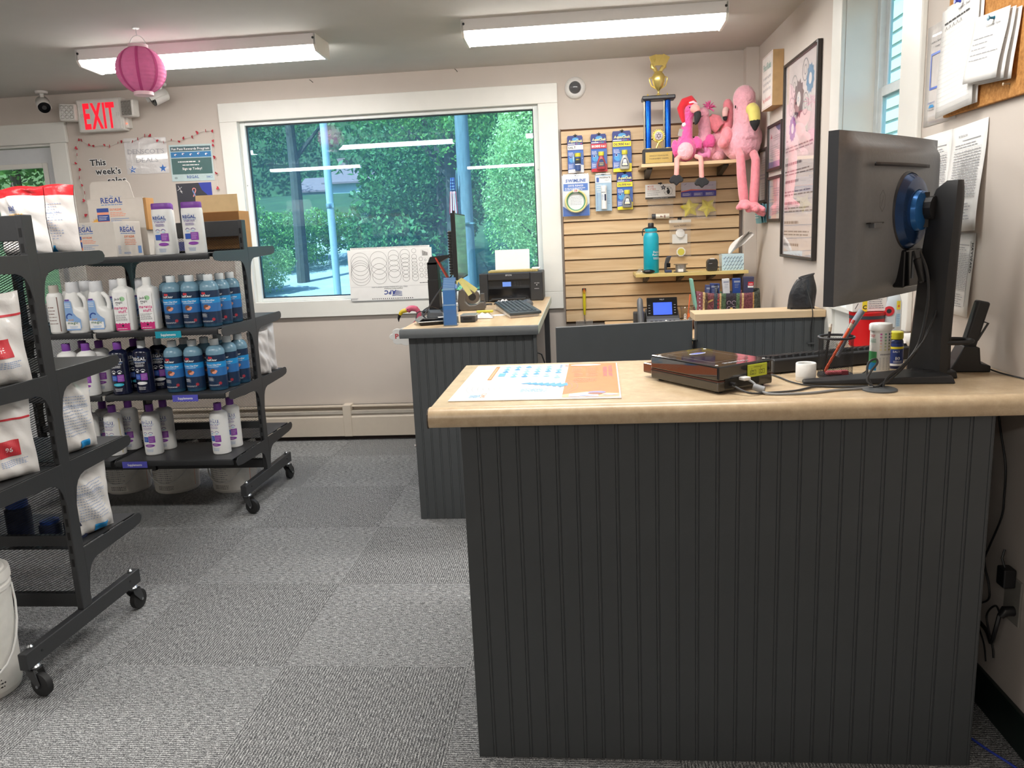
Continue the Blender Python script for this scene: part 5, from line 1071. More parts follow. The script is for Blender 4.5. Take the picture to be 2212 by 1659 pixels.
def swimline():
    x0, x1, z0, z1 = -.115, .047, 1.372, 1.612; w, h = x1-x0, z1-z0; t = thing('dive_ring_card', 'SWIMLINE dive ring card with yellow and green ring', 'pool toy', ((x0+x1)/2, SY-.022, z0))
    G().box(-w/2, w/2, 0, .0016, 0, h, M('card_white', '#e6ebf2', .3)).obj('card', t, None, bevel=.004); p = Print(flat_y(0, -.0004, 0))
    p.text('SWIMLINE', 0, h*.83, h*.072, cblue, bold=2, width=w*.74, slant=.1); p.rect(-w*.45, h*.62, w*.45, h*.79, M('card_sky', '#4f7fd0', .3)); p.text('DIVE RINGS', 0, h*.72, h*.045, wht_i, bold=1, width=w*.56); p.lines(-w*.4, h*.63, w*.4, h*.70, 2, wht_i, fill=.45, seed=4); p.poly([(-w*.49, 0), (w*.49, 0), (w*.49, h*.3), (w*.2, h*.1), (-w*.2, h*.1), (-w*.49, h*.25)], cblue); p.disc(0, h*.36, w*.33, wht_i, 28); p.lines(-w*.22, h*.26, w*.22, h*.48, 6, greyink_m, fill=.3, seed=5, left=False); p.obj('print', t)
    for nm, r, rr, m, dy in (('yellow_ring', .062, .0058, M('ring_yellow', '#e0d48c', .35), -.018), ('green_ring', .055, .0055, M('ring_green', '#3f9268', .35), -.010)):
        G().tube([(r*math.cos(a), dy, h*.36+r*math.sin(a)) for a in [2*math.pi*i/40 for i in range(41)]], rr, m, 10, cap=False).obj(nm, t)
    G().box(-.016, .016, -.025, -.0005, h*.36+.052, h*.36+.072, M('ring_tag_white', '#e8e4e0', .4)).obj('ring_clip', t, None, bevel=.002); p = Print(flat_y(0, -.0256, h*.36)); p.text('20', 0, .057, .011, red_i, bold=2, width=.018); p.obj('clip_number', t)
    G().box(-w*.52, w*.52, -.03, -.0008, -.004, h+.01, clearp).obj('clamshell', t, None, bevel=.012, seg=3); hook((x0+x1)/2, z1-.004, .045)
swimline()
def phosphate():
    x0, x1, z0, z1 = .083, .180, 1.394, 1.605; w, h = x1-x0, z1-z0; t = thing('phosphate_test_card', 'pale blue PHOSPHATE test card with white vial', 'test kit', ((x0+x1)/2, SY-.022, z0))
    G().box(-w/2, w/2, 0, .0016, 0, h, M('card_pale_blue', '#a9c6dd', .35)).obj('card', t, None, bevel=.003); p = Print(flat_y(0, -.0004, 0)); p.rect(-w*.48, h*.78, w*.48, h*.97, wht_i); p.text('PHOSPHATE', w*.1, h*.90, h*.045, ink_m, bold=2, width=w*.66); p.text('TEST', w*.22, h*.825, h*.045, greyink_m, width=w*.3); p.rect(-w*.42, h*.80, -w*.26, h*.93, cblue); p.lines(-w*.42, h*.5, -w*.1, h*.75, 4, wht_i, fill=.3, seed=3); p.text('Easy Instant Results!', -w*.36, h*.04, .006, cblue, rot=math.pi/2, align='l', width=h*.5)
    for k in range(9): p.rect(w*.24, h*(.2+.045*k), w*.4, h*(.205+.045*k), navy_i)
    p.obj('print', t); G().lathe([(.016, h*.05), (.017, h*.055), (.017, h*.62)], white_pl, 20, c=(w*.02, -.014, 0)).lathe([(.018, h*.62), (.018, h*.69), (.017, h*.7)], white_pl, 20, c=(w*.02, -.014, 0)).obj('vial', t, 40)
    p = Print(lambda u, v, hh: (w*.02+(.0172+hh)*math.sin(u/.0172), -.014-(.0172+hh)*math.cos(u/.0172), v), .004); p.rect(.002, h*.28, .012, h*.46, navy_i); p.text('PHOS', -.004, h*.5, .006, navy_i, bold=1, width=.02); p.lines(-.014, h*.3, 0, h*.46, 5, ltblue_i, fill=.35, seed=6); p.obj('vial_label', t)
    G().box(-w*.52, w*.52, -.034, -.0008, -.006, h+.012, clearp).obj('clamshell', t, None, bevel=.01, seg=3); hook((x0+x1)/2, z1-.002, .045)
phosphate()
aquachek('AquaChek CHLORINE test card with yellow band, lower of two', .211, .307, 1.396, 1.612, yellow_i, 'CHLORINE 4-in-1', navy_i, yellow_i, M('bottle_grey', '#8d8f90', .3))
crinkle = mat_glass('crinkled_clear_film', (.985, .985, .98), 1.0, .12, veil=(.92, .91, .9, .16))
def film(name, parent, w, z0, z1, y, seed, amp=.006):
    q = random.Random(seed); a, b, c = q.random()*6, q.random()*6, q.random()*6
    G().grid(lambda u, v: ((u-.5)*w*(1-.06*math.sin(math.pi*v)), y-amp*(math.sin(9*u+a+4*v)+.6*math.sin(17*v+b+7*u)+.4*math.sin(31*u+23*v+c)), z0+(z1-z0)*v), 16, 16, crinkle).obj(name, parent, 60)
def mouse_bag():
    t = thing('mouse_buster_bag', 'clear bag with white MOUSE BUSTERS header and small vial', 'package', (.468, SY-.014, 1.535)); w, h = .178, .085
    G().box(-w/2, w/2, -.0014, 0, -h, 0, paper_m).obj('header_card', t, None); p = Print(flat_y(-w/2, -.0016, -h)); p.text('MOUSE', w*.08, h*.80, h*.13, M('faded_red', '#d8998e', .6), bold=1, align='l', width=w*.2); p.text('BUSTERS', w*.08, h*.62, h*.13, M('faded_red', '#d8998e', .6), bold=1, align='l', width=w*.27); p.rect(w*.07, h*.55, w*.46, h*.565, ink_m); p.lines(w*.07, h*.22, w*.52, h*.48, 4, greyink_m, fill=.3, seed=4)
    p.star(w*.6, h*.76, h*.2, ink_m, k=.5); p.star(w*.6, h*.76, h*.11, greyink_m, k=.5); p.ring(w*.76, h*.52, h*.29, .0012, ink_m, 28); p.disc(w*.765, h*.46, h*.11, ink_m, 16, ry=h*.17); p.disc(w*.745, h*.68, h*.07, ink_m, 14, ry=h*.06); p.line((w*.63, h*.38), (w*.86, h*.72), .0012, ink_m); p.line((w*.8, h*.3), (w*.92, h*.27), .001, ink_m)
    p.rect(0, 0, w, h*.12, M('header_dark', '#4a4742', .5)); p.text('www.Mouse-Busters.com', w*.5, h*.03, h*.06, wht_i, width=w*.5); p.obj('print', t)
    film('clear_bag', t, .155, -.205, -h, -.012, 3); G().cyl((-.052, -.012, -.188), (-.030, -.012, -.188), .0165, dgrey_m, 18).obj('vial_cap', t, 40); G().cyl((-.030, -.012, -.188), (.05, -.012, -.188), .0155, M('vial_pale', '#d5cdbd', .2), 18).obj('vial', t, 40)
    p = Print(lambda u, v, hh: (u, -.012-.0158-hh, -.188+v)); p.disc(.0, 0, .004, M('dark_red_ink', '#6b2a24', .5), 10); p.line((.004, -.003), (.012, -.001), .002, M('dark_red_ink', '#6b2a24', .5)); p.rect(.020, -.009, .025, .006, M('dark_red_ink', '#6b2a24', .5)); p.obj('vial_label', t); hook(.468, 1.532, .03)
mouse_bag()
def star_bag():
    t = thing('star_float_bag', 'clear bag of two yellow star floats with blue header', 'package', (.692, SY-.014, 1.537)); w, h = .205, .085; G().box(-w/2, w/2, -.0014, 0, -h, 0, M('header_pale', '#b9b4c2', .4)).obj('header_card', t, None)
    p = Print(flat_y(-w/2, -.0016, -h)); p.poly([(0, h*.40), (w*.3, h*.52), (w*.6, h*.46), (w, h*.42), (w, h*.34), (0, h*.34)], M('header_orange', '#d9674f', .4)); p.poly([(0, 0), (w, 0), (w, h*.38), (w*.6, h*.42), (w*.25, h*.43), (0, h*.34)], M('header_violet', '#41409a', .4)); 
    for k in range(3): p.rect(w*(.03+.33*k), h*.06, w*(.29+.33*k), h*.28, M('header_lilac', '#6d6bab', .4)); p.lines(w*(.05+.33*k), h*.08, w*(.27+.33*k), h*.26, 3, wht_i, fill=.25, seed=k)
    p.line((w*.09, h*.82), (w*.16, h*.9), .0016, ink_m); p.lines(w*.65, h*.72, w*.93, h*.78, 1, M('faint_violet', '#7a75a6', .5), fill=.5, seed=3); p.obj('print', t)
    ym = M('star_yellow_plastic', '#d3c22c', .35)
    for sx, rot in ((-.052, .1), (.05, .55)):
        pts = [((.062 if i % 2 == 0 else .033)*math.cos(rot+math.pi/2+math.pi*i/5), (.062 if i % 2 == 0 else .033)*math.sin(rot+math.pi/2+math.pi*i/5)) for i in range(10)]
        g = G(); g.add([(sx, -.030, -.150)]+[(sx+a, -.008, -.150+b) for a, b in pts]+[(sx, -.002, -.150)], [(0, 1+(i+1) % 10, 1+i) for i in range(10)]+[(11, 1+i, 1+(i+1) % 10) for i in range(10)], ym); g.obj('star_float', t, None, bevel=.002)
    film('clear_bag', t, .2, -.215, -h, -.032, 5, .002); hook(.692, 1.534, .03)
star_bag()
def disc_bag():
    t = thing('parts_bag', 'clear zip bag with white parts and a yellow disc', 'package', (.582, SY-.006, 1.327)); film('clear_bag', t, .13, -.225, 0, -.022, 8, .003); G().box(-.065, .065, -.020, -.018, -.022, -.006, M('zip_strip', '#d9d3c8', .4)).obj('zip_strip', t, None)
    q = lambda a, b, r, n=8: [(a+r*math.cos(RAD(22.5)+2*math.pi*i/n), b+r*math.sin(RAD(22.5)+2*math.pi*i/n)) for i in range(n)]
    G().prism(q(.006, -.195, .028), white_pl, -.016, -.004, 'y').obj('octagon_fitting', t, None, bevel=.001); G().at((.006, -.016, -.195), (RAD(90), 0, 0)).lathe([(.0205, 0), (.0205, .002), (.001, .002)], M('disc_yellow', '#d8cc2a', .35), 24).obj('yellow_disc', t)
    G().at((.002, -.008, -.085), (RAD(70), 0, RAD(10))).lathe([(.020, -.006), (.027, -.004), (.027, .004), (.018, .008)], white_pl, 24).obj('round_fitting', t, 40); G().box(-.045, .045, -.006, -.002, -.145, -.09, paper_m).obj('paper_insert', t, None, bevel=.002)
    p = Print(flat_y(0, -.0235, 0)); p.text('POOL TOOLS', 0, -.045, .009, ink_m, width=.07, rot=.12); p.lines(-.03, -.065, .04, -.052, 2, greyink_m, fill=.35, seed=3, left=False); p.obj('print', t); hook(.582, 1.322, .03)
disc_bag()
def shelves():
    for lb, x0, x1, zt, m, bx in (('upper maple shelf on the slat wall carrying the trophy', .338, .862, 1.636, maple, (.375, .80)), ('lower yellowish shelf on the slat wall carrying the teal bottle', .300, .935, 1.022, mat_wood('yellow_maple', '#c7ad68', '#dcc684', .4, 'x'), (.36, .56, .74, .90))):
        t = thing('slat_shelf', lb, 'shelf', (0, 0, zt)); G().box(x0, x1, 4.605, SY-.002, -.018, 0, m).obj('board', t, None, bevel=.001)
        for b in bx: G().prism([(SY, -.019), (SY-.22, -.019), (SY-.22, -.027), (SY-.04, -.060), (SY, -.068)], black_m, b, b+.022 if len(bx) > 2 else b+.03, 'x').obj('bracket', t, None)
shelves()
gold = M('trophy_gold', '#e3cc7a', .28, .75, var=.05); goldp = M('gold_plastic', '#dcc265', .3, .7)
def trophy():
    t = thing('trophy', 'tall trophy with gold cup and two blue columns on the upper shelf', 'trophy', (.447, 4.715, 1.637)); bk = M('trophy_black', '#28272a', .35)
    G().box(-.092, .080, -.045, .045, 0, .085, bk).obj('base', t, None, bevel=.003); G().box(-.080, .070, -.047, -.0445, .006, .066, M('plaque_gold', '#c9ad6a', .3, .7)).obj('plaque', t, None)
    p = Print(flat_y(-.005, -.0474, 0)); p.text('DENSCOT POOL & SPA', 0, .042, .0075, ink_m, width=.105); p.text('TOURNAMENT CHAMPS', 0, .026, .0075, ink_m, width=.108); p.obj('engraving', t)
    blm = M('column_blue_foil', '#1259c4', .12, .75, var=.45, scale=26, stretch=(1, 1, .45))
    for x in (-.060, .050):
        c = G().lathe([(.0165, .088), (.0165, .348)], blm, 24, c=(x, -.01, 0)).obj('column', t, 40); G().box(x-.026, x-.019, -.022, -.002, .086, .350, M('column_trim', '#8a8578', .3, .8)).obj('column_trim', c, None); G().lathe([(.019, .084), (.019, .09)], goldp, 20, c=(x, -.01, 0)).obj('column_ring', c)
        G().lathe([(.005, .372), (.006, .378), (.003, .386), (.001, .388)], goldp, 12, c=(x, 0, 0)).obj('finial', t)
    G().box(-.094, .090, -.05, .05, .350, .372, bk).obj('deck', t, None, bevel=.006, seg=3)
    m = G().at((-.003, -.02, .155), (RAD(90), 0, 0)); m.lathe([(.028, -.003), (.030, .0), (.028, .004), (.022, .005)], goldp, 32).obj('medallion', t, 40); G().at((-.003, -.026, .155), (RAD(90), 0, 0)).lathe([(.023, 0), (.021, .002), (.001, .002)], M('medal_silver', '#b9b0b4', .3, .6), 24).obj('medal_face', t)
    for k in range(20): a = 2*math.pi*k/20; G().ell((-.003+.032*math.cos(a), -.02, .155+.032*math.sin(a)), (.0055, .003, .0055), goldp, 8, 6).obj('laurel_leaf', t)
    p = Print(flat_y(-.003, -.0288, .155)); p.star(0, 0, .018, M('medal_dark', '#6a5f66', .4, .5), k=.5, n=6); p.disc(0, 0, .006, M('medal_silver', '#b9b0b4', .3, .6), 12); p.obj('medal_relief', t)
    G().tube([(-.016, -.02, .090), (-.003, -.02, .118), (.012, -.02, .13)], .0045, goldp, 8).tube([(.010, -.02, .090), (-.003, -.02, .118), (-.016, -.02, .13)], .0045, goldp, 8).obj('ribbon_stand', t)
    G().lathe([(.020, .372), (.018, .378), (.006, .384), (.005, .400), (.010, .406), (.026, .425), (.034, .450), (.037, .476), (.034, .482), (.030, .490), (.022, .498), (.020, .505)], gold, 32).obj('cup', t, 60)
    for s in (-1, 1): G().tube([(s*.018, 0, .414), (s*.040, 0, .430), (s*.048, 0, .455), (s*.050, 0, .470), (s*.042, 0, .476), (s*.034, 0, .468)], .0035, gold, 8).obj('cup_handle', t)
    # hand of cards on top
    G().tube([(-.012, 0, .503), (-.020, 0, .520), (-.034, 0, .530), (-.036, 0, .548)], [.010, .012, .012, .008], gold, 10).tube([(.012, 0, .503), (.020, 0, .520), (.034, 0, .530), (.036, 0, .548)], [.010, .012, .012, .008], gold, 10).obj('figure_hands', t)
    for k, (a, dx) in enumerate(((-.28, -.014), (.05, .002), (.5, .018))): G().box(-.021, .021, -.0012, .0012, 0, .060, gold).obj('figure_card', t, None, bevel=.002, loc=(dx, -.006-.004*k, .535), rot=(RAD(-8), a, 0))
    p = Print(lambda u, v, h: (-.022+u, -.016-h, .568+v)); p.disc(0, 0, .006, M('card_engrave', '#8d7a3c', .4, .8), 10); p.line((0, -.012), (0, 0), .003, M('card_engrave', '#8d7a3c', .4, .8)); p.obj('card_mark', t)
trophy()

# ---- plush flamingos
def plush_mat(n, c, b=.9): return M(n, c, .95, var=.10, scale=55, bump=b, sheen=.6, spec=.1)
def soft(g, name, parent, vox=.006, fur=.0):
    o = g.obj(name, parent, 60); md = o.modifiers.new('r', 'REMESH'); md.mode = 'VOXEL'; md.voxel_size = vox; md.use_smooth_shade = True; s = o.modifiers.new('s', 'SMOOTH'); s.iterations = 6; s.factor = .6
    if fur:
        tx = bpy.data.textures.get('fur_clouds') or bpy.data.textures.new('fur_clouds', 'CLOUDS'); tx.noise_scale = .012; d = o.modifiers.new('d', 'DISPLACE'); d.texture = tx; d.strength = fur; d.mid_level = .5; d.texture_coords = 'LOCAL'
    return o
felt_blk = M('black_felt', '#2c2c2e', .95, var=.08, bump=.3)
def big_flamingo():
    t = thing('plush_flamingo', 'largest pale pink plush flamingo with yellow beak, legs hanging off the shelf', 'plush toy', (.905, 4.70, 1.637)); pk = plush_mat('plush_pale_pink', '#eeb0be'); ck = plush_mat('plush_coral', '#f0909b', .4)
    g = G().ell((.0, -.0, .09), (.108, .085, .098), pk).ell((.035, .02, .12), (.085, .075, .09), pk).tube([(.015, -.01, .12), (.018, -.02, .20), (.010, -.03, .27), (.008, -.035, .315)], [.085, .068, .062, .058], pk, 16).ell((.005, -.04, .325), (.062, .062, .072), pk); soft(g, 'body', t, .006, .006)
    soft(G().tube([(.035, -.085, .265), (.042, -.112, .250), (.046, -.120, .215), (.046, -.122, .19)], [.036, .034, .032, .029], M('beak_yellow', '#e5d878', .9, sheen=.3), 14), 'beak', t, .005)
    soft(G().tube([(.046, -.122, .20), (.048, -.122, .178), (.050, -.120, .150), (.05, -.118, .140)], [.029, .026, .012, .004], felt_blk, 14), 'beak_tip', t, .004)
    for x0, pts in ((0, [(-.030, -.075, .045), (-.028, -.125, .01), (-.024, -.132, -.08), (-.012, -.130, -.19), (-.008, -.132, -.235)]), (1, [(.052, -.07, .03), (.055, -.122, -.01), (.052, -.128, -.12), (.045, -.128, -.22), (.045, -.125, -.25)])):
        l = soft(G().tube(pts, [.024, .024, .026, .027, .024], ck, 14), 'leg', t, .006); e = pts[-1]
        f = G().ell((e[0], e[1]-.01, e[2]-.012), (.034, .03, .028), ck); 
        for s in ((-.030, 0, .03), (.0, -.02, .035), (.035, .0, .03)): f.tube([(e[0], e[1], e[2]-.01), (e[0]+s[0], e[1]-.035+s[1], e[2]-.028), (e[0]+s[0]*1.5, e[1]-.055+s[1], e[2]-.034)], [.022, .02, .012], ck, 10)
        if x0: f.tube([(e[0], e[1], e[2]-.01), (e[0]+.035, e[1]-.02, e[2]-.045), (e[0]+.06, e[1]-.03, e[2]-.062)], [.024, .022, .014], ck, 10)
        soft(f, 'foot', t, .006)
    soft(G().ell((-.085, -.02, .125), (.035, .055, .06), ck).ell((-.11, -.05, .095), (.03, .05, .035), ck), 'wing', t, .006)
    G().ell((-.050, -.082, .278), (.004, .003, .009), felt_blk, 8, 6).obj('eye', t)
big_flamingo()
def hat_flamingo():
    t = thing('plush_flamingo', 'hot pink plush flamingo wearing a red santa hat', 'plush toy', (.592, 4.685, 1.637)); hp = plush_mat('plush_hot_pink', '#e05c9c'); pp = plush_mat('plush_powder_pink', '#ecb2bc'); sk = M('felt_salmon', '#eaa49c', .9, sheen=.3)
    g = G().ell((0, 0, .075), (.062, .055, .07), hp).tube([(.0, 0, .12), (.008, .0, .18), (.012, -.004, .235), (.022, -.01, .275)], [.042, .032, .029, .03], hp, 14).ell((.030, -.014, .282), (.036, .034, .034), hp); soft(g, 'body', t, .005, .008)
    soft(G().ell((-.005, -.042, .06), (.046, .03, .05), pp), 'belly', t, .005, .003)
    soft(G().ell((-.058, .0, .08), (.022, .03, .05), hp).tube([(.05, -.0, .13), (.075, -.01, .10), (.07, -.015, .07)], [.024, .026, .02], hp, 10), 'wing', t, .005, .006)
    soft(G().tube([(.035, -.04, .288), (.052, -.056, .280), (.058, -.062, .262)], [.026, .024, .020], sk, 12), 'beak', t, .004); soft(G().tube([(.057, -.062, .264), (.060, -.064, .24), (.054, -.062, .214), (.046, -.058, .196)], [.0205, .02, .014, .005], felt_blk, 12), 'beak_tip', t, .004)
    rd = M('santa_red_felt', '#cc2230', .9, sheen=.3); hat = thing('santa_hat', 'small red santa hat worn by the hot pink plush flamingo', 'hat', (.592, 4.685, 1.637)); soft(G().tube([(.036, -.008, .308), (.022, -.008, .338), (-.004, -.008, .328), (-.028, -.012, .292), (-.020, -.02, .250), (-.012, -.022, .215)], [.034, .028, .026, .022, .016, .010], rd, 14), 'hat_cone', hat, .005)
    soft(G().ell((-.010, -.022, .205), .0135, white_pl), 'pompom', hat, .004, .003); soft(G().tube([(.062, -.03, .308), (.040, -.038, .322), (.016, -.03, .318)], .008, M('hat_trim', '#f3c9d6', .95, bump=.4), 8), 'hat_trim', hat, .004)
    for x, l in ((-.058, .08), (.074, .10)):
        soft(G().tube([(x*.7, -.045, .03), (x, -.085, .015), (x*1.02, -.092, -.03), (x*1.06, -.09, .0-l)], [.014, .015, .0145, .014], sk, 10), 'leg', t, .004)
        pts = [(-.030, 0), (-.042, -.022), (-.030, -.036), (-.016, -.033), (0, -.050), (.016, -.034), (.034, -.030), (.040, -.014), (.016, .010), (-.014, .010)]; G().prism([(x*1.06+a, b-l) for a, b in pts], felt_blk, -.104, -.084, 'y').obj('webbed_foot', t, None, bevel=.006, seg=3)
    G().ell((.018, -.046, .292), (.003, .002, .004), felt_blk, 8, 6).obj('eye', t)
    tag(G().box(-.012, .012, -.002, .002, -.02, .02, M('toy_tag', '#a8a29c', .5)).obj('toy_tag', None, None, loc=(.562, 4.66, 1.80), rot=(0, .3, .2)), 'small grey paper tag behind the hot pink plush flamingo', 'tag')
hat_flamingo()
def llama_flamingo():
    t = thing('plush_flamingo', 'pale pink plush with pom-pom tuft and closed eyes behind the santa hat one', 'plush toy', (.706, 4.77, 1.637)); pk = plush_mat('plush_baby_pink', '#eaa9bb'); hp = plush_mat('plush_hot_pink', '#e05c9c')
    soft(G().ell((.0, 0, .07), (.07, .06, .07), pk).tube([(.0, 0, .11), (.008, 0, .17), (.0, -.005, .225), (-.008, -.01, .262)], [.046, .036, .035, .034], pk, 14).ell((-.010, -.014, .268), (.040, .036, .038), pk), 'body', t, .005, .004)
    g = G(); q = random.Random(3)
    for i in range(46):
        a, b = q.random()*6.28, math.asin(q.uniform(-.6, 1)); d = Vector((math.cos(a)*math.cos(b), math.sin(a)*math.cos(b), math.sin(b))); c = Vector((.028, -.0, .302)); g.tube([c, c+d*.026, c+d*.044+Vector((0, 0, -.004))], [.005, .0035, .0008], hp, 5)
    g.obj('pompom_tuft', t)['kind'] = 'stuff'
    soft(G().ell((.03, -.045, .115), (.032, .02, .04), hp).ell((.0, -.05, .09), (.02, .015, .03), hp), 'ruff', t, .005, .008)
    bow = M('pink_satin', '#d77fae', .35); soft(G().ell((-.035, -.07, .042), (.016, .012, .022), bow).ell((-.01, -.075, .035), (.022, .012, .014), bow).ell((.018, -.072, .045), (.014, .012, .028), bow).ell((.0, -.075, .065), (.012, .01, .018), bow), 'satin_paw', t, .004)
    G().tube([(-.034+.006*i, -.0505+.0002*i, .254-.004*math.sin(i*math.pi/4)) for i in range(5)], .0012, felt_blk, 6).obj('closed_eye', t)
llama_flamingo()
def winged_flamingo():
    t = thing('plush_flamingo', 'coral-headed plush flamingo with raised wing behind the largest one', 'plush toy', (.800, 4.81, 1.637)); pk = plush_mat('plush_pale_pink', '#eeb0be'); ck = plush_mat('plush_coral', '#f0909b', .4)
    soft(G().ell((0, 0, .09), (.07, .05, .09), pk).ell((-.02, -.04, .03), (.045, .04, .03), pk), 'body', t, .005, .004); soft(G().tube([(.02, -.01, .15), (.045, -.02, .20), (.05, -.02, .27), (.045, -.02, .315)], [.03, .03, .028, .03], ck, 12).ell((.042, -.025, .312), (.027, .03, .036), ck), 'neck', t, .005)
    soft(G().tube([(-.02, -.03, .19), (-.05, -.03, .235), (-.075, -.03, .25)], [.03, .025, .01], ck, 10).tube([(-.01, -.03, .18), (-.05, -.03, .215), (-.08, -.03, .222)], [.028, .02, .008], ck, 10).tube([(.0, -.03, .2), (-.02, -.03, .245), (-.05, -.03, .262)], [.03, .024, .01], ck, 10), 'wing', t, .005)
    soft(G().tube([(.03, -.045, .29), (.022, -.06, .27), (.022, -.062, .245)], [.019, .018, .015], M('felt_pale', '#f0c6c0', .9), 10), 'beak', t, .004); soft(G().tube([(.022, -.062, .246), (.023, -.062, .232), (.026, -.06, .222)], [.0155, .013, .005], felt_blk, 10), 'beak_tip', t, .004)
winged_flamingo()

# ---- on the lower shelf
LZ = 1.0225
def lower_shelf():
    tl = M('teal_powder_coat', '#0c9fb4', .38, var=.03); t = thing('water_bottle', 'tall teal water bottle with black spout lid on the lower shelf', 'bottle', (.396, 4.70, LZ))
    G().lathe([(.042, 0), (.0445, .004), (.0445, .205), (.040, .222), (.034, .230), (.033, .232)], tl, 32).obj('body', t, 40); G().lathe([(.033, .231), (.033, .240)], steel_m, 28).obj('steel_neck', t); G().lathe([(.035, .238), (.0355, .24), (.0355, .254), (.034, .256)], tl, 28).obj('lid_collar', t, 40); G().lathe([(.030, .255), (.030, .262), (.017, .266), (.0165, .284), (.014, .288)], black_m, 24).obj('spout_lid', t, 40)
    G().tube([(-.028, 0, .260), (-.044, -.004, .254), (-.050, -.006, .235), (-.048, -.006, .216)], .0035, black_m, 8).obj('strap', t)
    p = Print(cyl_map(.0447), .004); p.text('Denscot', .036, .116, .0115, wht_i, serif=True, width=.055); p.text('Pool & Spa', .036, .100, .0115, wht_i, serif=True, width=.062); p.lines(.006, .078, .062, .092, 2, wht_i, fill=.4, seed=3, left=False); p.obj('lettering', t)
    t = thing('earbud_case', 'black rounded gadget case in front of the teal bottle', 'case', (.375, 4.625, LZ)); G().ell((0, 0, .012), (.036, .016, .0125), gloss_black, 20, 10).obj('case_shell', t); G().lathe([(.0355, .013), (.0355, .0145)], dgrey_m, 24, sy=.45, c=(0, 0, 0)).obj('seam', t)
    t = thing('clear_wrapper', 'crumpled clear wrapper at the left end of the lower shelf', 'wrapper', (.326, 4.66, LZ)); G().grid(lambda u, v: ((u-.5)*.05, (v-.5)*.05, .022*math.sin(math.pi*u)*math.sin(math.pi*v)*(1+.5*math.sin(u*17+v*13))+.001), 10, 10, crinkle).obj('film', t)
    t = thing('hinged_gadget', 'navy and black hinged gadget standing open on the lower shelf', 'gadget', (.492, 4.67, LZ)); nv = M('navy_plastic', '#2d3a5c', .4); G().box(-.022, .018, -.02, .02, 0, .016, nv).obj('base', t, None, bevel=.004); G().prism([(-.024, .012), (-.014, .012), (.012, .082), (.010, .092), (-.002, .095), (-.014, .085), (-.022, .05)], dgrey_m, -.014, .014, 'y').obj('lid', t, None, bevel=.004); G().box(-.012, .010, -.016, -.013, .03, .055, gloss_black).obj('button_pad', t, None, bevel=.003); G().ell((.004, 0, .09), (.014, .013, .006), nv).obj('lid_tip', t)
    t = thing('wire_spool', 'silver wire spool lying on the lower shelf', 'spool', (.563, 4.675, LZ)); G().lathe([(.040, 0), (.041, .002), (.040, .004)], dgrey_m, 28).lathe([(.040, .043), (.041, .045), (.040, .047)], M('spool_brown', '#7a6a58', .5), 28).obj('flange', t); G().lathe([(.030, .004), (.031, .012), (.030, .02), (.031, .03), (.030, .043)], M('silver_wire', '#b7b2ac', .3, .7, var=.2, scale=90), 28).obj('wire_winding', t, 60); G().box(-.02, .008, -.052, -.05, .004, .020, paper_m).obj('paper_tag', t, None)
    tag(G().box(-.035, .05, -.018, .018, 0, .0015, M('tan_paper', '#cbb88c', .8)).obj('paper_slip', None, None, loc=(.625, 4.64, LZ), rot=(0, 0, .2)), 'tan paper slip beside the wire spool', 'paper')
    t = thing('tape_dispenser', 'black desktop tape dispenser on the lower shelf', 'tape dispenser', (.740, 4.67, LZ)); G().prism([(-.026, 0), (.026, 0), (.030, .01), (.032, .05), (.026, .068), (-.022, .068), (-.031, .052), (-.031, .01)], M('dispenser_black', '#34322f', .35), -.025, .025, 'y').obj('shell', t, None, bevel=.006, seg=3); G().box(-.012, .012, -.020, -.004, .066, .072, paper_m).obj('tape_strip', t, None); p = Print(flat_y(0, -.0255, 0)); p.rect(-.02, .042, -.002, .0445, greyink_m); p.obj('mark', t)
    t = thing('tissue_box', 'blue patterned tissue box on the lower shelf', 'tissue box', (.856, 4.70, LZ)); tb = M('tissue_box_blue', '#c4dde6', .6); G().box(-.062, .060, -.055, .055, 0, .092, tb).obj('carton', t, None, bevel=.001); p = Print(flat_y(-.062, -.0555, 0)); dk = M('tissue_navy', '#23365e', .5); md = M('tissue_mid', '#8fb6cc', .5)
    for k in range(-4, 8):
        for j in range(5):
            cx, cz = k*.0175+.0195*j*.55, .012+.0195*j
            if .006 < cx < .116 and .006 < cz < .086: p.poly([(cx-.008, cz-.0092), (cx-.003, cz-.0065), (cx+.008, cz+.0092), (cx+.003, cz+.0065)], dk)
            cx += .009
            if .006 < cx < .116 and cz < .086: p.disc(cx, cz, .0028, md, 8)
    p.obj('pattern', t); G().box(-.078, -.064, -.054, .05, 0, .094, clearp).obj('clear_sleeve', t, None)
    ts = thing('tissue', 'white tissue pulled up out of the box', 'tissue', (.85, 4.70, LZ+.092)); 
    G().grid(lambda u, v: (-.005+.13*v*(.55+.6*v*.6)+(u-.5)*(.025+.055*math.sin(math.pi*min(v, .9)))*.7, -.0+.03*math.sin(u*8+v*5)*(.3+v)-.02*v, .001+.115*v+.03*(u-.5)*-1*v+.004*math.sin(u*14)), 14, 18, M('tissue_white', '#e9e4df', .85, sub=.1)).obj('sheet', ts, 60, solid=.0008)
lower_shelf()
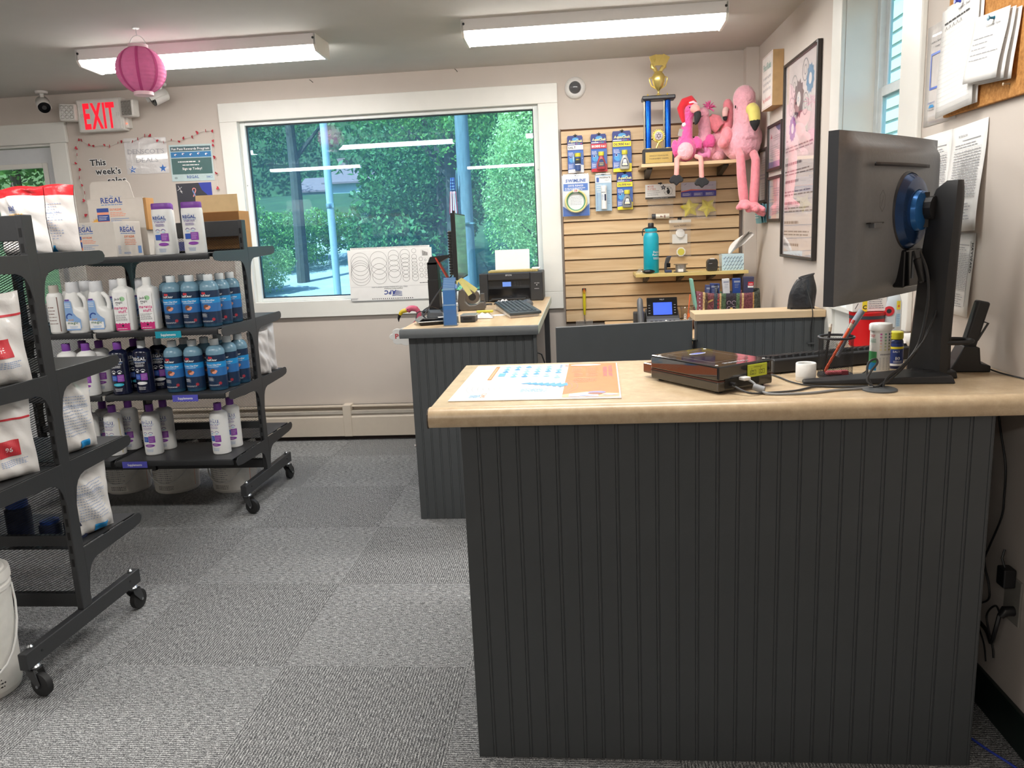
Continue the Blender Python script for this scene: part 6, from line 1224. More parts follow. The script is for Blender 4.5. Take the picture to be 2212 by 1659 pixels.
# ---- scraper hanging low on the slat wall
t = thing('scrub_brush', 'yellow-handled tool hanging low on the slat wall', 'brush', (.0, SY-.012, .72)); G().box(-.012, .012, .0, .01, .196, .214, black_m).obj('peg', t, None); G().tube([(0, 0, .205), (.0, 0, .17), (0, 0, .10), (0, 0, .05)], [.008, .010, .0095, .006], M('tool_yellow', '#c9bb22', .4), 12).obj('handle', t); G().tube([(0, -.010, .212), (-.006, -.010, .196), (0, -.010, .182), (.006, -.010, .196), (0, -.010, .212)], .0025, M('tool_orange', '#c9541f', .4), 6).obj('hang_loop', t); G().tube([(0, 0, .05), (0, 0, .02), (.004, 0, .0)], [.006, .010, .013], steel_m, 10, flat=.4).obj('blade', t); G().box(-.055, .05, -.004, .004, -.03, .02, crinkle).obj('plastic_wrap', t, None)

# ---- on the work table behind the half wall
TZ = .731
def work_table():
    t = thing('desk_phone', 'black office phone with blue screen behind the swing gate', 'phone', (.39, 4.34, TZ)); G().prism([(-.06, 0), (.09, 0), (.09, .11), (.05, .10), (-.06, .035)], dgrey_m, -.055, .125, 'x').obj('base', t, None, bevel=.004)
    G().box(-.048, .118, -.008, .010, -.075, .072, gloss_black).obj('display_panel', t, None, bevel=.004, loc=(0, .03, .105), rot=(RAD(-22), 0, 0)); s = t.children[-1]; G().box(-.014, .088, -.0095, -.008, -.028, .042, M('blue_lcd', '#2c4fd0', .3, emit=.55)).obj('screen', s, None)
    p = Print(flat_y(0, -.0099, 0)); 
    for k in range(4): p.rect(-.008+k*.027, -.045, .006+k*.027, -.040, grey_m); 
    for k in range(4): p.rect(-.040, -.02+k*.015, -.030, -.017+k*.015, grey_m); p.rect(.098, -.02+k*.015, .108, -.017+k*.015, grey_m)
    p.text('POLY', .035, .055, .007, greyink_m, bold=1); p.obj('panel_marks', s)
    G().box(-.055, .125, -.004, .004, -.05, .05, M('phone_grey', '#5d6064', .45)).obj('key_plate', t, None, loc=(0, -.055, .035), rot=(RAD(-60), 0, 0)); k = t.children[-1]
    for i in range(3):
        G().box(-.035+.024*i, -.020+.024*i, -.007, -.003, .022, .030, black_m).obj('key', k, None, bevel=.001); 
    for i in range(3): G().ell((.05+.022*i, -.005, .03), (.006, .003, .004), white_pl if i == 0 else black_m, 8, 6).obj('key', k)
    G().tube([(-.088, -.072, .02), (-.088, -.062, .045), (-.088, -.035, .10), (-.088, -.006, .150), (-.088, .004, .165), (-.088, .012, .172)], [.018, .024, .023, .024, .022, .012], M('handset_grey', '#5b5c5e', .35), 16, flat=.7).obj('handset', t); G().box(-.122, -.058, .0, .07, 0, .10, dgrey_m).obj('handset_cradle', t, None, bevel=.006)
    t = thing('iced_coffee_cup', 'clear iced drink cup with orange straw beside the tote bag', 'cup', (.558, 4.33, TZ)); G().lathe([(.028, 0), (.030, .004), (.038, .115), (.039, .118)], mat_glass('clear_cup', (.85, .84, .80), 1., .08), 24, cap=False).obj('cup_wall', t, 60); G().lathe([(.0275, .004), (.031, .056), (.001, .057)], M('milky_coffee', '#c9ad8a', .4), 24).obj('drink', t); G().lathe([(.040, .116), (.041, .120), (.037, .126), (.001, .127)], mat_glass('clear_cup', (.85, .84, .80), 1., .08), 24, cap=False).obj('lid', t); G().cyl((-.004, 0, .03), (.014, 0, .19), .0035, M('straw_orange', '#e0693a', .4), 8).obj('straw', t)
    p = Print(lambda u, v, h: (lambda r: ((r+h)*math.sin(u/r), -(r+h)*math.cos(u/r), v))(.0295+.0085*v/.115), .004); p.text('ICED', -.012, .040, .013, wht_i, bold=1, rot=math.pi/2, align='l', width=.05); p.rect(-.004, .07, .016, .092, orange_i); p.poly([(-.004, .045), (.026, .05), (.026, .078), (.004, .074)], wht_i); p.lines(.004, .055, .02, .068, 3, ink_m, fill=.4, seed=3); p.obj('printed_sticker', t)
    # tote
    t = thing('tote_bag', 'patterned paisley tote bag standing behind the half wall', 'bag', (.772, 4.36, TZ)); m = bpy.data.materials.new('paisley_cloth'); m.use_nodes = True; MATS['pais'] = m; nt = m.node_tree; b = nt.nodes['Principled BSDF']; b.inputs['Roughness'].default_value = .9; N = nt.nodes.new; L = nt.links.new
    tc = N('ShaderNodeTexCoord'); sx = N('ShaderNodeSeparateXYZ'); L(tc.outputs['Object'], sx.inputs[0]); ml = N('ShaderNodeMath'); ml.operation = 'MULTIPLY_ADD'; ml.inputs[1].default_value = 2.75; ml.inputs[2].default_value = .5; L(sx.outputs[0], ml.inputs[0])
    cr = N('ShaderNodeValToRGB'); cr.color_ramp.interpolation = 'CONSTANT'; L(ml.outputs[0], cr.inputs[0]); e = cr.color_ramp.elements; cols = [(0, '#7a4650'), (.10, '#6b3f48'), (.125, '#c4a878'), (.15, '#5d4a3c'), (.19, '#7b4a50'), (.28, '#3f4a52'), (.33, '#7e4a4c'), (.36, '#c4a878'), (.385, '#49604a'), (.45, '#33303a'), (.60, '#4f6a50'), (.65, '#744a50'), (.68, '#c4a878'), (.71, '#6f3f47'), (.84, '#b08a52'), (.86, '#4a4f45')]
    e[0].color = (*lin(cols[0][1]), 1); e[1].position = cols[1][0]; e[1].color = (*lin(cols[1][1]), 1)
    for po, c in cols[2:]: k = e.new(po); k.color = (*lin(c), 1)
    vo = N('ShaderNodeTexVoronoi'); vo.inputs['Scale'].default_value = 110; L(tc.outputs['Object'], vo.inputs[0]); mx = N('ShaderNodeMix'); mx.data_type = 'RGBA'; mx.blend_type = 'OVERLAY'; mx.inputs['Factor'].default_value = .55; L(cr.outputs[0], mx.inputs['A']); L(vo.outputs['Distance'], mx.inputs['B']); L(mx.outputs['Result'], b.inputs['Base Color'])
    G().grid(lambda u, v: (lambda a: (.178*math.copysign(abs(math.cos(a))**.5, math.cos(a))*(1-.04*v+.02*math.sin(a*3)*v), .062*math.copysign(abs(math.sin(a))**.6, math.sin(a))*(1+.1*math.sin(v*5+a*2)), .198*v+(.008*math.sin(a*2+1) if v > .8 else 0)))(2*math.pi*u), 48, 10, m, True).obj('bag_cloth', t, 60, solid=.004)
    G().box(-.17, .17, -.055, .055, .002, .006, m).obj('bag_bottom', t, None)
    for s, x in ((-1, -.13), (1, .06)): G().tube([(x, s*.064, .195), (x+.01, s*.074, .15), (x+.035, s*.076, .11), (x+.05, s*.076, .075), (x+.03, s*.076, .03)], .011, m, 8, flat=.35).obj('strap', t)
    p = Print(lambda u, v, h: (u, -.0685-h, v)); lav = M('embroid_lavender', '#b9aac2', .8); yl = M('embroid_gold', '#d0b46a', .8)
    for s in (-1, 1):
        for z in (.17, .14, .11, .08, .05): p.ring(.012+s*.013, z, .011, .0018, lav, 14, a0=.4*s, a1=4.4+.4*s)
    p.disc(.012, .10, .010, yl, 12, ry=.016); p.disc(.012, .07, .007, yl, 12)
    for z in (.145, .15, .083, .088): p.line((-.112, z), (-.085, z+.012), .003, yl)
    for k in range(9): p.disc(-.058, .03+.018*k, .005, M('embroid_red', '#a8383f', .8), 8); p.disc(-.155, .03+.02*k, .004, lav, 8)
    p.obj('embroidery', t)
    it = [('teal file folder leaning at the left end of the tote', 'file_folder', -.150, .275, .012, .10, M('folder_teal', '#86bfae', .6), RAD(-9)), ('small white and navy booklet in the tote', 'booklet', -.118, .235, .022, .07, M('booklet_navy', '#46507c', .5), RAD(4)), ('navy booklet in the tote', 'booklet', -.076, .242, .05, .05, M('booklet_blue', '#38477e', .5), RAD(3)), ('cream card in the tote', 'booklet', -.040, .238, .022, .05, M('card_cream', '#c9c5bd', .6), RAD(-5)), ('white box in the tote', 'small_box', .006, .265, .036, .05, M('box_white2', '#d9dade', .4), RAD(-3)), ('black case with blue front in the tote', 'small_box', .050, .265, .040, .06, M('case_black_blue', '#2a4a92', .35), 0), ('dark grey ink box with red logo at the right of the tote', 'small_box', .104, .272, .052, .07, M('ink_box_grey', '#3f415e', .4), RAD(2))]
    for lb, nm, x, h, w, d, mm, ry in it:
        o = thing(nm, lb, 'box' if 'box' in nm else 'booklet', (.772+x, 4.375, TZ+.008), rot=(0, ry, 0)); G().box(-w/2, w/2, -d/2+.0, d/2-.02, 0, h-.008, mm).obj('cover', o, None, bevel=.002)
        p = Print(flat_y(0, -d/2-.0004, 0))
        if 'red' in lb: p.rect(-w*.1, h-.055, w*.46, h-.035, red_i); p.text('staples', w*.18, h-.049, .007, wht_i, bold=1, width=w*.4); p.rect(-w*.1, h-.066, w*.46, h-.056, wht_i)
        elif 'folder' in lb: p.rect(-w*.1, .02, w*.0, h-.02, M('folder_edge', '#5f9a8c', .6))
        else: p.rect(-w*.4, h-.03, w*.4, h-.02, M('spine_grey', '#9aa0b4', .5)); p.lines(-w*.3, h-.06, w*.3, h-.035, 3, M('spine_grey', '#9aa0b4', .5), fill=.3, seed=4)
        p.obj('print', o)
work_table()
# ------------------------------------------------------------------ on the near counter
CZ = .9052
def counter_items():
    # desk mat
    t = thing('counter_mat', 'white and orange printed mat lying on the near counter', 'mat', (-.1205, 2.048, CZ), RAD(-1.2)); w, h = .412, .482
    G().box(-w/2, w/2, -h/2, h/2, 0, .003, M('mat_white', '#e9e8e4', .35)).obj('mat_body', t, None, bevel=.0012); p = Print(flat_z(-w/2, -h/2, .0032)); om = M('mat_orange', '#f0824a', .4); dp = [M('drop_blue%d' % i, c, .4) for i, c in enumerate(('#8fc4e8', '#6fb2e2', '#4a9bda', '#a9d2ee'))]
    p.rect(w*.66, .012, w-.004, h-.004, om); p.poly([(w*.66, .012), (w-.004, .012), (w-.004, .05), (w*.8, .075), (w*.66, .045)], M('mat_pale_orange', '#f4b08c', .4))
    p.rect(w*.145, h*.52, w*.172, h*.95, om); p.rect(w*.152, h*.55, w*.164, h*.9, M('mat_pale_orange', '#f4b08c', .4))
    for c in range(6):
        for r in range(5 if c else 3):
            u = w*(.235+.073*c); v = h*(.93-.075*r)
            if c == 5: v -= h*.12
            if c == 5 and r > 3: continue
            m = dp[(c+r) % 4]; p.poly([(u-.0095, v-.012), (u-.007, v-.019), (u, v-.022), (u+.007, v-.019), (u+.0095, v-.012), (u+.004, v+.002), (u, v+.014), (u-.004, v+.002)], m)
    p.rect(w*.2, h*.62, w*.245, h*.72, dp[1]); p.lines(w*.6, h*.84, w*.62, h*.97, 6, dp[2], fill=.4, seed=3); p.text('CHART 1', w*.635, h*.97, .010, red_i, rot=-math.pi/2, align='l', width=.05); p.text('CHART 2', w*.205, h*.05, .012, om, rot=math.pi/2, align='l', width=.05)
    for k in range(9): p.ring(w*.40, h*.30, .03+.014*k, .0008, greyink_m, 28, a0=2.2, a1=4.2); p.ring(w*.40, h*.30, .03+.014*k, .0008, greyink_m, 28, a0=-.9, a1=.9)
    for k in range(7): p.poly([(w*.38+.016*k, h*.40-.006*k), (w*.44+.016*k, h*.425-.002*k), (w*.45+.016*k, h*.40-.006*k), (w*.40+.016*k, h*.385-.008*k)], dp[2])
    p.lines(w*.40, h*.17, w*.58, h*.26, 6, dp[1], fill=.35, seed=7); p.lines(w*.11, h*.05, w*.18, h*.12, 5, dp[1], fill=.4, seed=8); p.lines(w*.03, h*.1, w*.05, h*.95, 16, greyink_m, fill=.05, seed=2); p.rect(w*.10, h*.02, w*.102, h*.96, M('mat_grey_rule', '#d2d0cc', .5))
    p.disc(w*.78, h*.935, .044, wht_i, 24, ry=.012); p.rect(w*.70, h*.925, w*.86, h*.94, dp[3])
    for a, b, c, d in ((.69, .70, .77, .86), (.79, .70, .87, .86), (.71, .56, .77, .68), (.79, .56, .87, .68), (.71, .40, .87, .52)): p.lines(w*a, h*b, w*c, h*d, 7, M('mat_pale_orange', '#f4b08c', .4), fill=.4, seed=int(b*100))
    p.text('THE WATER CLARITY', w*.935, h*.90, .011, M('mat_violet_text', '#a9719a', .5), rot=-math.pi/2, align='l', width=.17); p.text('REFERENCE MAT', w*.90, h*.86, .011, M('mat_violet_text', '#a9719a', .5), rot=-math.pi/2, align='l', width=.15)
    p.poly([(w*.70, h*.03), (w*.87, h*.03), (w*.87, h*.07), (w*.80, h*.13), (w*.70, h*.10)], wht_i); p.disc(w*.86, h*.13, .022, M('figure_violet', '#8b8fc0', .5), 16, ry=.013); p.disc(w*.85, h*.10, .018, M('figure_brown', '#a06a58', .5), 14, ry=.012); p.disc(w*.94, h*.075, .018, M('figure_grey', '#c4c2cc', .5), 14, ry=.009); p.rect(w*.76, h*.045, w*.85, h*.055, blue_i); p.obj('print', t)
    # water tester
    t = thing('water_tester', 'glossy black water testing device with yellow-green label on the near counter', 'device', (.303, 1.815, CZ), math.atan2(.096, .145)); W, D, H = .174, .248, .066
    G().box(0, W, 0, D, .006, .030, M('tester_lower', '#38342e', .2, coat=.4)).obj('lower_shell', t, None, bevel=.004); G().box(0, W, 0, D, .031, H, M('tester_upper', '#1d1b1b', .06, coat=.6)).obj('upper_shell', t, None, bevel=.004); G().box(-.0004, W+.0004, -.0004, D+.0004, .0295, .0315, M('tester_seam', '#4a2014', .4)).obj('seam', t, None)
    G().box(.012, W-.02, D, D+.048, .012, .038, M('tester_drawer', '#5a3a28', .15, coat=.5)).obj('drawer_front', t, None, bevel=.004)
    for x in (.02, W-.02):
        for y in (.02, D-.02): G().lathe([(.008, 0), (.009, .006)], black_m, 12, c=(x, y, 0)).obj('foot', t); G().lathe([(.004, H), (.004, H+.0006)], white_pl, 12, c=(x*.6+(W*.4 if x > .1 else 0), y*.9+(.02 if y > .1 else 0), 0)).obj('lid_pin', t)
    p = Print(flat_z(0, 0, H+.0004)); p.frame(.03, .05, W-.03, D-.03, .0012, M('lid_line', '#6e6660', .4)); p.disc(W*.55, D*.72, .026, wht_i, 20, ry=.010); p.disc(W*.56, D*.725, .024, M('badge_blue', '#2c55b8', .3), 20, ry=.008); p.lines(.04, .02, W-.04, .034, 2, greyink_m, fill=.5, seed=2); p.obj('lid_print', t)
    G().box(W*.52, W*.88, -.0022, -.0002, .030, .060, M('label_lime', '#c3cf3c', .4)).obj('port_label', t, None, bevel=.001); p = Print(flat_y(W*.52, -.0025, .030)); 
    for k in (0, 1): p.frame(.008+.028*k, .006, .026+.028*k, .016, .0008, ink_m); p.ring(.016+.028*k, .011, .004, .0008, ink_m, 14); p.line((.012+.028*k, .017), (.012+.028*k, .022), .0008, ink_m)
    p.rect(.018, .023, .046, .0238, ink_m); p.obj('label_diagram', t); G().box(W*.12, W*.74, -.0008, .002, .012, .034, M('port_dark', '#0a0a0a', .6)).obj('port_recess', t, None); G().box(W*.36, W*.48, -.02, -.0005, .028, .036, white_pl).obj('usb_plug', t, None, bevel=.002); G().cyl((W*.22, -.018, .022), (W*.22, -.0005, .022), .005, black_m, 12).obj('power_plug', t)
    # keyboard seen from its back edge
    t = thing('keyboard', 'black keyboard behind the pencil cup on the near counter', 'keyboard', (.66, 2.19, CZ), math.atan2(.11, .29)); kw = .43
    G().prism([(-.07, .004), (-.07, .036), (-.064, .040), (.07, .018), (.075, .012), (.075, .0)], M('keyboard_black', '#2b2c2f', .45), -kw/2, kw/2, 'x').obj('case', t, None, bevel=.002)
    km = M('key_black', '#1b1b1e', .4); me = G().hexa([(-.008, -.008, 0), (.008, -.008, 0), (.008, .008, 0), (-.008, .008, 0), (-.006, -.006, .008), (.006, -.006, .008), (.006, .006, .008), (-.006, .006, .008)], km).mesh('key', None)
    for r in range(6):
        for c in range(21):
            k = bpy.data.objects.new('key', me); COL.objects.link(k); k.parent = t; k.location = (-kw/2+.015+c*.02, -.052+r*.0215, .0375-r*.0034); k.rotation_euler = (RAD(-9), 0, 0)
    for x in (-.17, .17): G().box(x-.015, x+.015, -.062, -.054, 0, .012, black_m).obj('folding_foot', t, None)
    # white cap
    t = thing('white_cap', 'small white round plastic cup beside the pencil cup', 'cap', (.5385, 1.957, CZ)); G().lathe([(.022, 0), (.0235, .002), (.0235, .012), (.024, .0125), (.024, .044), (.0228, .0455), (.020, .0445), (.020, .012), (.001, .012)], white_pl, 32).obj('cap_body', t, 40)
    # pencil cup of black mesh
    t = thing('pencil_cup', 'black wire mesh pencil cup on the near counter', 'cup', (.623, 2.005, CZ)); r, H = .0405, .1; mm = M('mesh_black_wire', '#26262a', .4)
    g = G(); n = 64; rows = 34
    for k in range(n):
        for s in (1, -1):
            pts = [(r*math.cos(2*math.pi*(k+s*j*.5)/n), r*math.sin(2*math.pi*(k+s*j*.5)/n), .006+(H-.010)*j/rows) for j in range(rows+1)]
            vs = []; 
            for q in pts: vs += [(q[0], q[1], q[2]-.0005), (q[0]*1.006, q[1]*1.006, q[2]+.0005)]
            g.add(vs, [(2*i, 2*i+2, 2*i+3, 2*i+1) for i in range(rows)], mm)
    g.obj('mesh_wall', t, None)['kind'] = 'stuff'
    G().tube([((r+.001)*math.cos(a), (r+.001)*math.sin(a), H) for a in [2*math.pi*i/40 for i in range(41)]], .0032, mm, 8, cap=False).obj('rim', t); G().lathe([(r+.001, .008), (r+.0022, .004), (r+.001, 0), (.001, .001)], mm, 36).obj('base_plate', t, 40)
    ob = [('orange pencil leaning in the mesh cup', 'pencil', (-.030, -.012, .014), (.043, .005, .140), .0036, M('pencil_orange', '#d4552a', .4), M('eraser_red', '#b4453f', .7)), ('black pencil with white eraser in the mesh cup', 'pencil', (-.024, .014, .010), (-.006, .026, .130), .0036, black_m, M('eraser_cream', '#e2d8cc', .7))]
    for lb, nm, a, b, rr, m1, m2 in ob:
        a, b = Vector(a), Vector(b); o = thing(nm, lb, 'pencil', (.623, 2.005, CZ), group='pencils in the mesh cup'); dd = (b-a); G().tube([a, a+dd*.06, a+dd*.84], [.0006, rr, rr], m1, 8).obj('shaft', o); G().tube([a+dd*.84, a+dd*.93], rr*1.08, M('ferrule', '#c9bda8', .3, .8), 12).obj('ferrule', o); G().tube([a+dd*.93, b], rr, m2, 12).obj('eraser', o)
    o = thing('marker', 'thick grey marker leaning in the mesh cup', 'marker', (.623, 2.005, CZ)); gm = M('marker_grey', '#7c8490', .45); G().tube([(.005, .010, .050), (.034, .020, .108), (.066, .024, .158)], [.0075, .0078, .0078], gm, 14).obj('barrel', o); G().tube([(.048, .022, .130), (.068, .0243, .161)], .0085, M('marker_cap_grey', '#868f9b', .4), 14).obj('marker_cap', o)
    o = thing('eraser', 'red-pink eraser lying at the bottom of the mesh cup', 'eraser', (.623, 2.005, CZ)); G().box(-.028, .024, -.026, -.010, .0085, .018, M('eraser_pink', '#c8606a', .7)).obj('block', o, None, bevel=.003); G().box(.008, .024, -.0264, -.0096, .0083, .0182, M('eraser_sleeve', '#b04a55', .6)).obj('sleeve', o, None)
    # grommet
    t = thing('cable_grommet', 'dark grey round cable grommet in the near counter', 'grommet', (.668, 1.827, CZ)); G().lathe([(.0375, 0), (.0375, .003), (.034, .005), (.001, .0052)], M('grommet_grey', '#55585a', .4), 36).obj('cover', t, 40); G().box(-.022, .0, .004, .022, .0045, .0056, black_m).obj('cable_slot', t, None)
    # test strip tub
    t = thing('test_strip_tub', 'white test strip tub with colour chart on the near counter', 'bottle', (.7445, 2.047, CZ), .12); r = .0245
    G().lathe([(.0235, 0), (.0245, .003), (.0245, .112)], white_pl, 32).obj('tub_body', t, 40); G().lathe([(.0265, .108), (.0272, .110), (.0272, .122), (.025, .125), (.001, .1255)], white_pl, 32).box(.022, .032, -.006, .006, .110, .114, white_pl).obj('flip_lid', t, 40)
    p = Print(cyl_map(r), .003); cols = [['#c060a0', '#c878a8', '#d090a8', '#e0b8b0', '#e8d0b8', '#ead8b0'], ['#70b098', '#80b898', '#98c0a0', '#b0c8a8', '#c8d0a8', '#d8d8b0'], ['#485870', '#587080', '#586878', '#708068', '#9a9458', '#b0a050'], ['#d04848', '#d05858', '#b87870', '#d08060', '#d8a058', '#d8b058']]
    for c in range(4):
        for q in range(6): p.rect(-.012+.0105*c, .098-.0078*q, -.0075+.0105*c, .1025-.0078*q, M('chip_%d_%d' % (c, q), cols[c][q], .5))
    p.text('7-WAY', -.030, .092, .0075, red_i, bold=1, width=.014); p.text('TEST', -.030, .104, .006, ink_m, bold=1, width=.012); p.lines(-.036, .078, -.02, .089, 3, M('chip_1_0', '#70b098', .5), fill=.4, seed=3); p.rect(-.042, .028, -.018, .056, green_i); p.rect(-.042, .008, -.018, .028, cyan_i); p.lines(-.01, .046, .024, .052, 1, greyink_m, fill=.6, seed=5)
    for c in range(5): p.lines(-.012+.008*c, .01, -.0075+.008*c, .042, 11, greyink_m, fill=.3, seed=c)
    p.obj('label', t)
    t = thing('chlorine_bottle', 'small navy test bottle with yellow cap on the near counter', 'bottle', (.8025, 2.10, CZ)); r = .0185; G().lathe([(.0175, 0), (.0185, .002), (.0185, .070), (.017, .075), (.014, .077)], M('navy_bottle', '#1d2a56', .3), 28).obj('body', t, 40); G().lathe([(.0175, .077), (.018, .079), (.018, .094), (.0165, .0955)], M('cap_lemon', '#d9d233', .4), 28).obj('cap', t, 40)
    p = Print(cyl_map(r), .003); p.rect(-.026, .008, .026, .066, M('label_navy2', '#2a3f80', .4)); p.rect(-.026, .052, .026, .058, yellow_i); p.text('SALT', -.004, .043, .005, wht_i, bold=1, width=.016); p.text('10', .0, .024, .008, wht_i, bold=2, width=.011); p.lines(-.01, .016, .012, .022, 2, wht_i, fill=.4, seed=3); p.rect(-.026, .008, .026, .014, wht_i); p.obj('label', t)
    t = thing('red_tub', 'red tub with dark band behind the keyboard', 'tub', (.862, 2.485, CZ)); G().lathe([(.045, 0), (.050, .004), (.051, .088)], M('tub_red', '#c9141c', .35), 32).obj('tub_body', t, 40); G().lathe([(.0518, .086), (.0518, .096)], M('tub_band', '#3b3c46', .4), 32).obj('band', t); G().lathe([(.0515, .096), (.0525, .098), (.0525, .106), (.001, .107)], M('tub_red', '#c9141c', .35), 32).obj('lid', t, 40)
    t = thing('labelled_carton', 'white carton with warning squares on top of the red tub', 'box', (.862, 2.485, CZ+.108)); G().box(-.055, .045, -.03, .03, 0, .055, paper_m).obj('carton_body', t, None, bevel=.002); p = Print(flat_y(0, -.0304, 0)); p.rect(-.05, .006, -.034, .03, wht_i); p.line((-.047, .009), (-.038, .026), .002, ink_m); p.rect(-.026, .0, -.012, .05, yellow_i); p.text('C', -.019, .008, .012, ink_m, bold=2); p.lines(-.008, .008, .04, .046, 6, greyink_m, fill=.35, seed=4); p.obj('print', t)
    t = thing('spray_bottle', 'clear cleaner bottle with red badge and yellow collar behind the monitor stand', 'bottle', (.925, 2.475, CZ)); G().lathe([(.030, 0), (.033, .004), (.033, .13), (.026, .155), (.014, .170), (.012, .18)], M('cleaner_clear', '#d3dfe8', .12, coat=.5), 28, sy=.75).obj('body', t, 40); G().lathe([(.014, .172), (.015, .175), (.015, .19)], yellow_i, 20).obj('collar', t); G().prism([(-.012, .19), (.016, .19), (.018, .215), (-.04, .222), (-.045, .21), (-.014, .205)], white_pl, -.009, .009, 'y').obj('trigger_head', t, None, bevel=.003)
    p = Print(lambda u, v, h: ((.0335+h)*math.sin(u/.0335), -(.0252+h)*math.cos(u/.0335), v), .004); p.disc(-.012, .108, .015, red_i, 24); p.disc(-.012, .108, .007, ink_m, 14); p.rect(.009, .112, .023, .138, yellow_i); p.disc(.016, .122, .004, orange_i, 10); p.rect(.009, .06, .024, .10, M('label_pale_blue2', '#a9cfe8', .4)); p.lines(.011, .062, .022, .098, 7, ltblue_i, fill=.35, seed=3); p.obj('label', t)
    t = thing('paper_roll', 'white paper roll lying behind the monitor stand', 'paper roll', (.965, 2.36, CZ)); G().cyl((-.05, 0, .026), (.05, .02, .026), .026, paper_m, 24).obj('roll', t, 40); G().cyl((-.052, -.0005, .026), (-.0495, 0, .026), .008, dgrey_m, 14).obj('core', t)
counter_items()
def monitor():
    t = thing('computer_monitor', 'large black curved monitor seen from behind on the near counter', 'monitor', (.745, 2.05, 1.098), math.atan2(.4125, .38)); w, h = .56, .387
    bm = M('monitor_back', '#6b6d70', .45, var=.05, scale=120, bump=.04); sm = M('monitor_side', '#2b2c30', .4)
    cur = lambda x: .115*x*x                 # curve towards the user (+y)
    def back(u, v):
        x = (u-.5)*w; e = min(u, 1-u)*w; f = min(v, 1-v)*h; k = min(1, e/.05)*min(1, f/.045); k = k*k*(3-2*k)
        return (x, cur(x)-.018-.024*k-.016*max(0, 1-(x/.20)**2)*max(0, 1-((v-.5)/.42)**2), v*h)
    G().grid(lambda u, v: back(u, v), 44, 30, bm).obj('back_cover', t, 60)
    g = G(); N = 24
    for za, zb in ((0, 0), (h, h)): g.grid(lambda u, v: ((u-.5)*w, cur((u-.5)*w)-.018+.024*(1-v if za else v), za), N, 1, sm)
    for x in (-w/2, w/2): g.grid(lambda u, v: (x, cur(x)-.018+.024*(v if x < 0 else 1-v), h*u), 1, 1, sm)
    g.obj('bezel_edge', t, None); G().grid(lambda u, v: ((.5-u)*w, cur((u-.5)*w)+.006, v*h), N, 1, M('dark_screen', '#0d0f14', .15)).obj('screen', t, 60)
    G().grid(lambda u, v: (-.19+.30*u, cur(-.19+.30*u)-.0605+.010*abs(u-.5), h*.80+.008*v), 12, 1, M('vent_dark', '#1c1717', .6)).obj('vent_slot', t, solid=.003)
    G().box(-.20, -.13, -.052, -.040, h*.47, h*.478, M('panel_line', '#2a2a2b', .5)).box(-.185, -.145, -.054, -.040, h*.445, h*.475, bm).obj('cover_catch', t, None, bevel=.002)
    p = Print(lambda u, v, hh: (-.155+u, cur(-.155+u)-.0585-hh, h*.60+v)); hx = [(.018*math.cos(math.pi/2+math.pi*i/3)*.8, .024*math.sin(math.pi/2+math.pi*i/3)) for i in range(7)]
    for a, b in zip(hx, hx[1:]): p.line(a, b, .0012, M('panel_line', '#2a2a2b', .5))
    p.line((-.006, -.012), (.006, .012), .0012, M('panel_line', '#2a2a2b', .5)); p.obj('hexagon_emblem', t)
    ring = M('ring_blue', '#23406b', .18, .5, var=.15, scale=40); a = lambda: G().at((.0, -.052, .207), (RAD(90), 0, 0))
    a().lathe([(.094, -.012), (.094, .0), (.090, .006)], sm, 48, cap=False).obj('ring_bezel', t, 40); a().lathe([(.090, .004), (.078, .020), (.056, .024), (.050, .024)], ring, 48, cap=False).obj('blue_ring', t, 40); a().lathe([(.050, .018), (.046, .034), (.030, .038), (.001, .038)], M('ring_inner', '#2f6fb5', .2, .4), 40).obj('ring_hub', t, 40)
    G().box(-.03, .085, -.064, -.035, .025, .115, gloss_black).obj('port_recess', t, None, bevel=.004); G().box(.012, .017, -.067, -.060, .045, .112, grey_m).obj('port_divider', t, None)
    s = thing('monitor_stand', 'black monitor stand with wide column and V-shaped foot', 'stand', (.838, 1.985, CZ)); blk = M('stand_black', '#1d1d1f', .5, var=.08, scale=90)
    d = Vector((.72, -.69, 0)); 
    def sec(cx, cy, z, wa, wb): # slab section: wide axis across the view
        A = Vector((.62, -.78, 0)); B = Vector((.78, .62, 0)); c = Vector((cx, cy, z)); return [tuple(c+A*wa*q[0]+B*wb*q[1]) for q in ((-.8, -1), (.8, -1), (1, -.4), (1, .4), (.8, 1), (-.8, 1), (-1, .4), (-1, -.4))]
    secs = [sec(.0, .0, .012, .050, .022), sec(.002, .0, .10, .046, .020), sec(.012, .0, .30, .041, .018), sec(.022, .0, .42, .036, .016), sec(.026, -.002, .448, .030, .015), sec(.034, -.008, .466, .016, .013)]
    vs = sum(secs, []); fs = [(j*8+i, j*8+(i+1) % 8, (j+1)*8+(i+1) % 8, (j+1)*8+i) for j in range(5) for i in range(8)]+[tuple(range(7, -1, -1)), tuple(range(40, 48))]
    G().add(vs, fs, blk).obj('column', s, 40)
    f = G(); f.hexa([(-.32, -.085, 0), (-.315, -.052, 0), (.02, .03, 0), (.02, -.11, 0), (-.32, -.085, .010), (-.315, -.052, .010), (.015, .025, .018), (.015, -.10, .018)], blk).hexa([(-.06, -.02, 0), (.05, -.05, 0), (.075, .19, 0), (.045, .20, 0), (-.05, -.02, .020), (.045, -.05, .020), (.072, .19, .010), (.048, .198, .010)], blk); f.obj('foot', s, None, bevel=.004)
    f = G().tube([(.045+.05*math.cos(q), -.005+.034*math.sin(q), .085) for q in [2*math.pi*i/24 for i in range(25)]], .006, blk, 8, cap=False, flat=.9); f.obj('cable_ring', s)
    G().tube([(-.005, .0, .405), (-.030, .026, .405), (-.058, .042, .404)], [.028, .026, .028], blk, 12).box(-.045, -.015, .008, .034, .36, .442, blk).obj('pivot_arm', s, None)
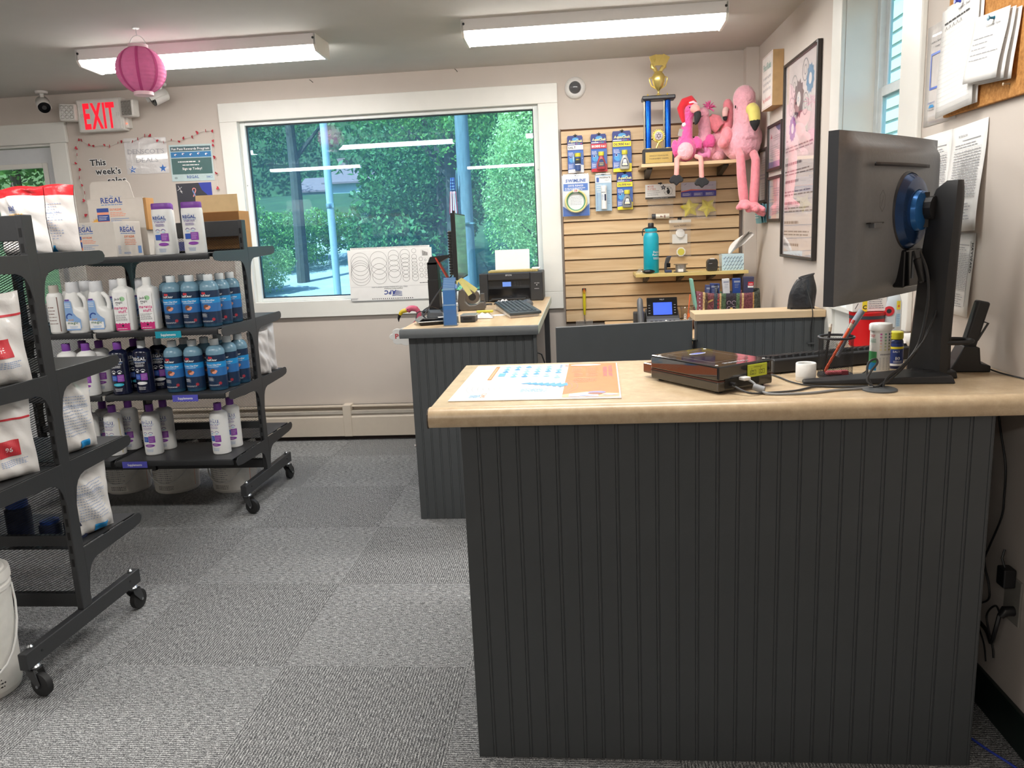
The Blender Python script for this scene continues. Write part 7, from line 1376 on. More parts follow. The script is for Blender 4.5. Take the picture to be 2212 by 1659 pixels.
    # cables at the monitor
    for nm, lb, pts, r, m in (('cable', 'thick black video cable from the monitor to the grommet', [(.80, 1.985, 1.215), (.812, 1.965, 1.17), (.816, 1.955, 1.12), (.810, 1.945, 1.06), (.790, 1.93, .99), (.74, 1.89, .945), (.69, 1.85, .92), (.665, 1.84, .908)], .0042, black_m), ('cable', 'thin black power cable curving in front of the monitor stand', [(.845, 2.03, 1.235), (.862, 2.00, 1.215), (.868, 1.99, 1.16), (.845, 1.965, 1.08), (.80, 1.93, 1.0), (.735, 1.88, .95), (.69, 1.845, .93), (.678, 1.835, .908)], .0026, black_m), ('cable', 'black cable loop standing up out of the counter grommet', [(.658, 1.838, .908), (.648, 1.85, .935), (.652, 1.86, .962), (.668, 1.862, .972), (.672, 1.86, .962), (.655, 1.85, .945), (.645, 1.842, .925), (.662, 1.833, .908)], .0026, dgrey_m)):
        q = G().tube(smooth_path(pts), r, m, 8).obj('cable'); tag(q, lb, 'cable')
    q = thing('video_plug', 'black video connector hanging below the monitor', 'plug', (.806, 1.975, 1.165)); G().box(-.011, .011, -.008, .008, -.03, .03, black_m).obj('plug_body', q, None, bevel=.004, rot=(RAD(-12), RAD(-12), .3)); G().box(-.008, .008, -.005, .005, .03, .05, dgrey_m).obj('plug_tip', q, None, rot=(RAD(-12), RAD(-12), .3))
def smooth_path(pts, n=5):
    P = [Vector(p) for p in pts]; out = []
    for i in range(len(P)-1):
        a, b, c, d = P[max(i-1, 0)], P[i], P[i+1], P[min(i+2, len(P)-1)]
        for k in range(n):
            t = k/n; out.append(.5*((2*b)+(c-a)*t+(2*a-5*b+4*c-d)*t*t+(3*b-a-3*c+d)*t**3))
    return out+[P[-1]]
monitor()
def counter_cables():
    z = CZ+.003
    for lb, pts, r, m in (('grey USB cable running from the water tester to the grommet', [(.372, 1.855, .935), (.385, 1.835, .93), (.40, 1.818, .915), (.42, 1.80, z), (.50, 1.80, z), (.57, 1.825, z), (.62, 1.835, z), (.655, 1.835, z+.003)], .003, grey_m), ('dark cable running beside the grey one on the near counter', [(.338, 1.825, .925), (.37, 1.80, .912), (.41, 1.815, z), (.48, 1.83, z), (.54, 1.872, z), (.60, 1.858, z), (.655, 1.84, z+.003)], .0025, dgrey_m), ('thin dark cable lying from the keyboard past the white cup', [(.47, 2.06, z), (.485, 2.0, z), (.50, 1.93, z), (.53, 1.885, z), (.59, 1.868, z), (.65, 1.85, z+.003)], .002, black_m), ('keyboard cable curving behind the pencil cup', [(.76, 2.13, z), (.72, 2.06, z), (.69, 2.01, z), (.65, 1.95, z)], .0018, black_m), ('charger cable running off the phone cradle to the wall', [(.995, 2.02, z+.004), (1.005, 1.98, z), (1.012, 1.94, z), (1.024, 1.88, z)], .002, black_m)):
        tag(G().tube(smooth_path(pts), r, m, 8).obj('cable'), lb, 'cable')
    t = thing('ferrite_bead', 'grey ferrite bead on the water tester cable', 'bead', (.397, 1.822, .9165)); G().cyl((-.011, .006, .004), (.011, -.006, -.002), .0085, grey_m, 16).obj('bead_body', t, 40)
    t = thing('cordless_phone', 'black cordless phone standing in its cradle by the right wall', 'phone', (.955, 2.04, CZ), RAD(-8)); hm = M('handset_black', '#2a2a2b', .45)
    G().prism([(-.05, 0), (.045, 0), (.045, .016), (.022, .022), (.018, .062), (-.018, .066), (-.034, .03)], black_m, -.03, .035, 'y').obj('cradle', t, None, bevel=.003); G().box(-.016, .016, -.012, .012, 0, .150, hm).obj('handset', t, None, bevel=.006, seg=3, loc=(-.008, .002, .028), rot=(0, RAD(14), .15)); G().tube([(.022, .002, .125), (.042, .002, .118), (.020, .002, .075)], .003, dgrey_m, 8).obj('belt_clip', t)
counter_cables()
# ------------------------------------------------------------------ below the counter at the right wall
def wall_power():
    t = thing('wall_outlet', 'wall outlet with plugged-in adapter low on the right wall', 'outlet', (XR, 1.885, .36)); G().box(-.006, 0, -.036, .036, -.058, .058, M('outlet_plate', '#8f8b84', .5)).obj('plate', t, None, bevel=.002)
    t = thing('power_adapter', 'square black power adapter plugged into the low outlet, upper one', 'adapter', (XR-.006, 1.888, .418)); G().box(-.03, 0, -.018, .018, -.024, .024, black_m).obj('adapter_body', t, None, bevel=.004); G().tube([(-.02, .0, .024), (-.024, .008, .045), (-.016, .014, .065)], .0025, black_m, 6).obj('lead', t)
    t = thing('power_adapter', 'rounded black plug in the low outlet, lower one', 'adapter', (XR-.006, 1.872, .335)); G().tube([(0, 0, 0), (-.02, 0, 0), (-.03, 0, -.014)], [.012, .013, .008], black_m, 12).obj('plug_body', t)
    w = XR-.008
    for lb, pts, r in (('thick black power cord looping from the low outlet behind the counter', [(w-.03, 1.872, .325), (w-.04, 1.868, .28), (w-.03, 1.90, .235), (w-.01, 1.97, .235), (w-.01, 2.06, .24)], .005), ('thin dark cord hanging down the right wall behind the counter', [(w, 2.02, .84), (w, 1.99, .76), (w, 1.955, .68), (w, 1.95, .60), (w, 1.955, .545), (w, 2.0, .45), (w, 2.02, .40), (w, 1.99, .35), (w, 1.985, .31), (w, 2.04, .27)], .0025), ('thin cord arching below the low outlet', [(w-.03, 1.872, .33), (w-.01, 1.93, .32), (w, 1.98, .28), (w, 1.985, .25), (w, 1.95, .20), (w, 1.94, .17)], .0025), ('short cord drooping to the baseboard', [(w, 2.02, .21), (w, 1.99, .18), (w, 1.975, .14)], .0022)):
        tag(G().tube(smooth_path(pts), r, black_m, 6).obj('cable'), lb, 'cord')
    tag(G().tube(smooth_path([(.93, 1.86, .004), (.955, 1.80, .004), (.985, 1.74, .004), (1.005, 1.66, .004)]), .003, M('blue_cable', '#3b4fc0', .4), 8).obj('network_cable'), 'blue network cable on the carpet at the lower right', 'cable')
wall_power()
# ------------------------------------------------------------------ on the right wall
def wsheet(name, lb, cat, ya, yb, z0, z1, draw, tilt=0., bow=0., off=.002, mat=None, parts=None):
    """sheet on the right wall; ya is its far edge, yb its near edge"""
    w, h = ya-yb, z1-z0; t = thing(name, lb, cat, (XR-off, (ya+yb)/2, z1), rot=(tilt, 0, 0))
    f = lambda u, v: (-bow*math.sin(math.pi*.5*(1-v))**2-.006*bow*20*(u-.5)**2*0, w/2-w*u, -h+h*v)
    G().grid(f, 6, 8, mat or paper_m).obj('sheet', t, 60, solid=.0006); p = Print(lambda u, v, hh: (lambda q: (q[0]-.0008-hh, q[1], q[2]))(f(u/w, v/h)), w/6); draw(p, w, h); p.obj('print', t); return t
def d_table(p, w, h, rows=18, cols=9):
    p.text('FILTER FLOW', w*.35, h*.89, h*.02, greyink_m, bold=1, width=w*.25); p.rect(w*.35, h*.85, w*.85, h*.857, greyink_m); p.lines(w*.15, h*.78, w*.9, h*.83, 2, greyink_m, fill=.3, seed=2)
    for r in range(rows+1): p.rect(w*.13, h*(.30+.47*r/rows), w*.9, h*(.30+.47*r/rows)+.0005, greyink_m)
    for c in range(cols+1): p.rect(w*(.13+.77*c/cols), h*.30, w*(.13+.77*c/cols)+.0005, h*.77, greyink_m)
    p.lines(w*.15, h*.31, w*.89, h*.76, rows, M('soft_grey_ink', '#a3a3a8', .6), fill=.35, rag=0, seed=7); p.lines(w*.15, h*.1, w*.85, h*.27, 6, greyink_m, fill=.3, seed=9)
def right_wall():
    # big framed poster
    ya, yb, z0, z1 = 4.205, 3.625, 1.11, 2.04; t = thing('framed_poster', 'tall black-framed poster with coloured gears on the right wall', 'poster', (XR, (ya+yb)/2, z0)); w, h = ya-yb, z1-z0; fm = M('thin_black_frame', '#2d2724', .3)
    for n, a in (('frame_side', (w/2-.014, w/2, 0, h)), ('frame_side', (-w/2, -w/2+.014, 0, h)), ('frame_rail', (-w/2+.014, w/2-.014, h-.014, h)), ('frame_rail', (-w/2+.014, w/2-.014, 0, .014))): G().box(-.022, -.001, a[0], a[1], a[2], a[3], fm).obj(n, t, None, bevel=.003)
    G().box(-.010, -.001, -w/2+.014, w/2-.014, .014, h-.014, M('poster_blush', '#e6dcdc', .5, var=.03, scale=3)).obj('poster_print', t, None); p = Print(flat_x(-.0104, w/2, 0))
    def gear(u, v, r, m, fill=True):
        if fill: p.disc(u, v, r, m, 24, jag=.22); p.disc(u, v, r*.45, M('poster_blush2', '#e9e4e4', .5), 16)
        else: p.ring(u, v, r, r*.12, m, 24); p.ring(u, v, r*.45, r*.1, m, 16)
    gear(w*.44, h*.79, .075, M('gear_brown', '#6a5560', .5)); gear(w*.76, h*.855, .055, M('gear_blue', '#4f93bd', .5)); gear(w*.27, h*.66, .052, M('gear_violet', '#5a62a8', .5)); gear(w*.30, h*.86, .055, greyink_m, False); gear(w*.62, h*.91, .05, greyink_m, False); gear(w*.22, h*.77, .045, greyink_m, False); gear(w*.64, h*.75, .05, greyink_m, False); p.text('D', w*.43, h*.78, .02, M('gear_blue', '#4f93bd', .5), bold=1)
    p.text('Our', w*.08, h*.60, .012, ink_m, bold=1, align='l'); 
    for i, z in enumerate((.575, .50, .455, .41, .35, .30, .265, .20, .145, .085)): p.lines(w*.06, h*z-.030, w*(.93 if i % 2 == 0 else .6), h*z, 2 if i % 2 == 0 else 1, M('poster_text', '#8c7f84', .6), fill=.42, seed=i+3)
    p.obj('lettering', t); G().box(-.0135, -.0125, -w/2+.014, w/2-.014, .014, h-.014, mat_glass('frame_glass', (.97, .97, .97))).obj('glass_pane', t, None)
    # pool rules block
    t = thing('pool_rules_block', 'thick wooden Pool Rules block sign on the right wall', 'sign', (XR, 4.40, 1.868)); w, h = .235, .268; G().box(-.055, -.001, -w/2, w/2, 0, h, M('raw_plywood', '#b08e63', .7, var=.1)).obj('block', t, None, bevel=.001); G().box(-.0562, -.055, -w/2+.001, w/2-.001, .001, h-.001, M('sign_white', '#e6e0db', .5)).obj('face', t, None); p = Print(flat_x(-.0565, w/2, 0)); p.frame(.006, .006, w-.006, h-.006, .002, M('sign_rose', '#c79a97', .5)); p.text('Pool Rules', w*.5, h*.72, h*.13, M('sign_teal', '#7ba79f', .5), width=w*.72, slant=.15, bold=1)
    for k, s in enumerate(('YOU ARE NOT ALLOWED', 'TO DO ANYTHING THAT', 'BEGINS WITH THE WORDS')): p.text(s, w*.5, h*(.55-.11*k), h*.05, greyink_m, width=w*.74)
    p.text('"hey y\'all watch this"', w*.5, h*.14, h*.08, M('sign_pink', '#d6707c', .5), width=w*.78, slant=.15); p.obj('lettering', t)
    # certificates
    for lb, ya, yb, z0, z1, band in (('black-framed certificate with purple border right below the Pool Rules block', 4.555, 4.245, 1.553, 1.795, M('cert_purple', '#8a83b0', .5)), ('dark-framed pair of certificates nearest the corner of the right wall', 4.785, 4.57, 1.393, 1.692, M('cert_lilac', '#9a94b8', .5)), ('black-framed certificate with pink tint, lowest on the right wall', 4.535, 4.235, 1.287, 1.525, M('cert_pink', '#d89a9e', .5))):
        w, h = ya-yb, z1-z0; t = thing('framed_certificate', lb, 'certificate', (XR, (ya+yb)/2, z0), group='framed certificates'); fm = M('cert_frame', '#2e2825', .4)
        for n, a in (('frame_side', (w/2-.016, w/2, 0, h)), ('frame_side', (-w/2, -w/2+.016, 0, h)), ('frame_rail', (-w/2+.016, w/2-.016, h-.016, h)), ('frame_rail', (-w/2+.016, w/2-.016, 0, .016))): G().box(-.018, -.001, a[0], a[1], a[2], a[3], fm).obj(n, t, None, bevel=.003)
        G().box(-.008, -.001, -w/2+.016, w/2-.016, .016, h-.016, M('cert_paper', '#dcd6d8', .5)).obj('certificate_sheet', t, None); p = Print(flat_x(-.0084, w/2, 0))
        if 'pair' in lb: p.rect(.016, h*.5, w-.016, h*.53, band); p.rect(.016, h*.44, w-.016, h*.47, band); p.lines(w*.25, h*.58, w*.75, h*.85, 6, greyink_m, fill=.3, seed=3, left=False); p.lines(w*.25, h*.12, w*.75, h*.38, 6, greyink_m, fill=.3, seed=4, left=False); p.disc(w*.8, h*.57, .006, red_i, 10)
        elif 'purple' in lb: p.rect(.016, .016, w-.016, h*.2, band); p.poly([(w*.45, h-.016), (w-.016, h-.016), (w-.016, h*.72)], band); p.poly([(w*.16, h*.70), (w*.28, h*.70), (w*.22, h*.80)], red_i); p.lines(w*.35, h*.62, w*.85, h*.75, 3, greyink_m, fill=.3, seed=3); p.lines(w*.15, h*.28, w*.85, h*.56, 6, greyink_m, fill=.25, seed=5)
        else: p.rect(w*.3, .016, w*.62, h-.016, M('cert_blush', '#e6bcbc', .5)); p.rect(.016, .016, w*.14, h-.016, M('cert_aqua', '#a9c6d6', .5)); p.ring(w*.24, h*.83, .010, .003, M('cert_purple', '#8a83b0', .5), 16); p.lines(w*.3, h*.55, w*.8, h*.75, 4, greyink_m, fill=.35, seed=3, left=False); p.lines(w*.25, h*.15, w*.8, h*.45, 6, greyink_m, fill=.25, seed=8, left=False)
        p.obj('print', t); G().box(-.0125, -.0115, -w/2+.016, w/2-.016, .016, h-.016, mat_glass('frame_glass', (.97, .97, .97))).obj('glass_pane', t, None)
    tl = M('pamphlet_teal', '#7fb9c4', .6)
    t = thing('pamphlet_stack', 'teal pamphlets tucked under the corner certificates', 'pamphlet', (XR, 4.66, 1.285)); 
    for k, x in enumerate((-.012, -.022, -.034)): G().box(x-.0015, x, -.11+.01*k, .07-.012*k, 0, .10+.006*k, tl).obj('pamphlet', t, None, rot=(0, RAD(-4*k), 0))
    p = Print(flat_x(-.0435, .05, .0)); p.lines(.01, .02, .13, .09, 5, wht_i, fill=.3, seed=3); p.obj('print', t)
    tag(G().box(-.0015, 0, -.03, .03, -.06, .06, paper_m).obj('note_slip', None, None, loc=(XR-.001, 4.60, 1.84)), 'narrow white slip half hidden under the Pool Rules block', 'paper')
    # cork board and papers
    t = thing('cork_board', 'cork notice board at the upper right edge of the picture', 'board', (XR, 2.07, 1.558)); ck = mat_speckle('cork', '#8a5a2a', '#b57d40', '#cf9a58', .9, 90); G().box(-.014, -.001, -.62, .335, 0, .60, ck).obj('cork_sheet', t, None, bevel=.002)
    t.location.y = 2.07
    def d_list(p, w, h):
        p.text('Inventory Sheet', w*.62, h*.92, h*.025, ink_m, width=w*.3); p.lines(w*.1, h*.85, w*.8, h*.88, 1, ink_m, fill=.5, seed=3, rag=.2)
        for k in range(5): p.line((w*(.12+.1*k), h*.80), (w*(.16+.1*k), h*.835), .0014, ink_m); p.line((w*(.15+.1*k), h*.835), (w*(.19+.1*k), h*.80), .0012, ink_m)
        for r in range(17): p.rect(w*.05, h*(.05+.044*r), w*.95, h*(.05+.044*r)+.0005, M('soft_grey_ink', '#a3a3a8', .6))
    wsheet('sign_up_sheet', 'white ruled list pinned with a blue pin to the cork board', 'paper', 2.425, 2.215, 1.562, 1.845, d_list, RAD(-3), .01, .022)
    wsheet('sign_up_sheet', 'white sheet showing behind the pinned ruled list', 'paper', 2.41, 2.20, 1.568, 1.85, lambda p, w, h: p.lines(w*.2, h*.3, w*.8, h*.5, 3, greyink_m, fill=.2, seed=4), RAD(-1), .004, .017)
    for k in range(3): wsheet('form_sheet', ['front blank form on the cork board under the teal pin', 'middle blank form in the stack on the cork board', 'rear blank form in the stack on the cork board'][k], 'paper', 2.215-.008*k, 2.045-.014*k, 1.612-.004*k, 1.768-.004*k, (lambda p, w, h: (p.text('Customer Form', w*.6, h*.8, h*.04, ink_m, width=w*.4), p.lines(w*.1, h*.3, w*.9, h*.7, 5, greyink_m, fill=.15, seed=5, rag=.5))) if k == 0 else (lambda p, w, h: p.lines(w*.1, h*.3, w*.9, h*.7, 5, greyink_m, fill=.1, seed=5)), RAD(4), .016-.004*k, .030-.006*k)
    for lb, y, z, m in (('blue push pin on the ruled list', 2.30, 1.838, M('pin_blue', '#3548b8', .3)), ('teal push pin on the blank forms', 2.115, 1.752, M('pin_teal', '#1f6a84', .3)), ('small clear push pin in the lower cork', 2.055, 1.59, M('pin_clear', '#b9a58a', .2))):
        t = thing('push_pin', lb, 'pin', (XR-.031 if 'cork' not in lb else XR-.015, y, z)); r = 1 if 'small' not in lb else .6; G().at((0, 0, 0), (0, RAD(-90), 0)).lathe([(.0045*r, 0), (.003*r, .004), (.003*r, .010), (.006*r, .013), (.006*r, .015), (.001, .0155)], m, 14).obj('pin_head', t, 40); G().cyl((0, 0, 0), (.016, 0, 0), .0006, steel_m, 6).obj('needle', t)
    def d_review(p, w, h):
        p.text('Leave a Google review & let us', w*.5, h*.82, h*.022, ink_m, width=w*.72); p.text('know how we did', w*.5, h*.77, h*.022, ink_m, width=w*.42); p.frame(w*.16, h*.36, w*.86, h*.72, .006, M('frame_blue', '#4a6fd0', .4)); p.text('DENSCOT', w*.24, h*.22, h*.02, blue_i, width=w*.22); p.poly([(w*.16, h*.18), (w*.34, h*.18), (w*.30, h*.21), (w*.2, h*.21)], cyan_i); p.text('POOL & SPA', w*.24, h*.15, h*.018, ink_m, width=w*.2)
    wsheet('review_notice', 'laminated review notice with blue square outline beside the window casing', 'notice', 2.565, 2.355, 1.55, 1.83, d_review, 0, .0, .0015, sleeve)
    wsheet('flow_table_sheet', 'printed flow table sheet half hidden behind the monitor', 'paper', 2.555, 2.365, 1.26, 1.522, d_table, RAD(-1), .006, .003); wsheet('flow_table_sheet', 'printed table sheet hanging below the cork board', 'paper', 2.365, 2.168, 1.245, 1.526, d_table, RAD(-2), .02, .003)
    def d_hay(p, w, h): d_table(p, w, h, 22, 14); p.rect(w*.90, h*.12, w*.91, h*.9, ink_m); p.text('HAYWARD', w*.93, h*.88, .012, ink_m, rot=-math.pi/2, align='l', bold=2, width=h*.35)
    wsheet('flow_table_sheet', 'HAYWARD chart sheet, lowest of the papers on the right wall', 'paper', 2.375, 2.192, 1.02, 1.243, d_hay, RAD(1), .008, .003)
    # drawstring bag on the half wall
    t = thing('drawstring_bag', 'black drawstring pouch on the half wall cap', 'bag', (.930, 3.48, .917)); lm = M('black_soft_leather', '#242428', .42, var=.1, scale=40, bump=.4)
    def f(u, v):
        a = 2*math.pi*u; s = 1-.55*max(0, (v-.45)/.55)**1.6 if v < .9 else .5+.9*(v-.9); return ((.055*s)*math.cos(a)*(1+.05*math.sin(5*a+v*4))+.020*v*v, .03*s*math.sin(a)*(1+.1*math.sin(4*a)), .142*v+(.008*math.cos(a) if v > .9 else 0))
    G().grid(f, 32, 16, lm, True).obj('pouch', t, 60, solid=.002); G().box(-.05, .05, -.026, .026, .0, .003, lm).obj('pouch_base', t, None)
    tag(G().tube(smooth_path([(.935, 3.456, 1.035), (.945, 3.43, .985), (.952, 3.392, .925), (.955, 3.393, .89), (.955, 3.412, .84), (.957, 3.412, .76)]), .002, black_m, 6).obj('drawstring'), 'black cord of the pouch hanging over the half wall', 'cord')
    t = thing('wall_peg', 'small dark peg on the front of the half wall', 'peg', (.955, 3.417, .775)); G().box(-.014, .014, -.012, 0, -.003, .003, counter_paint).obj('peg_bar', t, None, bevel=.001); G().box(-.004, .004, -.004, 0, -.016, .0, counter_paint).obj('peg_plate', t, None)
right_wall()
# ------------------------------------------------------------------ on the service desk
DZ = .8935
def desk_items():
    t = thing('inkjet_printer', 'black inkjet printer with paper in its rear tray on the desk', 'printer', (-.425, 4.60, DZ)); pm = M('printer_black', '#2f3032', .45, var=.04); W = .187; D = .235
    G().box(-W, W, .02, D, 0, .168, pm).box(-W, -W+.05, .0, .02, 0, .168, pm).box(W-.075, W, 0, .02, 0, .168, pm).box(-W+.05, W-.075, 0, .02, .125, .168, pm).box(-W+.05, W-.075, .0, .02, 0, .014, pm).obj('shell', t, None, bevel=.006); G().box(-W+.052, W-.077, .006, .02, .078, .124, M('printer_panel', '#3d3e41', .35)).obj('control_panel', t, None, bevel=.003, rot=(RAD(-12), 0, 0)); c = t.children[-1]
    G().box(-.05, .0, .0035, .006, .088, .115, M('printer_lcd', '#5f80c8', .3, emit=.35)).obj('lcd', c, None)
    for i in range(3):
        for j in range(3): G().box(.02+.016*i, .026+.016*i, .0045, .0062, .088+.010*j, .092+.010*j, dgrey_m).obj('button', c, None)
    G().box(-W+.055, W-.08, .005, .03, .014, .076, gloss_black).obj('output_slot', t, None); G().box(-W+.07, W-.1, -.03, .02, .012, .022, pm).obj('output_tray', t, None, bevel=.002)
    p = Print(flat_y(0, -.0006, 0)); p.text('EPSON', -.012, .150, .0085, M('badge_silver', '#c9cbce', .4), bold=1, width=.036); p.frame(-W+.012, .04, -W+.026, .054, .003, M('badge_silver', '#c9cbce', .4)); p.text('XP-5100', W-.036, .1, .006, M('badge_silver', '#c9cbce', .4), width=.03); p.disc(W-.036, .092, .003, M('badge_silver', '#c9cbce', .4), 10); p.lines(W-.05, .068, W-.022, .074, 1, greyink_m, fill=.6, seed=3); p.obj('badges', t)
    q = thing('printer_paper', 'white paper sheets standing in the printer rear tray', 'paper', (-.43, 4.80, DZ+.15)); G().box(-.105, .105, 0, .004, 0, .148, paper_m).obj('sheet_stack', q, None, rot=(RAD(-10), 0, 0))
    q = thing('spiral_notebook', 'tan spiral notebook lying on the printer', 'notebook', (-.415, 4.665, DZ+.1685)); G().box(-.145, .145, -.03, .12, 0, .010, M('notebook_tan', '#cdb878', .7)).obj('pages', q, None); g = G()
    for k in range(36): x = -.138+k*.0079; g.tube([(x, -.028, .0), (x, -.038, .006), (x, -.028, .013)], .0012, M('notebook_wire', '#b9a45a', .3, .7), 5)
    g.obj('wire_binding', q)['kind'] = 'stuff'; tag(G().box(-.02, .03, -.02, .02, 0, .012, paper_m).obj('paper_wad', None, None, bevel=.004, loc=(-.285, 4.69, DZ+.179)), 'small folded white paper on the right end of the notebook', 'paper')
    # keyboard on its tilt stand and mouse
    q = thing('desk_keyboard', 'dark keyboard propped on a white tray on the desk', 'keyboard', (-.345, 3.95, DZ), RAD(15)); kb = M('kb_slate', '#3f464a', .5)
    G().hexa([(-.075, -.25, .012), (.085, -.22, .012), (.085, .22, .030), (-.075, .22, .030), (-.075, -.25, .026), (.085, -.22, .026), (.085, .22, .042), (-.075, .22, .042)], kb).obj('keyboard_case', q, None, bevel=.004); km = M('kb_key', '#4c555b', .5)
    me = G().hexa([(-.008, -.012, 0), (.008, -.012, 0), (.008, .012, 0), (-.008, .012, 0), (-.0065, -.0105, .005), (.0065, -.0105, .005), (.0065, .0105, .005), (-.0065, .0105, .005)], km).mesh('key', None)
    for i in range(6):
        for j in range(14):
            k = bpy.data.objects.new('key', me); COL.objects.link(k); k.parent = q; k.location = (-.055+i*.022, -.195+j*.029, .028+j*.00106)
    G().hexa([(-.07, -.235, 0), (.07, -.21, 0), (.07, .2, 0), (-.07, .2, 0), (-.072, -.24, .0115), (.08, -.21, .0115), (.08, .2, .028), (-.072, .2, .028)], M('kb_tray_white', '#d9cfc6', .4)).obj('tray', q, None, bevel=.002)
    q = thing('computer_mouse', 'dark grey mouse behind the desk keyboard', 'mouse', (-.315, 4.30, DZ)); G().ell((0, 0, .010), (.036, .055, .025), M('mouse_grey', '#54585c', .4), 20, 12).obj('mouse_shell', q); G().box(-.001, .001, -.05, -.01, .0335, .0345, black_m).obj('button_split', q, None)
    for lb, x, y, s in (('crumpled clear wrapper beside the mouse', -.40, 4.36, .06), ('crumpled white wrapper near the printer on the desk', -.46, 4.46, .05)):
        o = G().grid(lambda u, v: ((u-.5)*s*2, (v-.5)*s*1.6, .003+.028*math.sin(math.pi*u)*math.sin(math.pi*v)*(.6+.5*math.sin(u*13+x*9)*math.sin(v*11))), 12, 12, clear_film).obj('wrapper', None, None, loc=(x, y, DZ)); tag(o, lb, 'wrapper')
    q = thing('scissors', 'dark scissors lying by the printer on the desk', 'scissors', (-.51, 4.42, DZ)); G().tube([(.0, 0, .006), (.05, .03, .006), (.085, .035, .006)], [.004, .005, .002], dgrey_m, 6).obj('blade', q); G().tube([(-.03+.018*math.cos(a), .012*math.sin(a), .006) for a in [2*math.pi*i/16 for i in range(17)]], .004, black_m, 6, cap=False).obj('finger_loop', q)
    # tape dispenser
    q = thing('desk_tape_dispenser', 'large grey-brown tape dispenser on the desk', 'tape dispenser', (-.605, 4.16, DZ)); tm = M('dispenser_taupe', '#5a5550', .38)
    G().prism([(-.06, 0), (.075, 0), (.082, .02), (.075, .048), (.050, .044), (.030, .032), (-.005, .030), (-.022, .05), (-.018, .105), (-.035, .122), (-.058, .11), (-.066, .05)], tm, -.033, .033, 'y').obj('dispenser_body', q, None, bevel=.008, seg=3); G().cyl((.012, -.012, .072), (.012, .012, .072), .038, M('tape_roll', '#6b625a', .3), 28).obj('tape_roll', q, 40); G().cyl((.012, -.014, .072), (.012, .014, .072), .020, black_m, 20).obj('core', q); G().box(.055, .075, -.02, .02, .048, .088, tm).obj('cutter_arm', q, None, bevel=.003)
    # brochure holder
    q = thing('brochure_holder', 'clear acrylic holder at the front of the desk', 'holder', (-.598, 3.462, DZ), RAD(2)); ac = mat_glass('clear_acrylic', (.93, .96, .98)); G().box(-.034, .030, -.002, .001, 0, .075, ac).box(-.034, -.032, -.002, .05, 0, .10, ac).box(.028, .030, -.002, .05, 0, .20, ac).box(-.034, .03, -.002, .06, 0, .003, ac).box(-.034, .03, .05, .053, 0, .21, ac).obj('acrylic_shell', q, None)
    bl = M('brochure_blue', '#3f76b4', .4)
    for k in range(7): 
        b = thing('brochure', 'blue folded brochure in the acrylic holder, number %s from the front' % ('one two three four five six seven'.split()[k]), 'brochure', (-.6, 3.468+.0062*k, DZ+.004), rot=(RAD(-3), 0, 0), group='brochures in the holder'); G().box(-.029, .026, 0, .0045, 0, .168+.007*k, bl).obj('leaflet', b, None); p = Print(flat_y(-.029, -.0004, 0)); p.rect(.001, .088+.007*k, .054, .092+.007*k, M('brochure_edge', '#9db8cf', .4)); p.rect(.001, .156+.007*k, .054, .166+.007*k, M('brochure_pale', '#86a9cc', .4)); p.obj('print', b)
    # scanner dock
    q = thing('card_scanner', 'black card scanner with silver rim at the desk front', 'scanner', (-.705, 3.585, DZ), RAD(20)); G().prism([(-.065, .0), (.06, .0), (.07, .018), (.05, .03), (-.05, .034), (-.075, .018)], gloss_black, -.06, .06, 'y').obj('scanner_body', q, None, bevel=.004); G().box(-.074, .068, -.064, .062, .014, .019, M('silver_rim', '#a9abad', .3, .6)).obj('rim', q, None, bevel=.002); G().hexa([(-.02, -.04, .03), (.05, -.04, .028), (.05, .045, .028), (-.02, .045, .03), (-.01, -.03, .055), (.045, -.03, .05), (.045, .04, .06), (-.01, .04, .062)], dgrey_m).obj('lid', q, None, bevel=.002); G().box(.02, .062, -.062, -.02, .032, .034, paper_m).obj('card', q, None)
    for lb, pts, r in (('black cable rising from the card scanner to the desk monitor', [(-.76, 3.56, .915), (-.75, 3.62, .93), (-.72, 3.75, 1.0), (-.69, 3.9, 1.06), (-.672, 4.0, 1.09)], .0035), ('thin black cable looping behind the card scanner', [(-.78, 3.75, .90), (-.80, 3.85, .93), (-.77, 3.95, .94), (-.73, 4.0, .905), (-.70, 3.9, .897)], .0025), ('black cable curling on the desk beside the monitor foot', [(-.80, 3.66, .90), (-.805, 3.72, .93), (-.79, 3.76, .935), (-.77, 3.72, .92), (-.74, 3.68, .90)], .0025)):
        tag(G().tube(smooth_path(pts), r, black_m, 6).obj('desk_cable'), lb, 'cable')
    # label printer and wrapped item
    q = thing('calculator_printer', 'small silver and black card terminal behind the brochures', 'terminal', (-.54, 3.63, DZ)); G().box(-.035, .035, -.04, .05, 0, .028, dgrey_m).obj('terminal_body', q, None, bevel=.003); G().box(-.035, .038, -.042, .052, .028, .034, M('silver_rim', '#a9abad', .3, .6)).obj('top_plate', q, None, bevel=.002); G().box(-.02, .02, -.043, -.04, .012, .02, black_m).obj('slot', q, None)
    q = thing('wrapped_roll', 'yellow-topped clear packet on the desk', 'packet', (-.485, 3.76, DZ)); G().grid(lambda u, v: ((u-.5)*.09, (v-.5)*.08, .002+.026*math.sin(math.pi*u)**.5*math.sin(math.pi*v)**.5*(1+.15*math.sin(u*19))), 12, 10, clear_film).obj('wrapper', q); G().box(-.035, .045, -.014, .014, .026, .036, M('packet_yellow', '#d9d04a', .5)).obj('yellow_strip', q, None, bevel=.003)
    tag(G().box(-.05, .05, -.03, .03, 0, .002, paper_m).obj('loose_paper', None, None, loc=(-.40, 3.86, DZ), rot=(0, 0, .4)), 'loose white paper near the desk keyboard', 'paper')
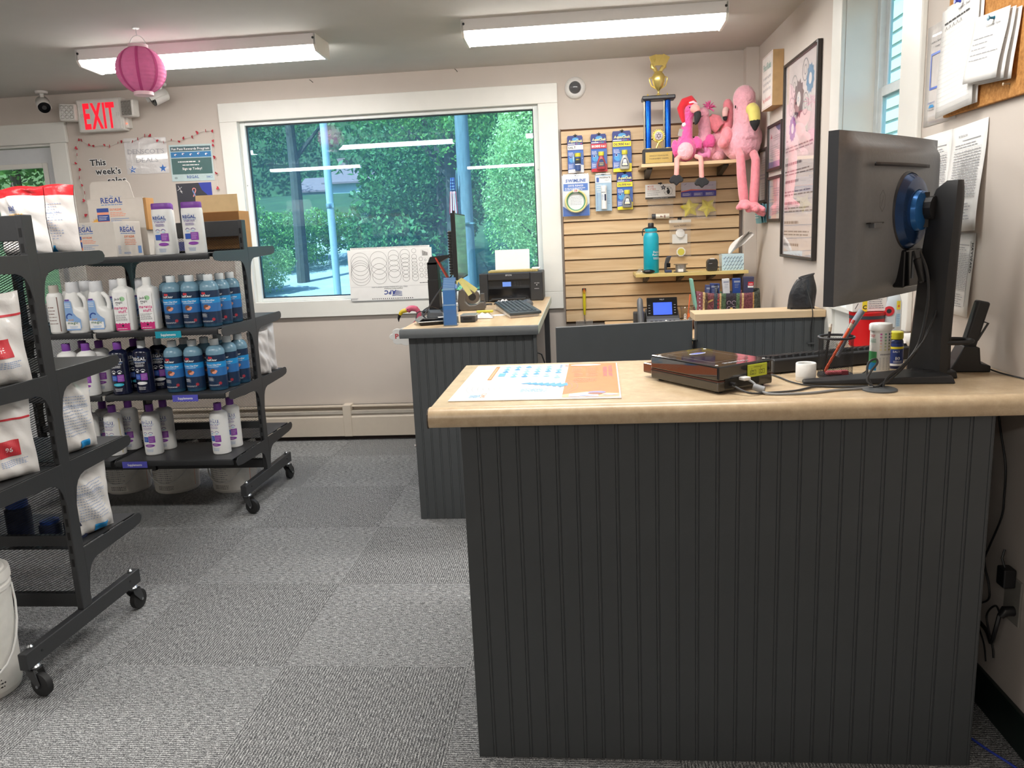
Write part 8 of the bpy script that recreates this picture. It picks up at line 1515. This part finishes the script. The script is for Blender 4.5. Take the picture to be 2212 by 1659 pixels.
    # desk monitor seen from its edge
    q = thing('desk_monitor', 'thin black desk monitor seen nearly edge-on in front of the window', 'monitor', (-.635, 4.15, 1.065), math.atan2(.5, -.024)); h = .335   # local x runs from near to far
    G().box(-.255, .255, 0, .022, 0, h, black_m).obj('bezel', q, None, bevel=.003); G().box(-.248, .248, -.001, .0, .008, h-.007, M('sage_screen', '#6c7a76', .12, coat=.3)).obj('screen', q, None)
    G().box(-.20, .22, .022, .045, .03, .25, M('monitor_back_grey', '#8d8d8a', .5)).obj('rear_cover', q, None, bevel=.004); v = t.children[-1]
    for k in range(16): G().box(-.214, -.196, .023, .046, .034+.0135*k, .041+.0135*k, black_m).obj('vent_fin', q, None)
    G().box(-.23, -.19, .004, .014, h, h+.012, black_m).obj('webcam', q, None, bevel=.003)
    s = thing('desk_monitor_stand', 'black angular stand of the desk monitor', 'stand', (-.80, 4.20, DZ)); G().box(-.028, .025, -.04, .04, .012, .262, black_m).box(-.030, .027, -.043, .043, .012, .17, black_m).obj('column', s, None, bevel=.002); G().hexa([(-.028, -.04, .25), (.02, -.04, .25), (.02, .04, .25), (-.028, .04, .25), (-.01, -.04, .29), (.12, -.04, .30), (.12, .04, .30), (-.01, .04, .29)], black_m).obj('neck', s, None); G().box(-.06, .14, -.11, .11, 0, .012, black_m).obj('foot', s, None, bevel=.003)
    tag(G().box(-.002, .002, -.03, .03, -.09, .09, M('red_strip', '#d8432f', .5)).obj('red_ribbon', None, None, loc=(-.735, 4.16, 1.10), rot=(0, RAD(-28), 0)), 'red strip hanging behind the desk monitor', 'ribbon')
    for i, (dx, dz, a, b) in enumerate(((.0, .0, .35, .2), (.035, .005, -.55, .1), (.05, .0, -.9, .15))):
        o = G().grid(lambda u, v: ((u-.5)*.024, .006*math.sin(v*3), -.095*v), 1, 6, M('sticky_yellow', '#e2dd94', .7)).obj('sticky_note', None, None, loc=(-.632+dx*.5, 3.885, 1.072+dz), rot=(.1*i, a, b), solid=.0006); tag(o, ['pale yellow note strip hanging straight below the desk monitor', 'pale yellow note strip slanting below the desk monitor, middle one', 'pale yellow note strip slanting furthest right below the desk monitor'][i], 'note', 'note strips on the desk monitor')
    # garden flamingo beside the desk
    q = thing('garden_flamingo', 'pink garden flamingo ornament with cloud sign beside the desk', 'ornament', (-.93, 4.0, 0)); fp = M('flamingo_gloss_pink', '#cf5f7c', .35); 
    G().tube(smooth_path([(.0, 0, .815), (.035, 0, .838), (.065, 0, .868), (.076, 0, .90), (.062, 0, .925), (.034, 0, .930), (.014, 0, .918)]), [.010]*6+[.0105]*6+[.012]*8+[.015]*6+[.0155]*4+[.011], fp, 12).obj('neck', q)
    G().tube(smooth_path([(.018, -.0, .922), (-.012, 0, .915), (-.026, 0, .898)]), [.0115]*5+[.010]*4+[.008]*2, M('ornament_yellow', '#dcc02c', .35), 10).obj('beak', q); G().tube([(-.026, 0, .899), (-.034, 0, .878), (-.034, 0, .862)], [.0082, .006, .001], black_m, 10).obj('beak_tip', q); G().ell((.02, -.014, .926), .003, black_m, 8, 6).obj('eye', q)
    cp = []; 
    for k in range(7):
        a0 = 2*math.pi*k/7
        for j in range(5): a = a0+2*math.pi/7*j/5; r = 1+.22*math.sin(math.pi*j/5); cp.append((-.015+.062*r*math.cos(a), .785+.040*r*math.sin(a)))
    G().prism(cp, white_pl, -.004, .004, 'y').obj('cloud_sign', q, None, bevel=.002); p = Print(flat_y(-.015, -.0045, .775)); p.text('POOL', .012, 0, .026, red_i, bold=1, width=.11); p.obj('sign_lettering', q); G().tube([(.02, .01, .76), (.05, .01, .735), (.09, .01, .72)], [.02, .022, .015], fp, 10).obj('body', q); G().cyl((.03, .01, 0), (.03, .01, .75), .004, steel_m, 8).obj('stake', q)
    g = thing('candy_stick', 'tiny red and white striped stick on the carpet by the desk', 'stick', (-1.085, 4.68, 0)); G().cyl((0, 0, .006), (.05, .02, .006), .006, white_pl, 10).obj('stick', g); 
    for k in range(3): G().cyl((.008+.016*k, .003+.006*k, .006), (.015+.016*k, .006+.006*k, .006), .0064, red_i, 10).obj('stripe', g)
desk_items()
